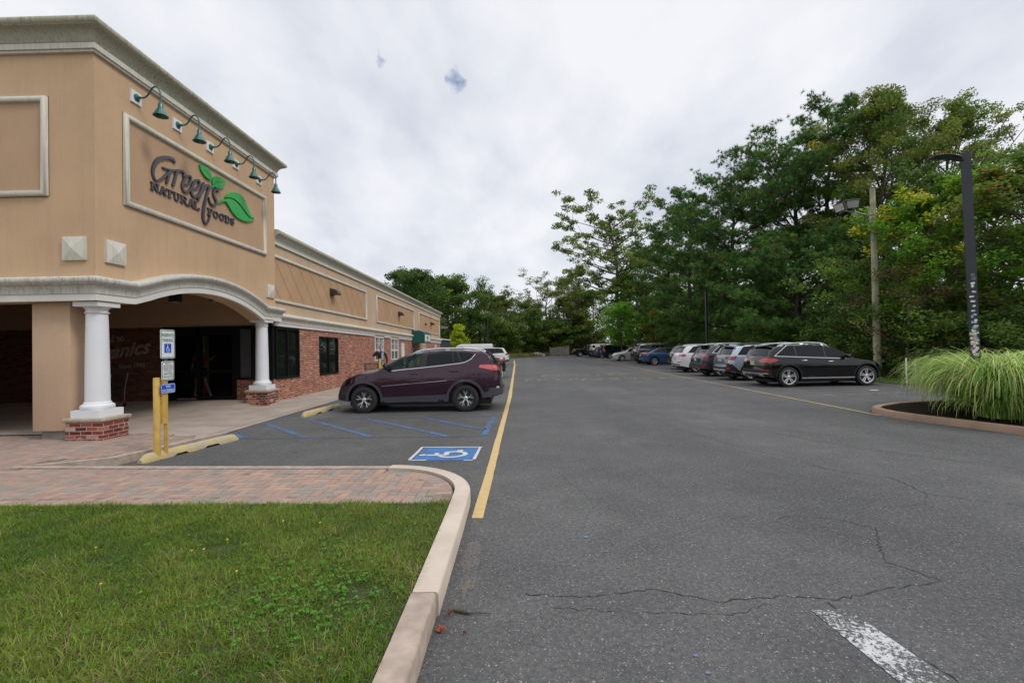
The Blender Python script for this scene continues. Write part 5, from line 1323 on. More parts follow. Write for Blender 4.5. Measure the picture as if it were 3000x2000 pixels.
G.patch('rear_window', [(-.68, 1.16), (.68, 1.16), (.56, 1.46), (-.56, 1.46)], 'B', 'car_glass', .006); G.plate(.88)
G.patch('bumper_trim', [(-.9, .36), (.9, .36), (.9, .66), (-.9, .66)], 'B', 'plastic_blk', .008)
G.line('exhaust_trim', [(-.85, .52), (-.6, .50), (.6, .50), (.85, .52)], 'B', .05, 'chrome', .02)
for y in (-1, 1): G.patch('exhaust_trim', [(y*.62-.12, .40), (y*.62+.12, .40), (y*.62+.12, .50), (y*.62-.12, .50)], 'B', 'chrome', .02); G.patch('reflector', [(y*.75-.12, .62), (y*.75+.12, .62), (y*.75+.12, .65), (y*.75-.12, .65)], 'B', 'red_lens', .02)
G.line('wiper', [(-.02, 1.17), (.3, 1.20)], 'B', .02, 'plastic_blk', .03)
G.mirror(.66, 1.08); G.rails(-1.75, .12, 'alloy', .045); G.patch('windscreen', [(.36, -.55), (.92, -.66), (.92, .66), (.36, .55)], 'T', 'car_glass', .005)
m = MB(); m.box(-2.02, -.58, 1.54, -1.84, .58, 1.562, .006); m.build('spoiler', P_['black'], G.root, local=True)
side_lights(G, [(1.95, .86), (2.15, .84), (2.28, .74), (2.25, .68), (2.05, .74)], 'clear_lens', .01, 'headlight')

# ---- silver-blue estate
top = [(-2.40, .48), (-2.39, .74), (-2.33, .84), (-2.31, 1.04), (-2.2, 1.14), (-1.98, 1.46), (-1.86, 1.56), (-1.3, 1.60), (-.5, 1.61), (.0, 1.58), (.4, 1.46), (1.0, 1.10), (1.1, 1.06), (1.7, 1.0), (2.1, .9), (2.3, .75), (2.4, .5)]
O = Car('parked_car', 'silver blue estate with black roof bars and dark bumper corners', 'car', (11.55, 20.95, 0), 0, 1.88, top, P_['silverblue'], (-1.38, 1.37), .355, .23, 'y10', belt=(1.1, 1.0), tum=.17, clear=.27)
dress(O, -2.0, .8, (-1.15, -.05), 1.13, 1.04, chrome=True, rear_ins=.34, seams=((-1.1, -.06), (-.06, .95)), handles=(-.9, .1))
O.arch_trim('plastic_blk', .08, .014); O.patch('sill_trim', [(-.95, .27), (.95, .27), (.95, .42), (-.95, .42)], 'S', 'plastic_blk', .01)
O.patch('tailgate_panel', [(-.72, .72), (.72, .72), (.66, 1.12), (-.66, 1.12)], 'B', mk_paint('grey_silver_tailgate', (.14, .155, .18), .5), .006)
O.patch('rear_window', [(-.70, 1.14), (.70, 1.14), (.56, 1.48), (-.56, 1.48)], 'B', 'car_glass', .006); O.plate(.90, 'plate_pale')
rear_lights(O, [[(.40, .98), (.48, .96), (.90, .92), (.92, 1.08), (.52, 1.06)]], 'plastic_blk', .012); rear_lights(O, [[(.62, .96), (.86, .94), (.86, 1.04), (.62, 1.04)]], 'red_lens', .02)
side_lights(O, [(-2.05, .97), (-2.3, .93), (-2.36, 1.05), (-2.1, 1.08)], 'red_lens')
O.patch('bumper_trim', [(-.62, .40), (.62, .40), (.62, .60), (-.62, .60)], 'B', 'plastic_blk', .010); O.line('bumper_strip', [(-.6, .48), (.6, .48)], 'B', .05, 'alloy', .02)
for y in (-1, 1): O.patch('bumper_trim', [(y*.62-.0, .36), (y*.94, .36), (y*.94, .55), (y*.80, .78), (y*.68, .76), (y*.55, .5)], 'B', 'plastic_blk', .012); O.patch('reflector', [(y*.76-.07, .52), (y*.76+.07, .52), (y*.76+.07, .58), (y*.76-.07, .58)], 'B', 'red_lens', .02)
O.patch('bumper_trim', [(-1.78, .34), (-2.5, .34), (-2.5, .70), (-2.2, .74), (-1.95, .5)], 'S', 'plastic_blk', .012)
O.mirror(.68, 1.08); O.rails(-1.8, .2, 'black_metal', .07)
m = MB(); m.box(-2.1, -.56, 1.555, -1.9, .56, 1.58, .006); m.build('spoiler', MT['black_metal'], O.root, local=True)

# ---- graphite crossover
top = [(-2.32, .48), (-2.31, .78), (-2.28, .88), (-2.22, 1.05), (-2.08, 1.18), (-1.80, 1.53), (-1.68, 1.585), (-1.1, 1.63), (-.5, 1.64), (0, 1.60), (.4, 1.48), (1.0, 1.14), (1.1, 1.10), (1.7, 1.02), (2.1, .9), (2.25, .75), (2.33, .5)]
Nn = Car('parked_car', 'graphite grey crossover between the silver blue estate and the white crossover', 'car', (11.45, 23.75, 0), 0, 1.87, top, P_['gray'], (-1.38, 1.30), .362, .24, 'five', belt=(1.1, 1.0), clear=.26)
dress(Nn, -1.75, .8, (-1.0, 0), 1.20, 1.06, chrome=True, rear_ins=.42)
Nn.arch_trim('plastic_blk', .06, .012); Nn.patch('rear_window', [(-.68, 1.20), (.68, 1.20), (.55, 1.50), (-.55, 1.50)], 'B', 'car_glass', .006); Nn.plate(.86)
rear_lights(Nn, [[(.25, 1.03), (.88, .99), (.93, 1.10), (.7, 1.10)]]); side_lights(Nn, [(-1.85, 1.06), (-2.05, 1.10), (-2.3, 1.08), (-2.3, 1.0), (-2.0, 1.0)])
Nn.patch('bumper_trim', [(-.95, .38), (.95, .38), (.95, .66), (-.95, .66)], 'B', 'plastic', .010)
for y in (-1, 1): Nn.patch('reflector', [(y*.80-.02, .46), (y*.80+.03, .46), (y*.86+.03, .64), (y*.86-.02, .64)], 'B', 'red_lens', .02)
Nn.mirror(.68, 1.12); Nn.rails(-1.6, .15, 'alloy', .06)
m = MB(); m.box(-2.0, -.56, 1.56, -1.72, .56, 1.585, .006); m.build('spoiler', MT['plastic_blk'], Nn.root, local=True)

# ---- white crossover
top = [(-2.33, .48), (-2.32, .78), (-2.29, .86), (-2.25, 1.05), (-2.17, 1.14), (-1.92, 1.48), (-1.80, 1.56), (-1.2, 1.61), (-.5, 1.62), (0, 1.59), (.4, 1.46), (1.0, 1.12), (1.1, 1.08), (1.7, 1.0), (2.1, .9), (2.25, .75), (2.33, .5)]
Wc = Car('parked_car', 'white crossover with red tail lights, third white-to-grey car along the right-hand row', 'car', (11.65, 27.3, 0), 0, 1.89, top, P_['white'], (-1.40, 1.41), .365, .25, 'five', belt=(1.08, .98), clear=.24)
Wc.root['label'] = 'white crossover with bright red tail lights in the right-hand row'
dress(Wc, -1.9, .8, (-1.0, 0), 1.15, 1.03, chrome=True, rear_ins=.4); Wc.arch_trim(P_['white'], .04, .008)
Wc.patch('rear_window', [(-.68, 1.15), (.68, 1.15), (.56, 1.46), (-.56, 1.46)], 'B', 'car_glass', .006); Wc.plate(.80)
rear_lights(Wc, [[(.40, .98), (.48, .94), (.90, .93), (.94, 1.08), (.44, 1.04)]]); side_lights(Wc, [(-1.98, 1.0), (-2.3, .93), (-2.3, 1.07), (-2.05, 1.08)])
rear_lights(Wc, [[(.40, .58), (.82, .60), (.82, .64), (.40, .62)]], 'red_lens', .012); Wc.patch('bumper_trim', [(-.78, .36), (.78, .36), (.70, .50), (-.70, .50)], 'B', 'plastic_blk', .010); Wc.mirror(.68, 1.08); Wc.rails(-1.6, .1, 'alloy', .035)
m = MB(); m.box(-2.0, -.58, 1.53, -1.82, .58, 1.555, .006); m.build('spoiler', P_['white'], Wc.root, local=True)

# ---- dark crossover behind the white one
D1 = Car('parked_car', 'dark blue-black crossover mostly hidden between the white crossover and the blue saloon', 'car', (12.35, 30.2, 0), 0, 1.84, [(x, z*1.02) for x, z in top], P_['blueblack'], (-1.40, 1.35), .36, .235, 'five', belt=(1.1, 1.0), clear=.25)
dress(D1, -1.85, .8, (-1.0, 0), 1.18, 1.05, chrome=True, rear_ins=.2); D1.arch_trim('plastic_blk', .06)
D1.patch('rear_window', [(-.66, 1.19), (.66, 1.19), (.55, 1.50), (-.55, 1.50)], 'B', 'car_glass', .006); D1.plate(.92, 'plate_pale'); rear_lights(D1, [[(.55, .98), (.92, .96), (.92, 1.10), (.62, 1.08)]]); side_lights(D1, [(-2.0, 1.0), (-2.3, .95), (-2.3, 1.10), (-2.05, 1.10)])
D1.patch('bumper_trim', [(-.9, .36), (.9, .36), (.9, .62), (-.9, .62)], 'B', 'plastic', .01); D1.rails(-1.6, .15, 'black_metal', .05); D1.mirror(.68, 1.1)

# ---- blue saloon
top = [(-2.28, .50), (-2.27, .76), (-2.24, .96), (-2.16, 1.03), (-1.80, 1.07), (-1.05, 1.36), (-.75, 1.42), (-.3, 1.445), (.1, 1.42), (.45, 1.32), (1.05, 1.02), (1.15, .98), (1.7, .90), (2.05, .80), (2.22, .65), (2.28, .45)]
Bl = Car('parked_car', 'mid blue saloon with silver wheels beside the tall dark slate vehicle', 'car', (12.35, 37.8, 0), 0, 1.80, top, P_['blue'], (-1.36, 1.34), .325, .225, 'y10', belt=(.98, .90), tum=.26, clear=.20, rear=(.5, .76))
dress(Bl, -1.45, .75, (-.62, .18), 1.04, .95, inset=.06, rear_ins=.45); Bl.patch('rear_window', [(-1.72, -.52), (-1.08, -.50), (-1.08, .50), (-1.72, .52)], 'T', 'car_glass', .005)
Bl.plate(.80); rear_lights(Bl, [[(.38, .92), (.50, .86), (.88, .86), (.9, .97), (.6, .97)]]); side_lights(Bl, [(-1.82, .93), (-2.2, .88), (-2.25, .97), (-2.0, 1.0)]); Bl.patch('bumper_trim', [(-.7, .34), (.7, .34), (.62, .46), (-.62, .46)], 'B', 'plastic_blk', .01); Bl.mirror(.7, 1.0); Bl.doors(((-1.0, -.02), (-.02, 1.0)), (-.75, .15), .32, Bl.bl, P_['blue'])

# ---- tall slate four wheel drive
top = [(-2.38, .52), (-2.37, .80), (-2.33, .88), (-2.32, 1.10), (-2.22, 1.22), (-2.06, 1.60), (-1.95, 1.68), (-1.3, 1.73), (-.5, 1.74), (.05, 1.70), (.4, 1.60), (.95, 1.22), (1.05, 1.18), (1.8, 1.12), (2.2, 1.0), (2.33, .85), (2.4, .55)]
Gc = Car('parked_car', 'tall dark slate vehicle with chrome window surround behind the blue saloon', 'car', (12.45, 40.65, 0), 0, 1.93, top, P_['slate'], (-1.45, 1.46), .385, .25, 'five', belt=(1.18, 1.1), tum=.18, clear=.28)
dress(Gc, -2.0, .75, (-1.1, -.08), 1.28, 1.18, chrome=True, rear_ins=.22); Gc.arch_trim(P_['slate'], .06); Gc.patch('rear_window', [(-.70, 1.26), (.70, 1.26), (.60, 1.58), (-.60, 1.58)], 'B', 'car_glass', .006)
rear_lights(Gc, [[(.55, 1.06), (.93, 1.04), (.95, 1.20), (.60, 1.20)]]); side_lights(Gc, [(-2.0, 1.10), (-2.35, 1.04), (-2.35, 1.20), (-2.05, 1.22)]); Gc.plate(.98); Gc.rails(-1.75, .1, 'alloy', .05); Gc.mirror(.66, 1.24)
m = MB(); m.box(-2.25, -.62, 1.66, -2.0, .62, 1.685, .006); m.build('spoiler', P_['slate'], Gc.root, local=True)

# ---- silver saloon facing the lane
top = [(-2.20, .50), (-2.19, .80), (-2.15, 1.0), (-1.7, 1.06), (-1.15, 1.38), (-.8, 1.46), (-.3, 1.48), (.1, 1.45), (.42, 1.34), (1.05, 1.02), (1.15, .98), (1.7, .90), (2.05, .80), (2.20, .66), (2.25, .45)]
Co = Car('parked_car', 'pale silver saloon backed in so its headlights face the lane', 'car', (12.05, 48.1, 0), PI, 1.72, top, P_['silver'], (-1.3, 1.32), .315, .21, 'cap', belt=(1.0, .90), tum=.24, clear=.19, front=(.8, .62))
dress(Co, -1.5, .75, (-.62, .18), 1.05, .96, inset=.06, rear_ins=.4); Co.patch('windscreen', [(.45, -.55), (1.0, -.62), (1.0, .62), (.45, .55)], 'T', 'car_glass', .005)
Co.patch('headlight', [(.42, .70), (.85, .72), (.85, .84), (.55, .84)], 'F', 'clear_lens', .012, step=.04); Co.patch('headlight', [(-.42, .70), (-.55, .84), (-.85, .84), (-.85, .72)], 'F', 'clear_lens', .012, step=.04)
Co.patch('headlight', [(1.72, .84), (2.1, .70), (2.15, .78), (1.95, .86)], 'S', 'clear_lens', .01, step=.04); Co.patch('grille', [(-.34, .66), (.34, .66), (.30, .76), (-.30, .76)], 'F', 'plastic_blk', .01); Co.patch('air_intake', [(-.55, .36), (.55, .36), (.5, .48), (-.5, .48)], 'F', 'plastic_blk', .01)
Co.mirror(.72, 1.02); Co.doors(((-1.0, -.02), (-.02, 1.0)), (-.75, .15), .32, Co.bl, P_['silver'])

# ---- navy people carrier, small hatch, off-roaders, pickup (far end)
top = [(-2.45, .50), (-2.44, .9), (-2.40, 1.15), (-2.28, 1.58), (-2.18, 1.70), (-1.4, 1.76), (-.3, 1.77), (.4, 1.68), (.7, 1.55), (1.35, 1.15), (1.5, 1.10), (2.1, .98), (2.4, .8), (2.47, .5)]
Nv = Car('parked_car', 'long navy people carrier behind the round bright green tree', 'car', (12.85, 57.6, 0), 0, 1.95, top, P_['navy'], (-1.45, 1.5), .345, .22, 'five', belt=(1.1, 1.0), clear=.2)
dress(Nv, -2.15, 1.15, (-1.1, .1), 1.14, 1.10, rear_ins=.12); rear_lights(Nv, [[(.74, .95), (.95, .95), (.92, 1.32), (.76, 1.32)]]); side_lights(Nv, [(-2.25, .95), (-2.42, .95), (-2.38, 1.35), (-2.28, 1.35)]); Nv.arch_trim(P_['navy'], .05); Nv.mirror(1.0, 1.15)
Nv.patch('rear_window', [(-.7, 1.2), (.7, 1.2), (.62, 1.6), (-.62, 1.6)], 'B', 'car_glass', .006); Nv.plate(.85)
top = [(-2.05, .50), (-2.04, .8), (-1.98, 1.05), (-1.72, 1.45), (-1.6, 1.52), (-.8, 1.57), (-.2, 1.56), (.2, 1.48), (.85, 1.12), (1.0, 1.05), (1.6, .95), (1.9, .8), (2.05, .5)]
Hb = Car('parked_car', 'small grey blue hatchback between the people carrier and the white boxy off-roader', 'car', (12.15, 60.9, 0), 0, 1.76, top, mk_paint('grey_blue_paint', (.05, .075, .13), .4), (-1.2, 1.25), .32, .21, 'five', belt=(1.05, .95), clear=.2)
dress(Hb, -1.5, .7, (-.7, .1), 1.08, 1.0, rear_ins=.2); rear_lights(Hb, [[(.45, .95), (.86, .92), (.86, 1.08), (.6, 1.08)]]); Hb.plate(.82, 'plate_pale'); Hb.patch('rear_window', [(-.6, 1.1), (.6, 1.1), (.5, 1.42), (-.5, 1.42)], 'B', 'car_glass', .006); Hb.patch('bumper_trim', [(-.8, .36), (.8, .36), (.8, .6), (-.8, .6)], 'B', 'plastic', .01)
top = [(-2.2, .62), (-2.19, .9), (-2.16, 1.25), (-2.08, 1.70), (-2.0, 1.78), (-1.2, 1.81), (.2, 1.80), (.45, 1.74), (.85, 1.28), (.95, 1.24), (1.8, 1.18), (2.1, 1.05), (2.2, .65)]
Fj = Car('parked_car', 'cream white boxy off-roader with black lower body and big wheels', 'car', (12.15, 63.6, .08), 0, 1.92, top, P_['cream'], (-1.35, 1.35), .42, .23, 'five', belt=(1.3, 1.2), tum=.12, clear=.38, rear=(.3, .92), front=(.5, .86))
Fj.patch('side_window', [(-2.0, 1.30), (-1.55, 1.30), (-1.6, 1.62), (-1.95, 1.62)], 'S', 'car_glass', .006); Fj.patch('side_window', [(-.9, 1.30), (.55, 1.30), (.3, 1.66), (-.9, 1.66)], 'S', 'car_glass', .006)
Fj.patch('lower_cladding', [(-2.3, .45), (2.3, .45), (2.3, .95), (-2.3, .98)], 'S', 'plastic_blk', .01); Fj.patch('bumper_trim', [(-.95, .45), (.95, .45), (.95, .95), (-.95, .95)], 'B', 'plastic_blk', .012); Fj.patch('side_window', [(-.7, 1.32), (-.35, 1.32), (-.35, 1.6), (-.7, 1.6)], 'B', 'car_glass', .006)
side_lights(Fj, [(-2.0, 1.02), (-2.22, 1.02), (-2.22, 1.22), (-2.0, 1.2)]); rear_lights(Fj, [[(.7, 1.02), (.92, 1.02), (.92, 1.22), (.7, 1.22)]]); Fj.arch_trim('plastic_blk', .09, .03)
m = MB()
for y in (-.55, .55): m.tube([(-1.6, y, 1.9), (.1, y, 1.9)], .02, 6)
for x in (-1.6, -.75, .1): m.tube([(x, -.55, 1.9), (x, .55, 1.9)], .02, 6); m.box(x-.02, -.57, 1.78, x+.02, -.53, 1.9); m.box(x-.02, .53, 1.78, x+.02, .57, 1.9)
m.build('roof_rack', MT['black_metal'], Fj.root, local=True)
Jp = Car('parked_car', 'dark off-roader with a spare wheel on its tail, next to the pickup', 'car', (12.0, 66.6, .05), 0, 1.85, [(x, z*.99) for x, z in top], mk_paint('dark_grey_paint', (.02, .022, .022)), (-1.3, 1.3), .40, .22, 'five', belt=(1.25, 1.15), tum=.12, clear=.35, rear=(.3, .92), front=(.5, .86))
Jp.patch('side_window', [(-2.0, 1.28), (.55, 1.28), (.3, 1.64), (-1.95, 1.64)], 'S', 'car_glass', .006); rear_lights(Jp, [[(.74, .95), (.88, .95), (.88, 1.15), (.74, 1.15)]]); Jp.arch_trim('plastic_blk', .09, .03)
m = MB(); m.lathe([(.0, -.25), (.38, -.25), (.40, -.2), (.40, -.03), (0, -.02)], -2.18, 0, 1.1, 24, 'x'); m.build('spare_wheel', MT['black_rubber'], Jp.root, smooth=True, local=True)
top = [(-2.85, .62), (-2.84, .95), (-2.82, 1.20), (-2.7, 1.22), (-1.0, 1.24), (-.88, 1.30), (-.72, 1.80), (-.55, 1.86), (.5, 1.87), (.8, 1.78), (1.35, 1.30), (1.5, 1.25), (2.4, 1.18), (2.75, 1.05), (2.85, .65)]
rc = MB(); rc.box(-2.74, -.78, .75, -.98, .78, 1.5)
Tk = Car('pickup_truck', 'black pickup with chrome wheels, last vehicle before the wooden gate', 'pickup', (11.25, 70.3, 0), 0, 2.0, top, P_['black'], (-1.85, 1.85), .40, .24, 'five', belt=(1.2, 1.15), tum=.16, clear=.38, rear=(.3, .93), roofcut=rc, bow=(.02, .17))
Tk.patch('side_window', [(-.72, 1.28), (.15, 1.28), (.15, 1.74), (-.6, 1.74)], 'S', 'car_glass', .006); Tk.patch('side_window', [(.22, 1.28), (1.22, 1.28), (.72, 1.74), (.22, 1.74)], 'S', 'car_glass', .006)
rear_lights(Tk, [[(.82, .92), (.97, .92), (.97, 1.18), (.82, 1.18)]]); side_lights(Tk, [(-2.62, .92), (-2.86, .92), (-2.86, 1.18), (-2.66, 1.18)]); Tk.mirror(1.1, 1.3); Tk.plate(.75, 'plate_pale')
m = MB(); m.box(-3.02, -.9, .5, -2.84, .9, .68, .03); m.build('rear_bumper', MT['plastic_blk'], Tk.root, smooth=True, local=True)

# ---- left-hand row behind the plum crossover
top = [(-2.35, .48), (-2.34, .76), (-2.32, .95), (-2.22, 1.03), (-1.75, 1.07), (-1.05, 1.38), (-.75, 1.44), (-.3, 1.455), (.1, 1.43), (.45, 1.33), (1.05, 1.04), (1.15, 1.0), (1.7, .92), (2.1, .80), (2.25, .65), (2.32, .45)]
K1 = Car('parked_car', 'black saloon just behind the plum crossover with a red tail light showing past it', 'car', (-3.05, 19.2, 0), PI, 1.82, top, P_['black'], (-1.36, 1.40), .33, .225, 'five', belt=(.99, .91), tum=.25, clear=.2)
dress(K1, -1.5, .75, (-.62, .18), 1.05, .96, inset=.06, rear_ins=.45); K1.patch('rear_window', [(-1.72, -.55), (-1.05, -.52), (-1.05, .52), (-1.72, .55)], 'T', 'car_glass', .005)
rear_lights(K1, [[(.48, .88), (.9, .86), (.92, 1.0), (.6, 1.0)]]); side_lights(K1, [(-1.95, .90), (-2.3, .86), (-2.3, 1.0), (-2.1, 1.0)]); K1.plate(.78)
K2 = Car('parked_car', 'black crossover with red tail lights second behind the plum crossover', 'car', (-3.0, 25.1, 0), PI, 1.88, [(x, z*1.0) for x, z in [(-2.33, .48), (-2.32, .78), (-2.29, .88), (-2.25, 1.08), (-2.12, 1.14), (-1.5, 1.25), (-.9, 1.45), (-.5, 1.48), (0, 1.46), (.4, 1.36), (1.0, 1.08), (1.1, 1.04), (1.7, .98), (2.1, .86), (2.25, .7), (2.33, .5)]], P_['blueblack'], (-1.40, 1.41), .35, .24, 'five', belt=(1.05, .95), clear=.22)
dress(K2, -1.6, .75, (-.7, .1), 1.1, 1.0, inset=.06, rear_ins=.4); rear_lights(K2, [[(.30, .95), (.92, .93), (.94, 1.08), (.5, 1.06)]]); side_lights(K2, [(-1.95, .98), (-2.3, .93), (-2.3, 1.06), (-2.1, 1.07)]); K2.plate(.75)
top = [(-2.33, .48), (-2.32, .78), (-2.29, .86), (-2.25, 1.05), (-2.17, 1.16), (-1.92, 1.52), (-1.80, 1.60), (-1.2, 1.65), (-.5, 1.66), (0, 1.63), (.4, 1.50), (1.0, 1.14), (1.1, 1.10), (1.7, 1.02), (2.1, .9), (2.25, .75), (2.33, .5)]
Wx = Car('parked_car', 'white crossover at the far end of the left-hand row with red tail light', 'car', (-3.15, 41.4, 0), PI, 1.88, top, P_['white'], (-1.40, 1.41), .365, .245, 'five', belt=(1.1, 1.0), clear=.25)
dress(Wx, -1.88, .8, (-1.0, 0), 1.17, 1.05, rear_ins=.2); Wx.patch('rear_window', [(-.66, 1.17), (.66, 1.17), (.56, 1.5), (-.56, 1.5)], 'B', 'car_glass', .006); rear_lights(Wx, [[(.5, 1.0), (.92, .96), (.94, 1.12), (.6, 1.12)]]); side_lights(Wx, [(-2.0, 1.02), (-2.3, .96), (-2.3, 1.12), (-2.08, 1.12)])
Wx.arch_trim(P_['white'], .04); Wx.patch('bumper_trim', [(-.9, .36), (.9, .36), (.9, .56), (-.9, .56)], 'B', 'plastic_blk', .01); Wx.patch('bumper_trim', [(-1.9, .34), (-2.4, .34), (-2.4, .52), (-1.9, .46)], 'S', 'plastic_blk', .01); Wx.plate(.85)
Wy = Car('parked_van', 'white van roof showing behind the far white crossover', 'van', (-5.0, 47.2, 0), PI, 1.95, [(-2.5, .5), (-2.49, 1.2), (-2.4, 1.95), (-2.3, 2.05), (.9, 2.05), (1.2, 1.95), (1.8, 1.3), (2.3, 1.1), (2.5, .6)], P_['white'], (-1.5, 1.6), .36, .23, 'five', belt=(1.2, 1.1), tum=.1, clear=.25)
Wy.patch('side_window', [(.6, 1.25), (1.7, 1.25), (1.25, 1.75), (.6, 1.75)], 'S', 'car_glass', .006)
for c_ in (RV, K1, K2, Wx): c_.root['group'] = 'cars parked in the left-hand row'
for c_ in (G, O, Nn, Wc, D1, Bl, Gc, Co, Nv, Hb, Fj, Jp): c_.root['group'] = 'cars parked in the right-hand row'
# ================================================================ posts, signs, poles
def sign_board(parent, x, y0, y1, z0, z1, base, border, bw=.012, name='sign_plate', r=.03):
    cy, cz = (y0+y1)/2, (z0+z1)/2; hy, hz_ = (y1-y0)/2, (z1-z0)/2
    def rr(hy, hz_, r): return [(cy+sx*(hy-r)+r*math.cos(a), cz+sz*(hz_-r)+r*math.sin(a)) for sx, sz, a0 in ((1, 1, 0), (-1, 1, 90), (-1, -1, 180), (1, -1, 270)) for a in [R(a0+22.5*k) for k in range(5)]]
    m = MB(); m.prism(rr(hy, hz_, r), 'x', x, x+.004); pl = m.build(name, base, parent)
    m = MB(); o = rr(hy-.008, hz_-.008, r*.8); i_ = rr(hy-.008-bw, hz_-.008-bw, r*.6); n = len(o)
    m.add([(x+.0055, a, b) for a, b in o]+[(x+.0055, a, b) for a, b in i_], [(k, (k+1) % n, (k+1) % n+n, k+n) for k in range(n)]); m.build('border', border, pl, fix=False)
    return pl
GRN = plain('sign_green_print', (.01, .16, .09), .5, var=.05); BLU = plain('sign_blue_print', (.01, .08, .52), .45, var=.05); BLK = plain('sign_black_print', (.02, .02, .02), .5, var=.05); WHT = plain('sign_white_sheet', (.74, .76, .76), .45, var=.03)
rust = plain('rust', (.16, .035, .012), .9, var=.5, scale=30)
def accessible_post(y, x, group, lab, full=True):
    """three signs on a channel post strapped to a yellow bollard; signs face the stall (+x)"""
    dy = y-7.22; t = thing('reserved_parking_sign', lab, 'parking sign', (x, y, .09), group=group)
    m = MB(); by = y-.12; m.lathe([(.048, .02), (.048, 1.275), (.044, 1.285), (0, 1.287)], x-.085, by, 0, 24); b = m.build('bollard', MT['yellow_post'], t, smooth=True)
    m = MB(); m.box(x-.045, by+.03, .55, x-.01, by+.10, 1.28); m.build('bracket', MT['yellow_post'], t)
    m = MB()
    for z in (.60, .88, 1.18): m.lathe([(0, 0), (.018, .001), (.016, .008), (0, .01)], x-.041, by+.045, z, 8, 'x')
    for (zc, h) in ((.62, .06), (.90, .05), (1.18, .06)): m.box(x-.043, by+.028, zc-h, x-.040, by+.048, zc+h*.4)
    m.build('rust_stain', rust, b, fix=False)
    py = y+.0; m = MB(); m.prism([(x-.045, py-.035), (x-.03, py-.035), (x-.03, py-.015), (x-.012, py-.015), (x-.012, py+.015), (x-.03, py+.015), (x-.03, py+.035), (x-.045, py+.035), (x-.045, py+.012), (x-.027, py+.012), (x-.027, py-.012), (x-.045, py-.012)], 'z', .02, 1.3); m.build('post', MT['yellow_post'], t)
    m = MB(); m.box(x-.04, py-.02, 1.3, x-.012, py+.02, 2.0); m.build('post_upper', plain('dark_green_post', (.03, .06, .045), .6), t)
    y0, y1 = y-.15, y+.15
    p = sign_board(t, x, y0, y1, 1.585, 2.045, WHT, GRN)
    m = MB(); text_mb(m, "RESERVED", .075, lambda a, b, d: (x+.006, y+a, 1.955+b), bold=.0012, w=.245); text_mb(m, "PARKING", .075, lambda a, b, d: (x+.006, y+a, 1.875+b), bold=.0012, w=.215); m.build('lettering', GRN, p, fix=False)
    m = MB(); m.quad((x+.0055, y-.073, 1.675), (x+.0055, y+.073, 1.675), (x+.0055, y+.073, 1.822), (x+.0055, y-.073, 1.822)); m.build('symbol_square', BLU, p, fix=False)
    m = MB(); k = [0]
    def f(a, b): k[0] += .00003; return (x+.0065+k[0], y-.055+.11*a, 1.685+.125*b)
    wheelchair(m, f, .085); m.build('wheelchair_symbol', WHT, p, fix=False)
    p = sign_board(t, x, y-.13, y+.13, 1.235, 1.545, WHT, BLK, .010)
    m = MB()
    for kk, (s_, w_, zz_) in enumerate((("PENALTY", .12, 1.502), ("$250 FIRST OFFENSE", .185, 1.466), ("SUBSEQUENT OFFENSES", .195, 1.434), ("$250 MIN. AND/OR", .18, 1.402), ("UP TO 90 DAYS", .15, 1.370), ("COMMUNITY SERVICE", .19, 1.338), ("TOW-AWAY ZONE", .20, 1.288))):
        text_mb(m, s_, .030 if kk < 6 else .036, lambda a, b, d: (x+.006, y+a, zz_+b), bold=.0004, w=w_)
    m.box(x+.0045, y-.11, 1.314, x+.0058, y+.11, 1.317); m.build('lettering', BLK, p, fix=False)
    p = sign_board(t, x, y-.15, y+.15, 1.03, 1.185, BLU, WHT, .008)
    m = MB(); text_mb(m, "VAN", .055, lambda a, b, d: (x+.006, y+a, 1.138+b), bold=.001, w=.1); text_mb(m, "ACCESSIBLE", .055, lambda a, b, d: (x+.006, y+a, 1.075+b), bold=.001, w=.245); m.build('lettering', WHT, p, fix=False)
    m = MB()
    for z in (2.01, 1.62, 1.525, 1.255, 1.165, 1.05): m.lathe([(0, .006), (.006, .008), (0, .012)], x, y, z, 8, 'x')
    m.build('bolt', MT['galv'], t)
accessible_post(7.22, -5.62, 'reserved parking posts', 'yellow bollard post with reserved parking and blue van accessible signs by the brick paving')
accessible_post(18.77, -5.62, 'reserved parking posts', 'yellow bollard post with reserved parking signs beyond the hood of the plum crossover')
def wheel_stop(p, q, lab, name='wheel_stop'):
    p = Vector(p); q = Vector(q); d = (q-p); L = d.length; a = math.atan2(d.y, d.x)
    t = thing(name, lab, 'wheel stop', (p.x, p.y, 0), a, group='concrete wheel stops')
    m = MB(); n = 26; V = []; rng = random.Random(int(L*1000+p.y*10))
    sec = [(-.075, 0), (-.072, .05), (-.045, .115), (-.02, .128), (.02, .128), (.045, .115), (.072, .05), (.075, 0)]
    for i in range(n+1):
        x = L*i/n; e_ = min(1, x/.10, (L-x)/.10); hs = .35+.65*math.sqrt(max(0, e_)); foot = .035 if (.28 < x/L < .42 or .60 < x/L < .74) else 0
        for (u, z) in sec: V.append((x, u*(.75+.25*e_)+rng.uniform(-.003, .003), max(z*hs, foot)+rng.uniform(-.003, .003)+(.0 if z > 0 else 0)))
    k = len(sec); F = [(i*k+j, (i+1)*k+j, (i+1)*k+j+1, i*k+j+1) for i in range(n) for j in range(k-1)]+[(i*k+k-1, (i+1)*k+k-1, (i+1)*k, i*k) for i in range(n)]+[tuple(range(k)), tuple(range(n*k, n*k+k))]
    m.add(V, F); m.build('stop_bar', MT['wheelstop'], t, smooth=True, local=True, ang=45)
wheel_stop((-5.78, 6.86), (-5.40, 8.62), 'long yellow painted wheel stop with flaking paint nearest to the brick paving')
wheel_stop((-5.45, 11.38), (-5.22, 13.2), 'yellow wheel stop with a crack, under the nose of the plum crossover')
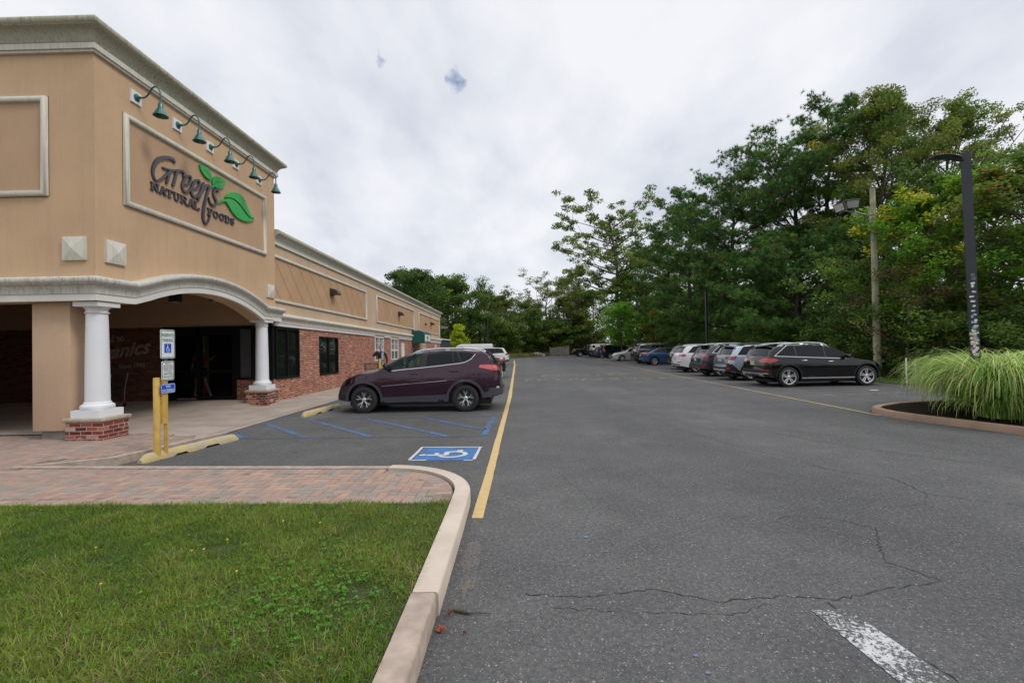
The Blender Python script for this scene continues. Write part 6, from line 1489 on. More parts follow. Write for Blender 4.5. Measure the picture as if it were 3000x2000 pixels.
wheel_stop((-5.35, 18.4), (-5.3, 20.2), 'yellow wheel stop behind the second reserved parking post')
# ---- stickered light pole in the planted island
def head(parent, base, direction, L=.62, mat='black_metal', s=1.0):
    m = MB(); n = 12; V = []
    for i in range(n+1):
        t_ = i/n; x = .03+L*t_; w = s*(.05+.10*math.sin(min(1, t_*1.5)*PI/2))*(1 if t_ < .8 else 1-.35*((t_-.8)/.2)**2); top = -.0+.035*math.sin(t_*PI*.55)*s-.09*max(0, t_-.55)**1.4; th = .075*(1-t_)*.9+.014+(.05*(1-t_/.12) if t_ < .12 else 0)
        for (a, b) in ((-w, top-th*.4), (-w*.8, top), (0, top+.015), (w*.8, top), (w, top-th*.4), (w*.6, top-th), (-w*.6, top-th)): V.append((x, a, b))
    k = 7; F = [(i*k+j, (i+1)*k+j, (i+1)*k+(j+1) % k, i*k+(j+1) % k) for i in range(n) for j in range(k)]+[tuple(range(k)), tuple(range(n*k, n*k+k))]
    c, s_ = math.cos(direction), math.sin(direction)
    m.add([(base[0]+x*c-y*s_, base[1]+x*s_+y*c, base[2]+z) for x, y, z in V], F); return m.build('lamp_head', MT[mat], parent, smooth=True, ang=40)
def square_pole(x, y, z0, z1, w, lean, lab, group, dirn, L=.62, rot=45, name='light_pole', stickers=0):
    t = thing(name, lab, 'light pole', (x, y, z0), group=group)
    lx = lean*(z1-z0); a = R(rot); hw = w/2
    def ring(cx, z): return [(cx+hw*(sx*math.cos(a)-sy*math.sin(a)), y+hw*(sx*math.sin(a)+sy*math.cos(a)), z) for sx, sy in ((-1, -1), (1, -1), (1, 1), (-1, 1))]
    m = MB(); m.add(ring(x, z0)+ring(x+lx, z1), [(0, 1, 5, 4), (1, 2, 6, 5), (2, 3, 7, 6), (3, 0, 4, 7), (4, 5, 6, 7), (3, 2, 1, 0)]); m.build('pole', MT['black_metal'], t)
    head(t, (x+lx-.02, y, z1-.07), dirn, L)
    return t, ring, lx
t, ring, lx = square_pole(9.72, 9.8, .1, 5.62, .155, -.018, 'black square light pole covered with stickers, rising from the ornamental grass', 'black car park light poles', R(180), .68, 50)
# stickers: two visible faces
cols = [(.70, .70, .70), (.65, .66, .68), (.12, .14, .18), (.66, .60, .55), (.36, .20, .36), (.48, .30, .24), (.34, .44, .50), (.52, .50, .32), (.72, .74, .72), (.05, .05, .06), (.55, .30, .33), (.15, .30, .16)]
rng = random.Random(5); zc = 3.42; k = 0
def sticker(face, u, z, w_, h_, c, round_=False):
    global k
    k += 1
    a = R(50); hw = .0775+.0012+.0002*(k % 9); cx = 9.72-.018*(z-.1)
    ux, uy = (math.cos(a), math.sin(a)) if face == 0 else (-math.sin(a), math.cos(a))      # in-face direction
    nx, ny = (math.sin(a), -math.cos(a)) if face == 0 else (-math.cos(a), -math.sin(a))
    o = Vector((cx+nx*hw, 9.8+ny*hw)); rot = rng.uniform(-.35, .35); P = []
    pts = [(math.cos(q)*w_/2, math.sin(q)*h_/2) for q in [2*PI*i/12 for i in range(12)]] if round_ else [(-w_/2, -h_/2), (w_/2, -h_/2), (w_/2, h_/2), (-w_/2, h_/2)]
    for (p, q) in pts:
        pp = p*math.cos(rot)-q*math.sin(rot)+u; qq = p*math.sin(rot)+q*math.cos(rot)
        P.append((o.x+ux*pp, o.y+uy*pp, z+qq))
    m = MB(); m.add(P, [tuple(range(len(P)))]); m.build('sticker', plain('sticker_%d' % (k % 12), c, .5, var=.55, scale=45), t, fix=False)
zl = [3.08, 3.0, 2.9, 2.84, 2.72, 2.62, 2.52, 2.42, 2.32, 2.24, 2.20, 2.12, 2.08, 2.0, 1.97, 1.9, 1.86, 1.80, 1.76, 1.70, 1.66, 1.60, 1.56, 1.50, 1.46, 1.40, 1.74, 1.64, 1.57, 1.53, 1.62, 1.70, 1.55, 1.50, 1.48, 1.66]
for i, z in enumerate(zl):
    c = cols[rng.choice((0, 1, 8, 3, 0, 6, 8, rng.randrange(12)))] if i > 7 else cols[rng.choice((0, 1, 8, 0, 2))]
    sticker(1, rng.uniform(-.03, .03), z-.06, rng.uniform(.045, .085), rng.uniform(.035, .07), c, rng.random() < .45)
    if i > 14: sticker(1, rng.uniform(-.045, .045), z-.03, rng.uniform(.04, .07), rng.uniform(.03, .06), cols[rng.randrange(12)], rng.random() < .4)
for z in (2.02, 1.93, 1.84, 1.78, 1.68, 1.60, 1.50): sticker(0, rng.uniform(-.03, .02), z-.08, .07, .065, cols[rng.choice((0, 1, 8, 0, 11))], rng.random() < .4)
square_pole(14.85, 36, 0, 5.75, .13, 0, 'thin black light pole in front of the pines behind the white crossover', 'black car park light poles', R(90), .6, 20)
square_pole(15.7, 60, 0, 8.1, .14, 0, 'distant black light pole between the round green tree and the yellowish shrubs', 'black car park light poles', R(180), .95, 20)
square_pole(-4.1, 62, 0, 5.95, .14, 0, 'distant black light pole above the far white crossover on the left', 'black car park light poles', R(-100), .6, 20)
# ---- weathered utility pole with floodlights
t = thing('utility_pole', 'weathered wooden pole with floodlights on a bracket arm behind the black crossover', 'utility pole', (15.86, 20.4, 0))
m = MB(); m.tube([(15.92, 20.4, -.1), (15.90, 20.4, 2), (15.90, 20.4, 5), (15.89, 20.4, 8.42)], [.15, .14, .12, .10], 18); m.build('pole', MT['utility_wood'], t, smooth=True, ang=60)
m = MB(); m.tube([(15.8, 20.35, 7.20), (15.4, 20.3, 7.26), (15.0, 20.25, 7.36), (14.3, 20.2, 7.40)], .028, 8); m.box(15.72, 20.25, 6.9, 15.8, 20.4, 7.35); m.tube([(14.45, 20.2, 7.38), (14.45, 20.2, 7.62)], .03, 8); m.tube([(14.95, 20.2, 7.38), (14.95, 20.2, 7.5)], .03, 8); m.build('bracket_arm', MT['galv'], t, smooth=True)
def flood(cx, cy, cz, rz, tilt, nm):
    m = MB(); m.box(-.27, -.02, -.20, .27, .05, .20, .01); m.prism([(-.24, -.18), (.24, -.18), (.24, .18), (-.24, .18)], 'y', .05, .06)
    V = [(-.25, .05, -.18), (.25, .05, -.18), (.25, .05, .18), (-.25, .05, .18), (-.15, .28, -.1), (.15, .28, -.1), (.15, .28, .12), (-.15, .28, .12)]
    m.add(V, [(0, 1, 5, 4), (1, 2, 6, 5), (2, 3, 7, 6), (3, 0, 4, 7), (4, 5, 6, 7)])
    def tr(x, y, z):
        y2, z2 = y*math.cos(tilt)-z*math.sin(tilt), y*math.sin(tilt)+z*math.cos(tilt)
        return (cx+x*math.cos(rz)-y2*math.sin(rz), cy+x*math.sin(rz)+y2*math.cos(rz), cz+z2)
    m.map(tr); f = m.build('floodlight', MT['dark_bronze'], t)
    m = MB(); m.quad((-.22, -.024, -.155), (.22, -.024, -.155), (.22, -.024, .155), (-.22, -.024, .155)); m.map(tr); m.build('lens', MT['clear_lens'], f, fix=False)
flood(14.78, 20.1, 7.66, R(-20), R(28), 'a'); flood(14.35, 20.3, 7.58, R(-80), R(20), 'b')
m = MB(); m.tube([(15.80, 20.3, 7.1), (15.80, 20.28, 5), (15.79, 20.27, 3), (15.78, 20.27, .5)], .012, 6); m.build('cable', MT['galv'], t)
# ---- far gate of pales, low mesh fence, rocks
t = thing('wooden_gate', 'weathered grey picket gate standing at the far end of the lot', 'gate', (7.2, 81, 0))
rng = random.Random(3); x = 5.75
while x < 8.9:
    h = 1.42+.1*(x-5.75)+rng.uniform(-.05, .05); m = MB(); m.box(x, 81, .08, x+.11, 81.03, h); m.build('picket', MT['fence_wood'], t); x += .165
for z in (.5, 1.15): m = MB(); m.box(5.7, 81.03, z, 8.95, 81.09, z+.09); m.build('rail', MT['fence_wood'], t)
for x in (5.65, 7.5, 8.95): m = MB(); m.box(x-.07, 81.02, -.1, x+.07, 81.16, 1.6); m.build('gate_post', MT['fence_wood'], t)
t = thing('wire_fence', 'low dark wire fence on thin posts along the far grass edge', 'fence', (2.5, 75, 0))
a = Vector((-2.0, 67.4)); b = Vector((5.6, 81.1))
for i in range(7):
    p = a.lerp(b, i/6); m = MB(); m.box(p.x-.03, p.y-.03, 0, p.x+.03, p.y+.03, 1.05); m.build('fence_post', MT['black_metal'], t)
for z in (.12, .4, .7, 1.0): m = MB(); m.tube([(a.x, a.y, z), (b.x, b.y, z)], .012, 5); m.build('wire', MT['black_metal'], t)
rm = plain('pale_rock', (.30, .27, .21), .95, var=.3, scale=2, bmp=.6)
def rock(x, y, s, lab):
    bm = bmesh.new(); bmesh.ops.create_icosphere(bm, subdivisions=3, radius=1); rg = random.Random(int(x*100)); off = Vector((rg.random()*9, 0, 0))
    from mathutils import noise as mn
    m = MB(); bm.verts.index_update(); m.add([(x+s*v.co.x*1.3*(1+.35*mn.noise(v.co*1.4+off)), y+s*v.co.y*(1+.35*mn.noise(v.co*1.4+off)), .1+s*.62*v.co.z*(1+.4*mn.noise(v.co*1.6+off))) for v in bm.verts], [[v.index for v in f.verts] for f in bm.faces]); bm.free()
    tag(m.build('rock', rm), lab, 'rock', 'rocks at the far grass edge')
rock(1.0, 76, .5, 'small pale rock, left of the two in the far grass'); rock(3.3, 78.5, .9, 'larger pale rock, right of the two in the far grass')
# tree wire: white marker stakes by the island grass
for i, (x, y, l_) in enumerate(((14.55, 17.3, 'left'), (14.8, 17.2, 'right'))):
    t = thing('marker_stake', 'thin white stake at the edge of the verge behind the ornamental grass, %s one' % l_, 'stake', (x, y, 0), group='white stakes on the verge')
    m = MB(); m.box(x-.02, y-.015, 0, x+.02, y+.015, 1.0-.2*i); m.build('stake', MT['trim_white'], t)
# litter
m = MB(); m.box(-.22, -.1, 0, .2, .08, .02); 
t = tag(m.build('paper_scrap', MT['trim_white'], smooth=False), 'flat white scrap of paper on the asphalt beside the black crossover', 'litter'); t.location = (11.9, 15.45, .004); t.scale = (.6, .6, .5)
# dead leaves and twig in the gutter
lm_ = plain('dry_leaf', (.30, .085, .03), .8, var=.4, scale=40)
def dryleaf(x, y, s, seed, lab):
    rg = random.Random(seed); n = 11; P = [(x, y, .02)]; 
    for k in range(n*2): a_ = PI*k/n; r_ = s*(1 if k % 2 == 0 else .5)*rg.uniform(.7, 1.1); P.append((x+r_*math.cos(a_), y+r_*math.sin(a_), .006+rg.uniform(0, .03)))
    m = MB(); m.add(P, [(0, k+1, (k+1) % (2*n)+1) for k in range(2*n)]); return tag(m.build('dry_leaf', lm_, fix=False), lab, 'leaf', 'dry leaves in the gutter')
dryleaf(-.49, 2.70, .040, 1, 'crumpled orange dry leaf against the kerb joint, largest'); dryleaf(-.46, 2.86, .022, 2, 'small orange dry leaf just beyond the largest one'); dryleaf(-.34, 2.66, .015, 3, 'tiny brown leaf out on the asphalt beside the kerb')
m = MB(); m.tube([(-.44, 2.90, .012), (-.38, 2.88, .018), (-.33, 2.86, .012)], [.008, .014, .006], 7); m.tube([(-.34, 2.865, .012), (-.27, 2.87, .01), (-.20, 2.86, .01)], [.004, .003, .002], 5); tag(m.build('twig', MT['bark'], smooth=True), 'pale twig lying in the gutter by the kerb joint', 'twig')
# ================================================================ shopping trolleys
cartm = plain('dark_wire', (.03, .03, .032), .4, metal=.3)
def trolley(x, y, rz, lab, big=True):
    t = thing('shopping_trolley', lab, 'shopping trolley', (x, y, .12 if big else .05), rz, group='shopping trolleys')
    m = MB()
    b0 = [(-.40, -.20), (.38, -.16), (.38, .16), (-.40, .20)]; b1 = [(-.45, -.28), (.46, -.20), (.46, .20), (-.45, .28)]
    for z, k in ((.52, 0), (.62, .28), (.74, .6), (.98, 1)):
        c = [(a[0]+(b[0]-a[0])*k, a[1]+(b[1]-a[1])*k) for a, b in zip(b0, b1)]
        for p, q in zip(c, c[1:]+c[:1]): m.tube([(p[0], p[1], z), (q[0], q[1], z)], .008 if z < .95 else .012, 5)
    for i in range(4):
        p, q, p1, q1 = b0[i], b0[(i+1) % 4], b1[i], b1[(i+1) % 4]
        for k in range(9): f = k/9; m.tube([(p[0]+(q[0]-p[0])*f, p[1]+(q[1]-p[1])*f, .52), (p1[0]+(q1[0]-p1[0])*f, p1[1]+(q1[1]-p1[1])*f, .98)], .004, 4)
    for k in range(7): yy = -.16+.32*k/6; m.tube([(-.4, yy, .52), (.38, yy, .52)], .004, 4)
    m.build('basket', cartm, t, local=True)
    m = MB()
    for s in (-1, 1): m.tube([(.36, s*.15, .14), (-.42, s*.24, .16), (-.42, s*.24, .52), (-.52, s*.25, 1.0)], .013, 6); m.tube([(.3, s*.15, .15), (.1, s*.17, .52)], .011, 6)
    m.build('frame', MT['galv'], t, local=True)
    m = MB(); m.tube([(-.52, -.26, 1.0), (-.52, .26, 1.0)], .02, 8); m.build('handle', plain('dark_handle', (.02, .03, .03), .5), t, local=True)
    for (a, b) in ((.36, .14), (.36, -.14), (-.42, .24), (-.42, -.24)): m = MB(); m.lathe([(0, -.015), (.055, -.015), (.06, 0), (.055, .015), (0, .015)], a, b, .06, 14, 'y'); m.build('castor', MT['black_rubber'], t, smooth=True, local=True)
trolley(-12.0, 13.0, R(175), 'dark wire trolley in the porch, nearest to the entrance doors'); trolley(-12.6, 13.1, R(175), 'dark wire trolley in the porch, middle of the three nested ones'); trolley(-13.2, 13.2, R(175), 'dark wire trolley in the porch, leftmost of the three nested ones')
trolley(-6.75, 20.6, R(120), 'small dark wire trolley beside the standing person by the brick wall', False)
# display things seen through the entrance
for (x, y, w_, h_, c, nm, lab) in ((-10.98, 15.6, .34, .88, (.42, .12, .02), 'display_stand', 'orange display stand just inside the entrance doors'), (-11.0, 15.75, .26, 2.2, (.30, .36, .06), 'yellow_banner', 'tall yellow green banner just inside the entrance doors'), (-9.6, 16.6, .5, .95, (.22, .02, .02), 'red_basket_stack', 'red basket stack inside the right entrance door')):
    m = MB(); m.box(x-w_/2, y-.12, .17, x+w_/2, y+.12, .17+h_, .02); m.box(x-w_/2-.02, y-.14, .17, x+w_/2+.02, y+.14, .21); tag(m.build(nm, plain(nm+'_paint', c, .6), smooth=True), lab, 'shop display')
# ================================================================ people
def skinned(name, joints, edges, mat, parent, sub_=2, rootj=0):
    me = bpy.data.meshes.new(name); me.from_pydata([j[:3] for j in joints], edges, []); me.update()
    o = bpy.data.objects.new(name, me); col.objects.link(o)
    md = o.modifiers.new('s', 'SKIN'); md.use_smooth_shade = True
    if not me.skin_vertices: 
        bpy.context.view_layer.objects.active = o; o.select_set(True)
        me.attributes.new('skin_vertex_radius', 'FLOAT', 'POINT')
    for i, j in enumerate(joints): me.skin_vertices[0].data[i].radius = (j[3], j[4] if len(j) > 4 else j[3])
    me.skin_vertices[0].data[rootj].use_root = True
    s = o.modifiers.new('u', 'SUBSURF'); s.levels = sub_; s.render_levels = sub_
    dg = bpy.context.evaluated_depsgraph_get(); dg.update()
    r = bpy.data.meshes.new_from_object(o.evaluated_get(dg)); bpy.data.objects.remove(o)
    r.name = name; r.materials.clear(); r.materials.append(mat)
    return mesh_obj(name, r, None, parent)
SK = plain('skin', (.42, .24, .17), .55, var=.08); HAIR = plain('dark_hair', (.025, .018, .012), .6, var=.3)
def ellip(c, r, n=14, fn=None):
    bm = bmesh.new(); bmesh.ops.create_uvsphere(bm, u_segments=n*2, v_segments=n, radius=1); bm.verts.index_update()
    V = []
    for v in bm.verts:
        p = v.co.copy()
        if fn: p = fn(p)
        V.append((c[0]+p.x*r[0], c[1]+p.y*r[1], c[2]+p.z*r[2]))
    F = [[v.index for v in f.verts] for f in bm.faces]; bm.free(); return V, F
def head_parts(parent, c, yaw_, hair=True, cap=None, s=1.0):
    """head with face; yaw 0 looks along -y (towards the camera)"""
    co, si = math.cos(yaw_), math.sin(yaw_)
    def tr(V): return [(c[0]+(x*co-y*si)*s, c[1]+(x*si+y*co)*s, c[2]+z*s) for x, y, z in V]
    m = MB()
    def shp(p):
        k = 1.0
        if p.z < 0: k = 1-.30*(-p.z)**1.5
        return Vector((p.x*k, p.y*(k if p.y < 0 else .95*k), p.z))
    V, F = ellip((0, 0, 0), (.076, .096, .118), 14, shp); m.add(tr(V), F)
    V, F = ellip((0, -.098, -.012), (.013, .020, .026), 6); m.add(tr(V), F)
    for sx in (-1, 1): V, F = ellip((sx*.077, .008, -.01), (.010, .018, .030), 6); m.add(tr(V), F)
    m.build('head', SK, parent, smooth=True, local=True)
    m = MB()
    for sx in (-1, 1): V, F = ellip((sx*.030, -.083, .012), (.012, .008, .006), 6); m.add(tr(V), F)
    m.build('eyes', MT['black_rubber'], parent, smooth=True, local=True)
    m = MB(); V, F = ellip((0, -.086, -.055), (.024, .008, .005), 6); m.add(tr(V), F); m.build('mouth', plain('lips', (.30, .10, .09), .5), parent, smooth=True, local=True)
    m = MB()
    def hs(p):
        if p.z < .05 and p.y < .2: return Vector((p.x*.9, p.y*.8, max(p.z, .1)))
        return p
    V, F = ellip((0, .012, .018), (.086, .100, .114), 14, hs); m.add(tr(V), F); m.build('hair', cap or HAIR, parent, smooth=True, local=True)
def hand(parent, wrist, dirv, up, s=1.0, curl=.5, thumb=1):
    """palm + five fingers as one skinned mesh"""
    d = Vector(dirv).normalized(); u = Vector(up).normalized(); w = d.cross(u).normalized(); W0 = Vector(wrist)
    J = [(*W0, .020, .014), (*(W0+d*.045), .026, .013), (*(W0+d*.085), .030, .012)]; E = [(0, 1), (1, 2)]
    for k, (off, L, r) in enumerate(((-.027, .066, .0080), (-.009, .074, .0085), (.009, .070, .0082), (.026, .054, .0072))):
        p = W0+d*.088+w*off; b = len(J); J.append((*p, .009)); E.append((2, b)); dd = d.copy()
        for j in range(3): dd = (dd*math.cos(curl*.5)-u*math.sin(curl*.5)).normalized(); p = p+dd*L/3; J.append((*p, r*(1-.12*j))); E.append((b+j, b+j+1))
    b = len(J); p = W0+d*.035-w*.026*thumb; J.append((*p, .011)); E.append((1, b)); dd = (d-w*thumb*.9-u*.3).normalized()
    for j in range(2): p = p+dd*.03; J.append((*p, .0095-.001*j)); E.append((b+j, b+j+1)); dd = (dd+d*.5).normalized()
    return skinned('hand', [(a*1, b_*1, c, *r) for a, b_, c, *r in J], E, SK, parent, 1)
def person(loc, rz, lab, joints, parts, hd, hands, group=None, cap=None):
    """joints: name->(x,y,z,r); parts: list of (name, chain list, material)"""
    t = thing('person', lab, 'person', loc, rz, group)
    for (nm, chains, mat) in parts:
        J = []; E = []; ix = {}
        for ch in chains:
            for a in ch:
                if a not in ix: ix[a] = len(J); J.append(joints[a])
            for a, b in zip(ch, ch[1:]): E.append((ix[a], ix[b]))
        skinned(nm, J, E, mat, t)
    head_parts(t, hd[0], hd[1], cap=cap)
    for h in hands: hand(t, *h)
    return t
cl = lambda n, c: plain(n, c, .85, var=.15, scale=8)
# (1) person standing with arm raised to the head, beside the second reserved parking post
J = {'pel': (0, 0, .96, .15, .11), 'wst': (0, 0, 1.12, .14, .10), 'chs': (0, 0, 1.32, .17, .115), 'shc': (0, 0, 1.45, .12, .08), 'nek': (0, 0, 1.52, .058), 'nk2': (0, -.01, 1.59, .052),
     'ls': (.18, 0, 1.44, .062), 'le': (.27, .03, 1.16, .048), 'lw': (.25, -.06, .92, .034), 'rs': (-.18, 0, 1.44, .062), 're': (-.36, -.10, 1.30, .048), 'rw': (-.20, -.13, 1.52, .034),
     'lh': (.10, 0, .90, .092), 'lk': (.11, -.01, .50, .062), 'la': (.11, .02, .10, .043), 'lt': (.12, -.14, .05, .038), 'rh': (-.10, 0, .90, .092), 'rk': (-.11, -.01, .50, .062), 'ra': (-.11, .02, .10, .043), 'rt': (-.13, -.14, .05, .038)}
person((-6.42, 21.2, .04), R(8), 'person in dark sweater and trousers standing behind the second reserved parking post, hand to ear', J,
       [('sweater', [('pel', 'wst', 'chs', 'shc', 'nek'), ('shc', 'ls', 'le', 'lw'), ('shc', 'rs', 're', 'rw')], cl('navy_sweater', (.012, .014, .025))),
        ('trousers', [('pel', 'lh', 'lk', 'la'), ('pel', 'rh', 'rk', 'ra')], cl('black_trousers', (.012, .012, .014))), ('shoes', [('la', 'lt'), ('ra', 'rt')][:1], MT['black_rubber']), ('shoes', [('ra', 'rt')], MT['black_rubber']),
        ('neck', [('nek', 'nk2')], SK)], ((0, -.02, 1.68), R(-15)), [((-.20, -.13, 1.53), (.45, .2, .9), (-.6, -.6, .2), 1, .9), ((.25, -.06, .91), (0, -.1, -1), (-1, 0, 0), 1, .6, -1)])
# (2) person walking, seen dimly inside the entrance doors
J = {'pel': (0, 0, .96, .14, .11), 'wst': (0, 0, 1.12, .13, .10), 'chs': (0, 0, 1.30, .16, .11), 'shc': (0, 0, 1.42, .11, .08), 'nek': (0, 0, 1.49, .055), 'nk2': (0, -.01, 1.56, .05),
     'ls': (.17, 0, 1.42, .058), 'le': (.30, -.04, 1.22, .044), 'lw': (.42, -.16, 1.34, .030), 'rs': (-.17, 0, 1.42, .058), 're': (-.23, .06, 1.14, .044), 'rw': (-.24, -.06, .92, .030),
     'lh': (.09, 0, .90, .09), 'lm': (.14, -.02, .68, .075), 'lk': (.16, -.04, .48, .055), 'la': (.27, .02, .10, .040), 'lt': (.33, -.10, .05, .036), 'rh': (-.09, 0, .90, .09), 'rm': (-.10, -.02, .68, .075), 'rk': (-.09, -.03, .48, .055), 'ra': (-.16, .02, .10, .040), 'rt': (-.08, -.12, .05, .036)}
person((-10.75, 15.25, .17), R(20), 'person in red top, dark shorts and white shoes walking inside the entrance doors', J,
       [('shirt', [('pel', 'wst', 'chs', 'shc', 'nek'), ('shc', 'ls', 'le'), ('shc', 'rs', 're')], cl('red_shirt', (.35, .03, .03))), ('shorts', [('pel', 'lh', 'lm'), ('pel', 'rh', 'rm')], cl('dark_shorts', (.02, .03, .05))),
        ('leg', [('lm', 'lk', 'la')], SK), ('leg', [('rm', 'rk', 'ra')], SK), ('arm', [('le', 'lw')], SK), ('arm', [('re', 'rw')], SK), ('shoe', [('la', 'lt')], MT['trim_white']), ('shoe', [('ra', 'rt')], MT['trim_white']), ('neck', [('nek', 'nk2')], SK)],
       ((0, -.02, 1.65), R(-20)), [((.42, -.16, 1.34), (.5, -.6, .4), (0, 0, 1), 1, .4), ((-.24, -.06, .91), (0, -.2, -1), (1, 0, 0), 1, .5, -1)])
# (3) person in a white shirt sitting in the plum crossover, seen through the front window
J = {'pel': (0, 0, .92, .14, .12), 'wst': (0, -.01, 1.04, .13, .11), 'chs': (0, -.02, 1.15, .16, .11), 'shc': (0, -.02, 1.25, .11, .08), 'nek': (0, -.02, 1.31, .052), 'nk2': (0, -.03, 1.36, .048), 'ls': (.17, -.02, 1.23, .058), 'le': (.22, -.16, 1.08, .046), 'lw': (.10, -.34, 1.10, .032), 'rs': (-.17, -.02, 1.23, .058), 're': (-.22, -.16, 1.08, .046), 'rw': (-.10, -.34, 1.10, .032)}
t = person((-2.67+.16, 12.78+.34, 0), R(-90), 'person in a white shirt sitting inside the plum crossover behind the front window', J, [('shirt', [('pel', 'wst', 'chs', 'shc', 'nek'), ('shc', 'ls', 'le', 'lw'), ('shc', 'rs', 're', 'rw')], cl('white_shirt', (.62, .64, .66))), ('neck', [('nek', 'nk2')], SK)], ((0, -.04, 1.43), 0), [((.10, -.34, 1.10), (-.2, -1, 0), (0, 0, 1), 1, .9), ((-.10, -.34, 1.10), (.2, -1, 0), (0, 0, 1), 1, .9, -1)], cap=plain('grey_hair', (.22, .17, .13), .7))
# ================================================================ vegetation
def leaf_mesh(C, size, rng, col_, flat=.35, aspect=.55, droop=0.0):
    """rhombic leaves at centres C (n,3); returns V, F, colours"""
    n = len(C); s = size*rng.uniform(.65, 1.25, n)
    nrm = rng.normal(size=(n, 3)); nrm[:, 2] = np.abs(nrm[:, 2])+flat; nrm /= np.linalg.norm(nrm, axis=1)[:, None]
    a = rng.normal(size=(n, 3)); a[:, 2] -= droop; a -= nrm*(a*nrm).sum(1)[:, None]; a /= np.linalg.norm(a, axis=1)[:, None]
    b = np.cross(nrm, a)
    V = np.stack([C-a*s[:, None]*.5, C+b*(s*aspect*.5)[:, None]+nrm*(s*.06)[:, None], C+a*s[:, None]*.5, C-b*(s*aspect*.5)[:, None]+nrm*(s*.06)[:, None]], 1).reshape(-1, 3)
    F = np.arange(4*n).reshape(n, 4); return V, F, col_
def rotz(v, a): return Vector((v.x*math.cos(a)-v.y*math.sin(a), v.x*math.sin(a)+v.y*math.cos(a), v.z))
def envelope(shape, t):
    if shape == 'round': return math.sqrt(max(.05, 1-(2*t-.9)**2*.95))
    if shape == 'cone': return 1.05-.85*t
    if shape == 'vase': return .45+.75*t-.35*t*t
    if shape == 'spread': return .55+.45*math.sin(PI*(.15+.75*t))
    return 1
def broadleaf(seed, H, Rr, z0, n_limb, n_leaf, lsize, cols, shape='round', tr=.16, clus=.55, up=.5, lean=(0, 0), trunk_mat='bark', sparse=.0, yellow=0.0, ycol=(.42, .36, .04), flat=.35, sub_n=6, irregular=.25):
    rg = random.Random(seed); nr = np.random.default_rng(seed)
    m = MB(); tp = []
    for k in range(9):
        t = k/8; tp.append(Vector((lean[0]*t*t*H+rg.uniform(-.02, .02)*H*t, lean[1]*t*t*H+rg.uniform(-.02, .02)*H*t, H*.93*t-.1)))
    m.tube(tp, [tr*(1-.85*(k/8))+.012 for k in range(9)], 9)
    def on(t): f = t*8; i = min(7, int(f)); return tp[i].lerp(tp[i+1], f-i)
    cl_ = []
    for i in range(n_limb):
        t = (i+.5)/n_limb; zt = z0/H+(1-z0/H)*t*.93; p0 = on(min(.98, zt/.98)); az = i*2.399+rg.uniform(-.4, .4)
        L = Rr*envelope(shape, t)*rg.uniform(1-irregular, 1+irregular*.6)
        el = up*(.5+.9*t)+rg.uniform(-.12, .12)
        pts = [p0]; d = Vector((math.cos(az)*math.cos(el), math.sin(az)*math.cos(el), math.sin(el)))
        for k in range(6):
            d = (d+Vector((rg.uniform(-.16, .16), rg.uniform(-.16, .16), rg.uniform(-.10, .14)))).normalized(); pts.append(pts[-1]+d*L/6)
        r_ = tr*.42*(1-.5*t); m.tube(pts, [max(.008, r_*(1-.14*k)) for k in range(7)], 6)
        for k in range(sub_n):
            f = rg.uniform(.30, 1.0); j = min(5, int(f*6)); q0 = pts[j].lerp(pts[j+1], f*6-j if f < 1 else 1); sd_ = Vector((rg.gauss(0, 1), rg.gauss(0, 1), rg.gauss(.25, .5))).normalized(); sl_ = L*rg.uniform(.18, .36)
            q1 = q0+(sd_+d*.6).normalized()*sl_; qm = q0.lerp(q1, .5)+Vector((0, 0, rg.uniform(-.03, .05)*L))
            m.tube([q0, qm, q1], [max(.006, r_*.35), max(.005, r_*.22), .004], 4)
            cl_.append((q1, rg.uniform(.7, 1.25))); cl_.append((qm, rg.uniform(.5, .9)))
        cl_.append((pts[-1], 1.0))
    for k in range(max(2, n_limb//4)): cl_.append((on(.98)+Vector((rg.gauss(0, .1)*Rr, rg.gauss(0, .1)*Rr, rg.uniform(-.1, .04)*H)), 1.0))
    if sparse > 0: cl_ = [c for c in cl_ if rg.random() > sparse]
    w = np.array([c[1]**2 for c in cl_]); w /= w.sum(); ix = nr.choice(len(cl_), n_leaf, p=w)
    cen = np.array([c[0] for c in cl_])[ix]; rad = np.array([c[1] for c in cl_])[ix]*clus
    off = nr.normal(size=(n_leaf, 3)); off /= np.linalg.norm(off, axis=1)[:, None]; off *= (nr.uniform(0, 1, n_leaf)**.45*rad)[:, None]; off[:, 2] *= .62
    C = cen+off
    base = np.array(cols)[nr.integers(0, len(cols), len(cl_))][ix]*nr.uniform(.75, 1.3, len(cl_))[ix][:, None]
    col_ = base*nr.uniform(.7, 1.3, n_leaf)[:, None]
    if yellow > 0:
        yc = nr.random(len(cl_)) < yellow*.8; sel = yc[ix] & (nr.random(n_leaf) < .75); col_[sel] = np.array(ycol)*nr.uniform(.7, 1.3, sel.sum())[:, None]
    V, F, col_ = leaf_mesh(C, lsize, nr, col_, flat)
    zt_ = np.percentile(V[:, 2], 99.8); k_ = H/zt_
    V[:, 2] *= k_; m.v = [(p[0], p[1], p[2]*k_) for p in m.v]
    return m, V, F, np.clip(col_*np.array([1.32, 1.28, 1.15]), 0, 1)
def place_tree(name, lab, cat, loc, data, group=None, mat='leaf', tm='bark', rz=0.0):
    t = thing(name, lab, cat, loc, rz, group); m, V, F, c = data
    m.build('trunk', MT[tm], t, smooth=True, local=True, ang=60, fix=False); np_mesh('crown', V, F, MT[mat], t, c); return t
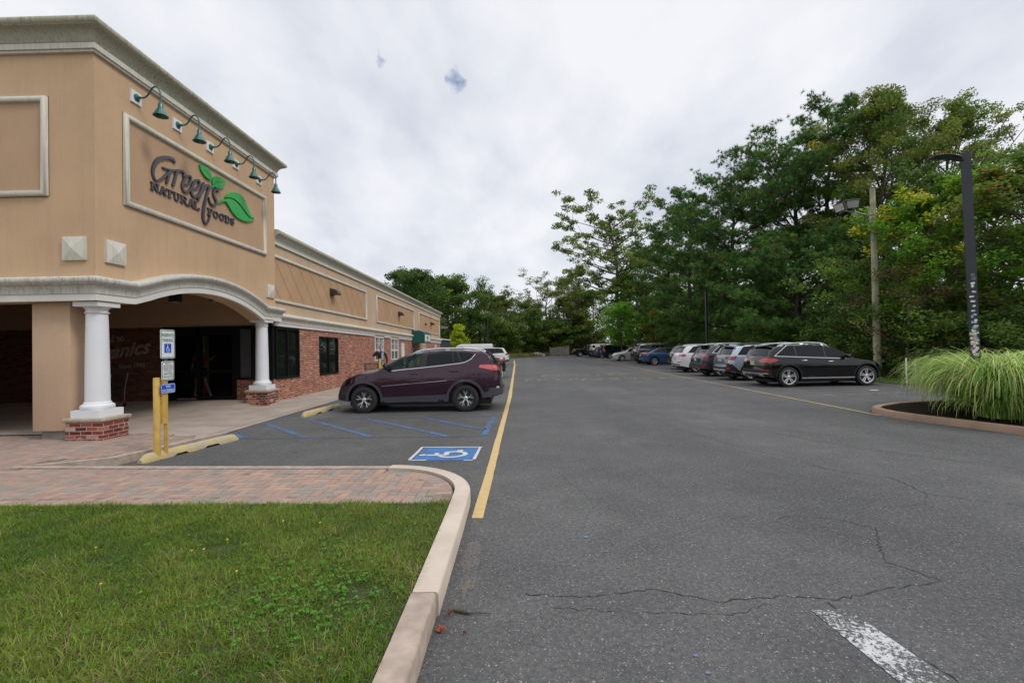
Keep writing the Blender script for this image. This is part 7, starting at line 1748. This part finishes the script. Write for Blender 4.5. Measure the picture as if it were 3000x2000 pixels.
def copy_tree(t, lab, loc, rz, s):
    r = t.copy(); col.objects.link(r); r.location = loc; r.rotation_euler = (0, 0, rz); r.scale = s; r['label'] = lab
    for ch in list(t.children): c = ch.copy(); col.objects.link(c); c.parent = r
    return r
DK = [(.050, .105, .022), (.062, .125, .026), (.080, .135, .026), (.045, .09, .022)]
MD = [(.10, .185, .030), (.125, .205, .032), (.080, .155, .028), (.15, .205, .035)]
OL = [(.15, .185, .042), (.125, .165, .04), (.175, .20, .05), (.10, .14, .034)]
BR = [(.12, .27, .026), (.14, .30, .03), (.095, .22, .024)]
YG = [(.33, .42, .025), (.28, .39, .022), (.38, .43, .04)]
def pine(seed, H, Rr, z0, n_limb, tufts, cols, tr=.2, lean=(0, 0), needle=.25, per=20, shape='round', bare=0):
    rg = random.Random(seed); nr = np.random.default_rng(seed); m = MB(); tp = []
    for k in range(10):
        t = k/9; tp.append(Vector((lean[0]*t*H+rg.uniform(-.010, .010)*H, lean[1]*t*H+rg.uniform(-.01, .01)*H, H*.97*t-.1)))
    m.tube(tp, [tr*(1-.86*(k/9))+.012 for k in range(10)], 10)
    def on(t): f = t*9; i = min(8, int(f)); return tp[i].lerp(tp[i+1], f-i)
    T_ = []
    for i in range(n_limb):
        t = (i+.5)/n_limb; p0 = on((z0+(H-z0)*t*.97)/H*.99); az = i*2.399+rg.uniform(-.5, .5)
        L = Rr*({'round': math.sqrt(max(.03, 1-(1.22*t-.42)**2))*(1 if t < .9 else .75), 'cone': 1-.72*t, 'top': .35+.75*math.sin(PI*min(1, t*.95))}[shape])*rg.uniform(.7, 1.12)
        el = -.02+.55*t+rg.uniform(-.15, .18); d = Vector((math.cos(az)*math.cos(el), math.sin(az)*math.cos(el), math.sin(el))); pts = [p0]
        for k in range(7):
            d = (d+Vector((rg.uniform(-.12, .12), rg.uniform(-.12, .12), rg.uniform(-.05, .10)))).normalized(); pts.append(pts[-1]+d*L/7)
        r_ = tr*.34*(1-.55*t); m.tube(pts, [max(.01, r_*(1-.12*k)) for k in range(8)], 6)
        nb = max(4, int(L*2.6))
        for k in range(nb):
            f = .28+.72*(k+rg.random())/nb; j = min(6, int(f*7)); q0 = pts[j].lerp(pts[j+1], min(1, f*7-j)); side = rg.choice((-1, 1)); s_ = Vector((-d.y*side, d.x*side, 0)).normalized()
            q1 = q0+(s_*rg.uniform(.5, 1)+d*rg.uniform(.3, .9)+Vector((0, 0, rg.uniform(.0, .45)))).normalized()*L*rg.uniform(.14, .30)
            m.tube([q0, q0.lerp(q1, .55)-Vector((0, 0, .04)), q1], [.022, .015, .008], 4)
            for u in range(rg.choice((5, 6, 8))):
                v = q0.lerp(q1, rg.uniform(.35, 1.08)); T_.append(v+Vector((rg.gauss(0, .22), rg.gauss(0, .22), rg.gauss(.06, .12))))
        for u in range(5): T_.append(pts[-1]+Vector((rg.gauss(0, .2), rg.gauss(0, .2), rg.gauss(.05, .12))))
    for k in range(14): T_.append(on(.995)+Vector((rg.gauss(0, .25), rg.gauss(0, .25), rg.uniform(-.6, .35))))
    T_ = np.array(T_)
    if len(T_) < tufts: ex = T_[nr.integers(0, len(T_), tufts-len(T_))]+nr.normal(size=(tufts-len(T_), 3))*np.array([.26, .26, .12]); T_ = np.concatenate([T_, ex])
    n = len(T_); N_ = n*per; C = np.repeat(T_, per, 0); dr = nr.normal(size=(N_, 3)); dr[:, 2] += .75; dr /= np.linalg.norm(dr, axis=1)[:, None]
    L = needle*nr.uniform(.7, 1.3, N_)[:, None]; sd_ = np.cross(dr, nr.normal(size=(N_, 3))); sd_ /= np.linalg.norm(sd_, axis=1)[:, None]; w = .021
    V = np.stack([C-sd_*w, C+sd_*w, C+dr*L+sd_*w*.35], 1).reshape(-1, 3); F = np.arange(3*N_).reshape(N_, 3)
    tf = np.array(cols)[nr.integers(0, len(cols), n)]*nr.uniform(.75, 1.3, n)[:, None]; c = np.repeat(tf, per, 0)*nr.uniform(.8, 1.2, N_)[:, None]
    br = nr.random(n) < .05; c[np.repeat(br, per)] = np.array([.20, .13, .04]); k_ = H/np.percentile(V[:, 2], 99.8); V[:, 2] *= k_; m.v = [(p[0], p[1], p[2]*k_) for p in m.v]
    return m, V, F, np.clip(c, 0, 1)
PN = [(.080, .185, .036), (.10, .22, .038), (.135, .25, .04), (.062, .15, .036)]
GP = 'tall pines behind the right-hand row'
place_tree('pine_tree', 'tallest narrow dark pine, right-most of the pines, beside the leafy trees', 'tree', (23.3, 34, 0), pine(11, 19.8, 3.6, 7.0, 34, 4200, PN, .24, (.0, 0)), GP, 'needle', 'bark_pine')
place_tree('pine_tree', 'broad pine with forked trunk and layered boughs, centre of the pine group', 'tree', (21.2, 34.5, 0), pine(12, 17.0, 6.8, 2.6, 52, 9500, PN, .30, (.01, .01)), GP, 'needle', 'bark_pine')
place_tree('pine_tree', 'wide layered pine left of the centre of the pine group', 'tree', (18.6, 39.5, 0), pine(13, 17.0, 5.8, 2.0, 50, 8500, PN, .27, (.01, 0)), GP, 'needle', 'bark_pine')
place_tree('pine_tree', 'dark pine low on the left side of the pine group with ragged outline', 'tree', (17.4, 46, 0), pine(14, 17.0, 5.0, 2.0, 44, 6500, PN, .24, (.0, 0)), GP, 'needle', 'bark_pine')
place_tree('pine_tree', 'leftmost and lowest pine of the group, next to the open branched oak', 'tree', (17.9, 54, 0), pine(15, 15.5, 4.2, 2.0, 38, 4600, PN, .2, (0, 0)), GP, 'needle', 'bark_pine')
place_tree('pine_tree', 'bushy lower pine in front of the others just behind the black crossover', 'tree', (18.6, 30.5, 0), pine(16, 9.0, 5.2, .8, 34, 5200, PN, .18, (0, 0), .22), GP, 'needle', 'bark_pine')
GB = 'leafy trees on the right'
place_tree('leafy_tree', 'tall leafy tree with upright crown directly behind the utility pole', 'tree', (23.6, 29.5, 0), broadleaf(21, 17.4, 4.9, 3.5, 34, 52000, .165, MD+OL, 'round', .24, .62, .85, yellow=.03), GB)
place_tree('leafy_tree', 'tall open tree with branches sweeping up to the right behind the stickered pole', 'tree', (28.6, 30.5, 0), broadleaf(22, 17.4, 6.6, 3.5, 40, 56000, .16, OL+MD, 'round', .22, .62, .80, lean=(.02, 0), sparse=.12), GB)
place_tree('maple_tree', 'broad maple at the right edge of the view behind the ornamental grass', 'tree', (20.9, 18.6, 0), broadleaf(23, 9.3, 3.9, 1.6, 26, 22000, .19, MD+OL, 'round', .13, .55, .45, yellow=.06, ycol=(.30, .20, .04), flat=1.2), GB)
place_tree('maple_tree', 'maple with patches of yellow leaves between the utility pole and the stickered pole', 'tree', (18.4, 20.6, 0), broadleaf(24, 8.6, 3.5, 1.2, 26, 22000, .17, MD+BR, 'round', .12, .52, .45, yellow=.10, ycol=(.50, .46, .03), flat=.9), GB)
place_tree('maple_tree', 'shorter dark maple behind the yellow-flecked one', 'tree', (22.6, 23.5, 0), broadleaf(25, 10.5, 4.0, 1.5, 24, 16000, .20, DK+MD, 'round', .14, .6, .5), GB)
place_tree('leafy_tree', 'leafy tree at the far right edge rising behind the maple', 'tree', (27.5, 23.0, 0), broadleaf(26, 12.5, 4.5, 2.5, 24, 16000, .2, MD+OL, 'round', .15, .6, .6), GB)
place_tree('small_tree', 'small twiggy tree with reddish leaves right of the utility pole base', 'tree', (16.6, 19.6, 0), broadleaf(27, 4.8, 2.0, .5, 18, 5200, .11, OL+[(.10, .05, .045)], 'round', .06, .34, .5, yellow=.12, ycol=(.15, .06, .06), sparse=.2), GB)
place_tree('small_tree', 'thin understorey tree behind the front of the black crossover', 'tree', (17.0, 23.5, 0), broadleaf(28, 6.0, 2.4, .6, 20, 8000, .13, DK+MD, 'round', .07, .42, .5), GB)
# middle distance
place_tree('oak_tree', 'tall open-crowned oak with wide spreading bare-looking limbs against the sky', 'tree', (15.2, 68, 0), broadleaf(31, 23.8, 10.5, 9.0, 34, 25000, .33, OL+MD[:2], 'spread', .42, .80, .22, lean=(-.04, 0), sparse=.32, irregular=.45), None)
place_tree('round_tree', 'small round bright green tree on the far island beside the silver saloon', 'tree', (11.75, 51.8, .1), broadleaf(32, 6.5, 2.35, 1.5, 30, 16000, .16, BR, 'round', .10, .45, .5, sub_n=8), None)
place_tree('leafy_tree', 'yellowish green bushy tree between the round tree and the pines', 'tree', (16.6, 53, 0), broadleaf(33, 5.8, 3.0, .4, 24, 12000, .20, [(.20, .26, .035), (.25, .29, .04), (.15, .21, .03)], 'round', .08, .5, .5, yellow=.2), 'trees behind the far stalls')
place_tree('leafy_tree', 'dark mid-height tree under the left side of the oak', 'tree', (15.6, 63, 0), broadleaf(34, 12, 4.2, 1.0, 26, 14000, .28, DK+MD, 'round', .14, .8, .5), 'trees behind the far stalls')
place_tree('leafy_tree', 'slim sparse tree with pale leaves left of the oak', 'tree', (11.5, 86, 0), broadleaf(35, 17.0, 4.0, 5, 22, 8000, .30, OL, 'round', .16, .7, .9, sparse=.35), 'trees behind the far stalls')
place_tree('leafy_tree', 'rounded green tree left of the oak behind the pickup', 'tree', (14.6, 88, 0), broadleaf(36, 13.0, 5.0, 1.5, 26, 14000, .34, MD, 'round', .18, .95, .5), 'trees behind the far stalls')
place_tree('leafy_tree', 'green tree to the right of the oak reaching half its height', 'tree', (18.6, 66, 0), broadleaf(37, 15.5, 5.0, 1.0, 26, 16000, .30, OL+MD, 'round', .18, .9, .5), 'trees behind the far stalls')
GF = 'trees along the far edge of the lot'
far1 = place_tree('leafy_tree', 'dark dense tree rising highest behind the far end of the wing', 'tree', (-13.6, 62, 0), broadleaf(41, 12.6, 4.6, 2, 28, 18000, .30, DK, 'round', .2, .85, .5), GF)
far2 = place_tree('leafy_tree', 'broad green tree right of the highest dark tree on the left', 'tree', (-9.6, 71, 0), broadleaf(42, 12.6, 5.4, 1.5, 28, 18000, .32, DK+MD, 'round', .2, .95, .5), GF)
place_tree('small_tree', 'small bright yellow green tree beside the far end of the wing', 'tree', (-7.7, 58.5, 0), broadleaf(43, 4.7, 1.9, .5, 24, 12000, .15, YG, 'cone', .07, .38, .6, sub_n=7), GF)
place_tree('leafy_tree', 'wide open tree with bare spreading limbs in the middle of the far treeline', 'tree', (5.6, 90, 0), broadleaf(44, 16.5, 9.0, 4.5, 24, 9500, .34, OL, 'spread', .26, .85, .62, sparse=.3), GF)
place_tree('leafy_tree', 'thin grey leafed tree left of the open tree in the far treeline', 'tree', (-3.4, 90, 0), broadleaf(45, 12.5, 4.5, 3, 22, 7000, .34, OL, 'round', .15, .8, .7, sparse=.3), GF)
place_tree('leafy_tree', 'sparse tree above the distant light pole on the left', 'tree', (-6.2, 84, 0), broadleaf(46, 12.8, 4.0, 3, 22, 7500, .32, OL+DK, 'round', .15, .8, .7, sparse=.25), GF)
place_tree('leafy_tree', 'slender sparse tree right of the open tree in the far treeline', 'tree', (9.4, 92, 0), broadleaf(47, 15.5, 4.0, 4, 22, 7500, .32, OL, 'round', .17, .8, .8, sparse=.3), GF)
labs = ['dark low tree behind the far wire fence, leftmost', 'dark rounded tree behind the far wire fence, second from left', 'low green tree behind the pale rocks', 'dark tree just left of the wooden gate', 'low dark tree behind the wooden gate', 'dark green tree behind the pickup bed']
b1 = broadleaf(48, 8.0, 4.2, .3, 26, 13000, .34, MD+DK, 'round', .14, .95, .4); b2 = broadleaf(49, 7.0, 4.0, .2, 26, 12000, .34, OL+MD, 'round', .12, .95, .4)
pts = [(-6.5, 77), (-1.8, 80), (2.0, 84), (5.2, 85.5), (8.4, 86), (11.6, 87.5)]
t1 = place_tree('bushy_tree', labs[0], 'tree', (*pts[0], 0), b1, 'bushy trees at the far edge'); t2 = place_tree('bushy_tree', labs[1], 'tree', (*pts[1], 0), b2, 'bushy trees at the far edge')
for i in range(2, 6): copy_tree((t1, t2)[i % 2], labs[i], (*pts[i], 0), i*1.3, ((1, 1, 1), (1.1, 1, .85), (.9, .9, 1.1))[i % 3])
for i, (x, y, s, l_) in enumerate(((-17.5, 70, 1.1, 'green tree behind the annex roof'), (-12.5, 80, 1.15, 'tall green tree between the dark tree and the broad tree'), (-4.5, 100, 1.0, 'green tree far back above the grass verge'), (1.5, 99, .95, 'green tree far back left of the open tree'), (12.5, 100, 1.05, 'green tree far back between the slender tree and the oak'))):
    copy_tree((far1, far2)[i % 2], l_, (x, y, 0), i*1.1+.5, (s, s, s))
# undergrowth along the right verge
ug = ['low shrub behind the black crossover', 'low shrub behind the silver blue estate', 'low shrub behind the graphite crossover', 'low shrub behind the white crossover', 'low shrub behind the dark crossover', 'low shrub behind the blue saloon', 'low shrub behind the slate vehicle', 'shrub right of the utility pole', 'shrub behind the white stakes', 'shrub behind the ornamental grass', 'shrub at the right edge of the verge']
s1 = broadleaf(51, 3.2, 2.4, .1, 22, 9000, .15, DK+MD[:1], 'round', .05, .5, .4); s2 = broadleaf(52, 2.8, 2.3, .1, 22, 8000, .14, MD+DK, 'round', .05, .5, .4)
up = [(17.6, 21.8), (17.8, 26), (17.2, 29.5), (17.3, 33), (17.0, 36.5), (16.8, 41), (16.6, 45.5), (17.4, 18.6), (19.2, 17.0), (21.5, 16.2), (24, 16)]
u1 = place_tree('shrub', ug[0], 'shrub', (*up[0], 0), s1, 'shrubs along the verge'); u2 = place_tree('shrub', ug[1], 'shrub', (*up[1], 0), s2, 'shrubs along the verge')
for i in range(2, 11): copy_tree((u1, u2)[i % 2], ug[i], (*up[i], 0), i*1.7, (1, 1, random.uniform(.85, 1.15)))
# woodland mass behind everything: one uncountable object
nr = np.random.default_rng(77); CL = []
def mass(x0, x1, y0, y1, h0, h1, n):
    for _ in range(n):
        x, y = nr.uniform(x0, x1), nr.uniform(y0, y1); h = nr.uniform(h0, h1)
        CL.append((x, y, h*nr.uniform(.1, 1.0), nr.uniform(.9, 1.8)))
mass(20, 34, 19, 30, 3.0, 6.5, 150); mass(21, 36, 30, 48, 5, 8.0, 260); mass(20, 32, 48, 70, 5, 11, 300); mass(19, 36, 70, 100, 6, 15, 320); mass(-22, 20, 97, 108, 4, 9, 380); mass(-26, -9, 76, 97, 5, 9, 160); mass(-9, 16, 88, 98, 2, 6, 150); mass(33, 42, 16, 30, 4, 8, 80); mass(-45, 50, -46, -34, 2, 9, 500)
CL = np.array(CL); nL = 150000; ix = nr.integers(0, len(CL), nL); off = nr.normal(size=(nL, 3)); off /= np.linalg.norm(off, axis=1)[:, None]; off *= (nr.uniform(0, 1, nL)**.4*CL[ix, 3])[:, None]; C = CL[ix, :3]+off; C[:, 2] = np.maximum(.1, C[:, 2])
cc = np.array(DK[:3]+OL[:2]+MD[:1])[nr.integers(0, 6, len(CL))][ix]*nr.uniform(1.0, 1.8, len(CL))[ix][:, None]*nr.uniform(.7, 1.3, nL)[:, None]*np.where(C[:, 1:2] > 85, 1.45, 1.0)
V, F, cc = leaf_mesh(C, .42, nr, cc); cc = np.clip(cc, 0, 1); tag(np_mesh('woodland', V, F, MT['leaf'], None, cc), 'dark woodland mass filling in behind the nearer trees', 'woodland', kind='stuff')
# bare trunks of the woodland
for i in range(26):
    x, y = nr.uniform(19, 34), nr.uniform(30, 80); h = nr.uniform(7, 13); 
    if i >= 16: x, y, h = nr.uniform(-12, 16), nr.uniform(93, 100), nr.uniform(9, 13)
    CLx = MB(); CLx.tube([(x, y, 0), (x+nr.uniform(-.3, .3), y, h*.5), (x+nr.uniform(-.8, .8), y, h)], [.14, .10, .03], 6)
    if i == 0: TM = MB()
    TM.add(CLx.v, CLx.f)
tag(TM.build('woodland_stems', MT['bark'], smooth=True), 'thin dark stems standing inside the woodland', 'woodland', kind='stuff')
# pale building seen through the trees on the right
t = thing('warehouse', 'pale grey warehouse glimpsed through the trees at the right edge', 'building', (44, 38, 0))
m = MB(); m.box(34.5, 33, 0, 62, 52, 2.6); m.build('wall', plain('grey_lower_wall', (.16, .165, .17), .8), t)  # lower wall, a darker grey than the fascia
m = MB(); m.box(33.6, 32.0, 2.6, 63, 53, 4.9); m.build('fascia', plain('pale_grey_fascia', (.42, .44, .47), .6), t)
for x in (34, 40, 46, 52): m = MB(); m.box(x, 32.1, 0, x+.25, 32.35, 2.6); m.build('post', MT['trim_white'], t)
# ---- ribbon blades
def blades(base, length, az, lean_, width, segs, droop, nr, cols, name, mat, parent=None, lab=None, cat=None, kind=None, group=None, tipw=.15):
    n = len(base); t = np.linspace(0, 1, segs+1); dx = np.cos(az); dy = np.sin(az); P = np.zeros((n, segs+1, 3)); P[:, 0] = base; th = lean_.copy()
    for k in range(segs):
        P[:, k+1, 0] = P[:, k, 0]+dx*np.sin(th)*length/segs; P[:, k+1, 1] = P[:, k, 1]+dy*np.sin(th)*length/segs; P[:, k+1, 2] = P[:, k, 2]+np.cos(th)*length/segs; th = th+droop/segs*(1+k*.5)
    tw = nr.uniform(-.6, .6, n); sx, sy = -np.sin(az+tw), np.cos(az+tw); w = (width[:, None]*(1-(1-tipw)*t[None, :]**1.6))*.5
    A = P.copy(); Bv = P.copy(); A[:, :, 0] += sx[:, None]*w; A[:, :, 1] += sy[:, None]*w; Bv[:, :, 0] -= sx[:, None]*w; Bv[:, :, 1] -= sy[:, None]*w
    V = np.stack([A, Bv], 2).reshape(-1, 3); k = np.arange(segs); b0 = (np.arange(n)*(segs+1)*2)[:, None]
    F = np.stack([b0+2*k, b0+2*k+1, b0+2*k+3, b0+2*k+2], 2).reshape(-1, 4); c = np.repeat(cols, segs, 0)
    o = np_mesh(name, V, F, MT[mat], parent, np.clip(c, 0, 1))
    return o
def pnoise(x, y, s, seed):
    r_ = np.random.default_rng(seed); o = 0
    for k in range(6): a = r_.uniform(0, 6.28); f = s*r_.uniform(.6, 1.9); o = o+np.sin((x*np.cos(a)+y*np.sin(a))*f+r_.uniform(0, 6.28))
    return o/6
# lawn
nr = np.random.default_rng(5)
def lawn(n, xr_, yr_, keep, hmul, wmul, name='lawn_grass'):
    x = nr.uniform(*xr_, n); y = nr.uniform(*yr_, n); k = keep(x, y); x, y = x[k], y[k]; n = len(x)
    p1 = pnoise(x, y, 2.2, 1); p2 = pnoise(x, y, 6.5, 2); p3 = pnoise(x, y, 1.1, 3); p4 = pnoise(x, y, 16, 8)
    h = (.038+.024*p2+.018*p4)*nr.uniform(.6, 1.5, n)*hmul; h = np.clip(h, .014, .13)
    g1 = np.array([.105, .20, .016]); g2 = np.array([.20, .285, .03]); g3 = np.array([.24, .26, .06]); br_ = np.array([.36, .29, .15])
    f = np.clip(.5+.8*p1+.7*p2, 0, 1)[:, None]; c = g1*(1-f)+g2*f; f3 = np.clip(p3*1.3+p4*.5, 0, 1)[:, None]*.7; c = c*(1-f3)+g3*f3
    d = nr.random(n) < np.clip(.10+.30*p2+.15*p4, .03, .5); c[d] = br_*nr.uniform(.6, 1.2, (d.sum(), 1)); c = c*nr.uniform(.6, 1.5, (n, 1))
    return blades(np.stack([x, y, np.full(n, .122)], 1), h*1.5, nr.uniform(0, 6.28, n)+0*x, nr.uniform(.2, 1.35, n)+d*.2, nr.uniform(.0030, .0058, n)*wmul, 3, nr.uniform(.3, 1.5, n), nr, c, name, 'blade')
tag(lawn(230000, (-6.6, -.705), (1.3, 4.93), lambda x, y: (x > -1.22*y-.5) & (y < 4.57-.0165*(x+.7)), 1.0, 1.0), 'short green lawn grass with brown patches', 'grass', kind='stuff')
tag(lawn(90000, (-14, -.705), (-2.5, 4.93), lambda x, y: ((x <= -1.22*y-.5) | (y <= 1.3)) & (y < 4.57-.0165*(x+.7)), 1.1, 2.0), 'short lawn grass beyond the left of the view', 'grass', kind='stuff')
# clover and tiny yellow flowers
n = 330; cx = np.concatenate([nr.normal(-1.35, .30, n), nr.uniform(-3.0, -.9, 120)]); cy = np.concatenate([nr.normal(2.95, .33, n), nr.uniform(2.2, 4.2, 120)]); k = (cx < -.75); cx, cy = cx[k], cy[k]; n = len(cx)
C = np.stack([np.repeat(cx, 3)+np.tile([0, .010, -.010], n), np.repeat(cy, 3)+np.tile([.011, -.006, -.006], n), .150+np.repeat(nr.uniform(-.012, .02, n), 3)], 1)
V, F, c = leaf_mesh(C, .021, nr, np.tile(np.array([.12, .30, .035]), (3*n, 1))*nr.uniform(.8, 1.25, (3*n, 1)), 3.0, 1.0); tag(np_mesh('clover', V, F, MT['blade'], None, c), 'bright clover leaves growing in the lawn near the kerb', 'clover', kind='stuff')
for i, (x, y) in enumerate(((-2.35, 3.62), (-2.42, 3.45), (-2.5, 3.43), (-1.95, 3.1), (-2.75, 2.95), (-2.1, 4.0), (-3.3, 3.5), (-1.75, 3.95))):
    m = MB(); m.tube([(x, y, .12), (x, y, .172)], .0012, 4); m.v = list(m.v); m.lathe([(0, .172), (.009, .176), (.007, .180), (0, .179)], x, y, 0, 8)
    tag(m.build('yellow_flower', plain('yellow_petal', (.62, .42, .02), .6, var=.05), fix=False), 'tiny yellow flower in the lawn', 'flower', 'tiny yellow flowers in the lawn')
# verge grass, right and far
n = 60000; x = nr.uniform(14.1, 26, n); y = nr.uniform(12.5, 60, n); k = (y > 15.6-(x-14.3)*.185); x, y = x[k], y[k]; n = len(x); p = pnoise(x, y, 1.3, 4)[:, None]
c = np.array([.12, .22, .03])*(1+.3*p)*nr.uniform(.6, 1.4, (n, 1)); tag(blades(np.stack([x, y, np.full(n, .02)], 1), nr.uniform(.06, .14, n), nr.uniform(0, 6.28, n), nr.uniform(.1, .8, n), nr.uniform(.010, .02, n), 2, nr.uniform(.2, 1, n), nr, c, 'verge_grass', 'blade'), 'rough mown grass on the verge behind the parked cars', 'grass', kind='stuff')
n = 42000; x = nr.uniform(-14, 14, n); y = nr.uniform(63, 95, n); k = (y > 67.6+(x+1)*2.0) | ((x < -1) & (y > 64+(x+9)*.44)); x, y = x[k], y[k]; n = len(x); p = pnoise(x, y, .8, 6)[:, None]
c = (np.array([.24, .24, .08])*(1+.25*p)+np.array([.0, .015, 0]))*nr.uniform(.6, 1.4, (n, 1)); tag(blades(np.stack([x, y, np.full(n, .02)], 1), nr.uniform(.3, .8, n), nr.uniform(0, 6.28, n), nr.uniform(.0, .4, n), nr.uniform(.04, .07, n), 3, nr.uniform(.2, .9, n), nr, c, 'meadow_grass', 'blade'), 'tall dry yellowish grass behind the far wire fence', 'grass', kind='stuff')
# ornamental grass clumps
og = [(10.75, 10.8, 'clump at the left end of the planted island'), (10.65, 10.0, 'clump behind the stickered pole'), (9.6, 9.2, 'clump in front of the stickered pole'), (11.5, 10.5, 'clump far back on the planted island'), (10.2, 8.6, 'clump nearest the right-hand kerb'), (11.3, 8.9, 'clump at the right edge of the view'), (12.8, 10.6, 'clump at the back right of the island')]
for i, (x, y, l_) in enumerate(og):
    n = 1700; r_ = nr.uniform(0, 1, n)**.5*.34; a = nr.uniform(0, 6.28, n); b0 = np.stack([x+r_*np.cos(a), y+r_*np.sin(a), np.full(n, .10)], 1)
    az = a+nr.normal(0, .85, n); sm = nr.random(n); L = np.where(sm < .75, nr.uniform(1.75, 2.3, n), nr.uniform(.8, 1.5, n))*(1.0 if i else .9)
    pale = nr.random(n); c = np.where(pale[:, None] < .5, np.array([.66, .78, .28]), np.array([.20, .40, .06]))*nr.uniform(.6, 1.3, (n, 1)); c[nr.random(n) < .13] = (.45, .38, .18)
    t = thing('ornamental_grass', 'arching striped ornamental grass '+l_, 'plant', (x, y, .1), group='ornamental grass clumps in the planted island')
    b0 = b0-np.array([x, y, .1]); blades(b0, L, az, np.where(sm < .75, nr.uniform(.02, .34, n), nr.uniform(.1, .7, n)), nr.uniform(.017, .034, n), 9, nr.uniform(.80, 1.22, n), nr, c, 'foliage', 'blade', t)
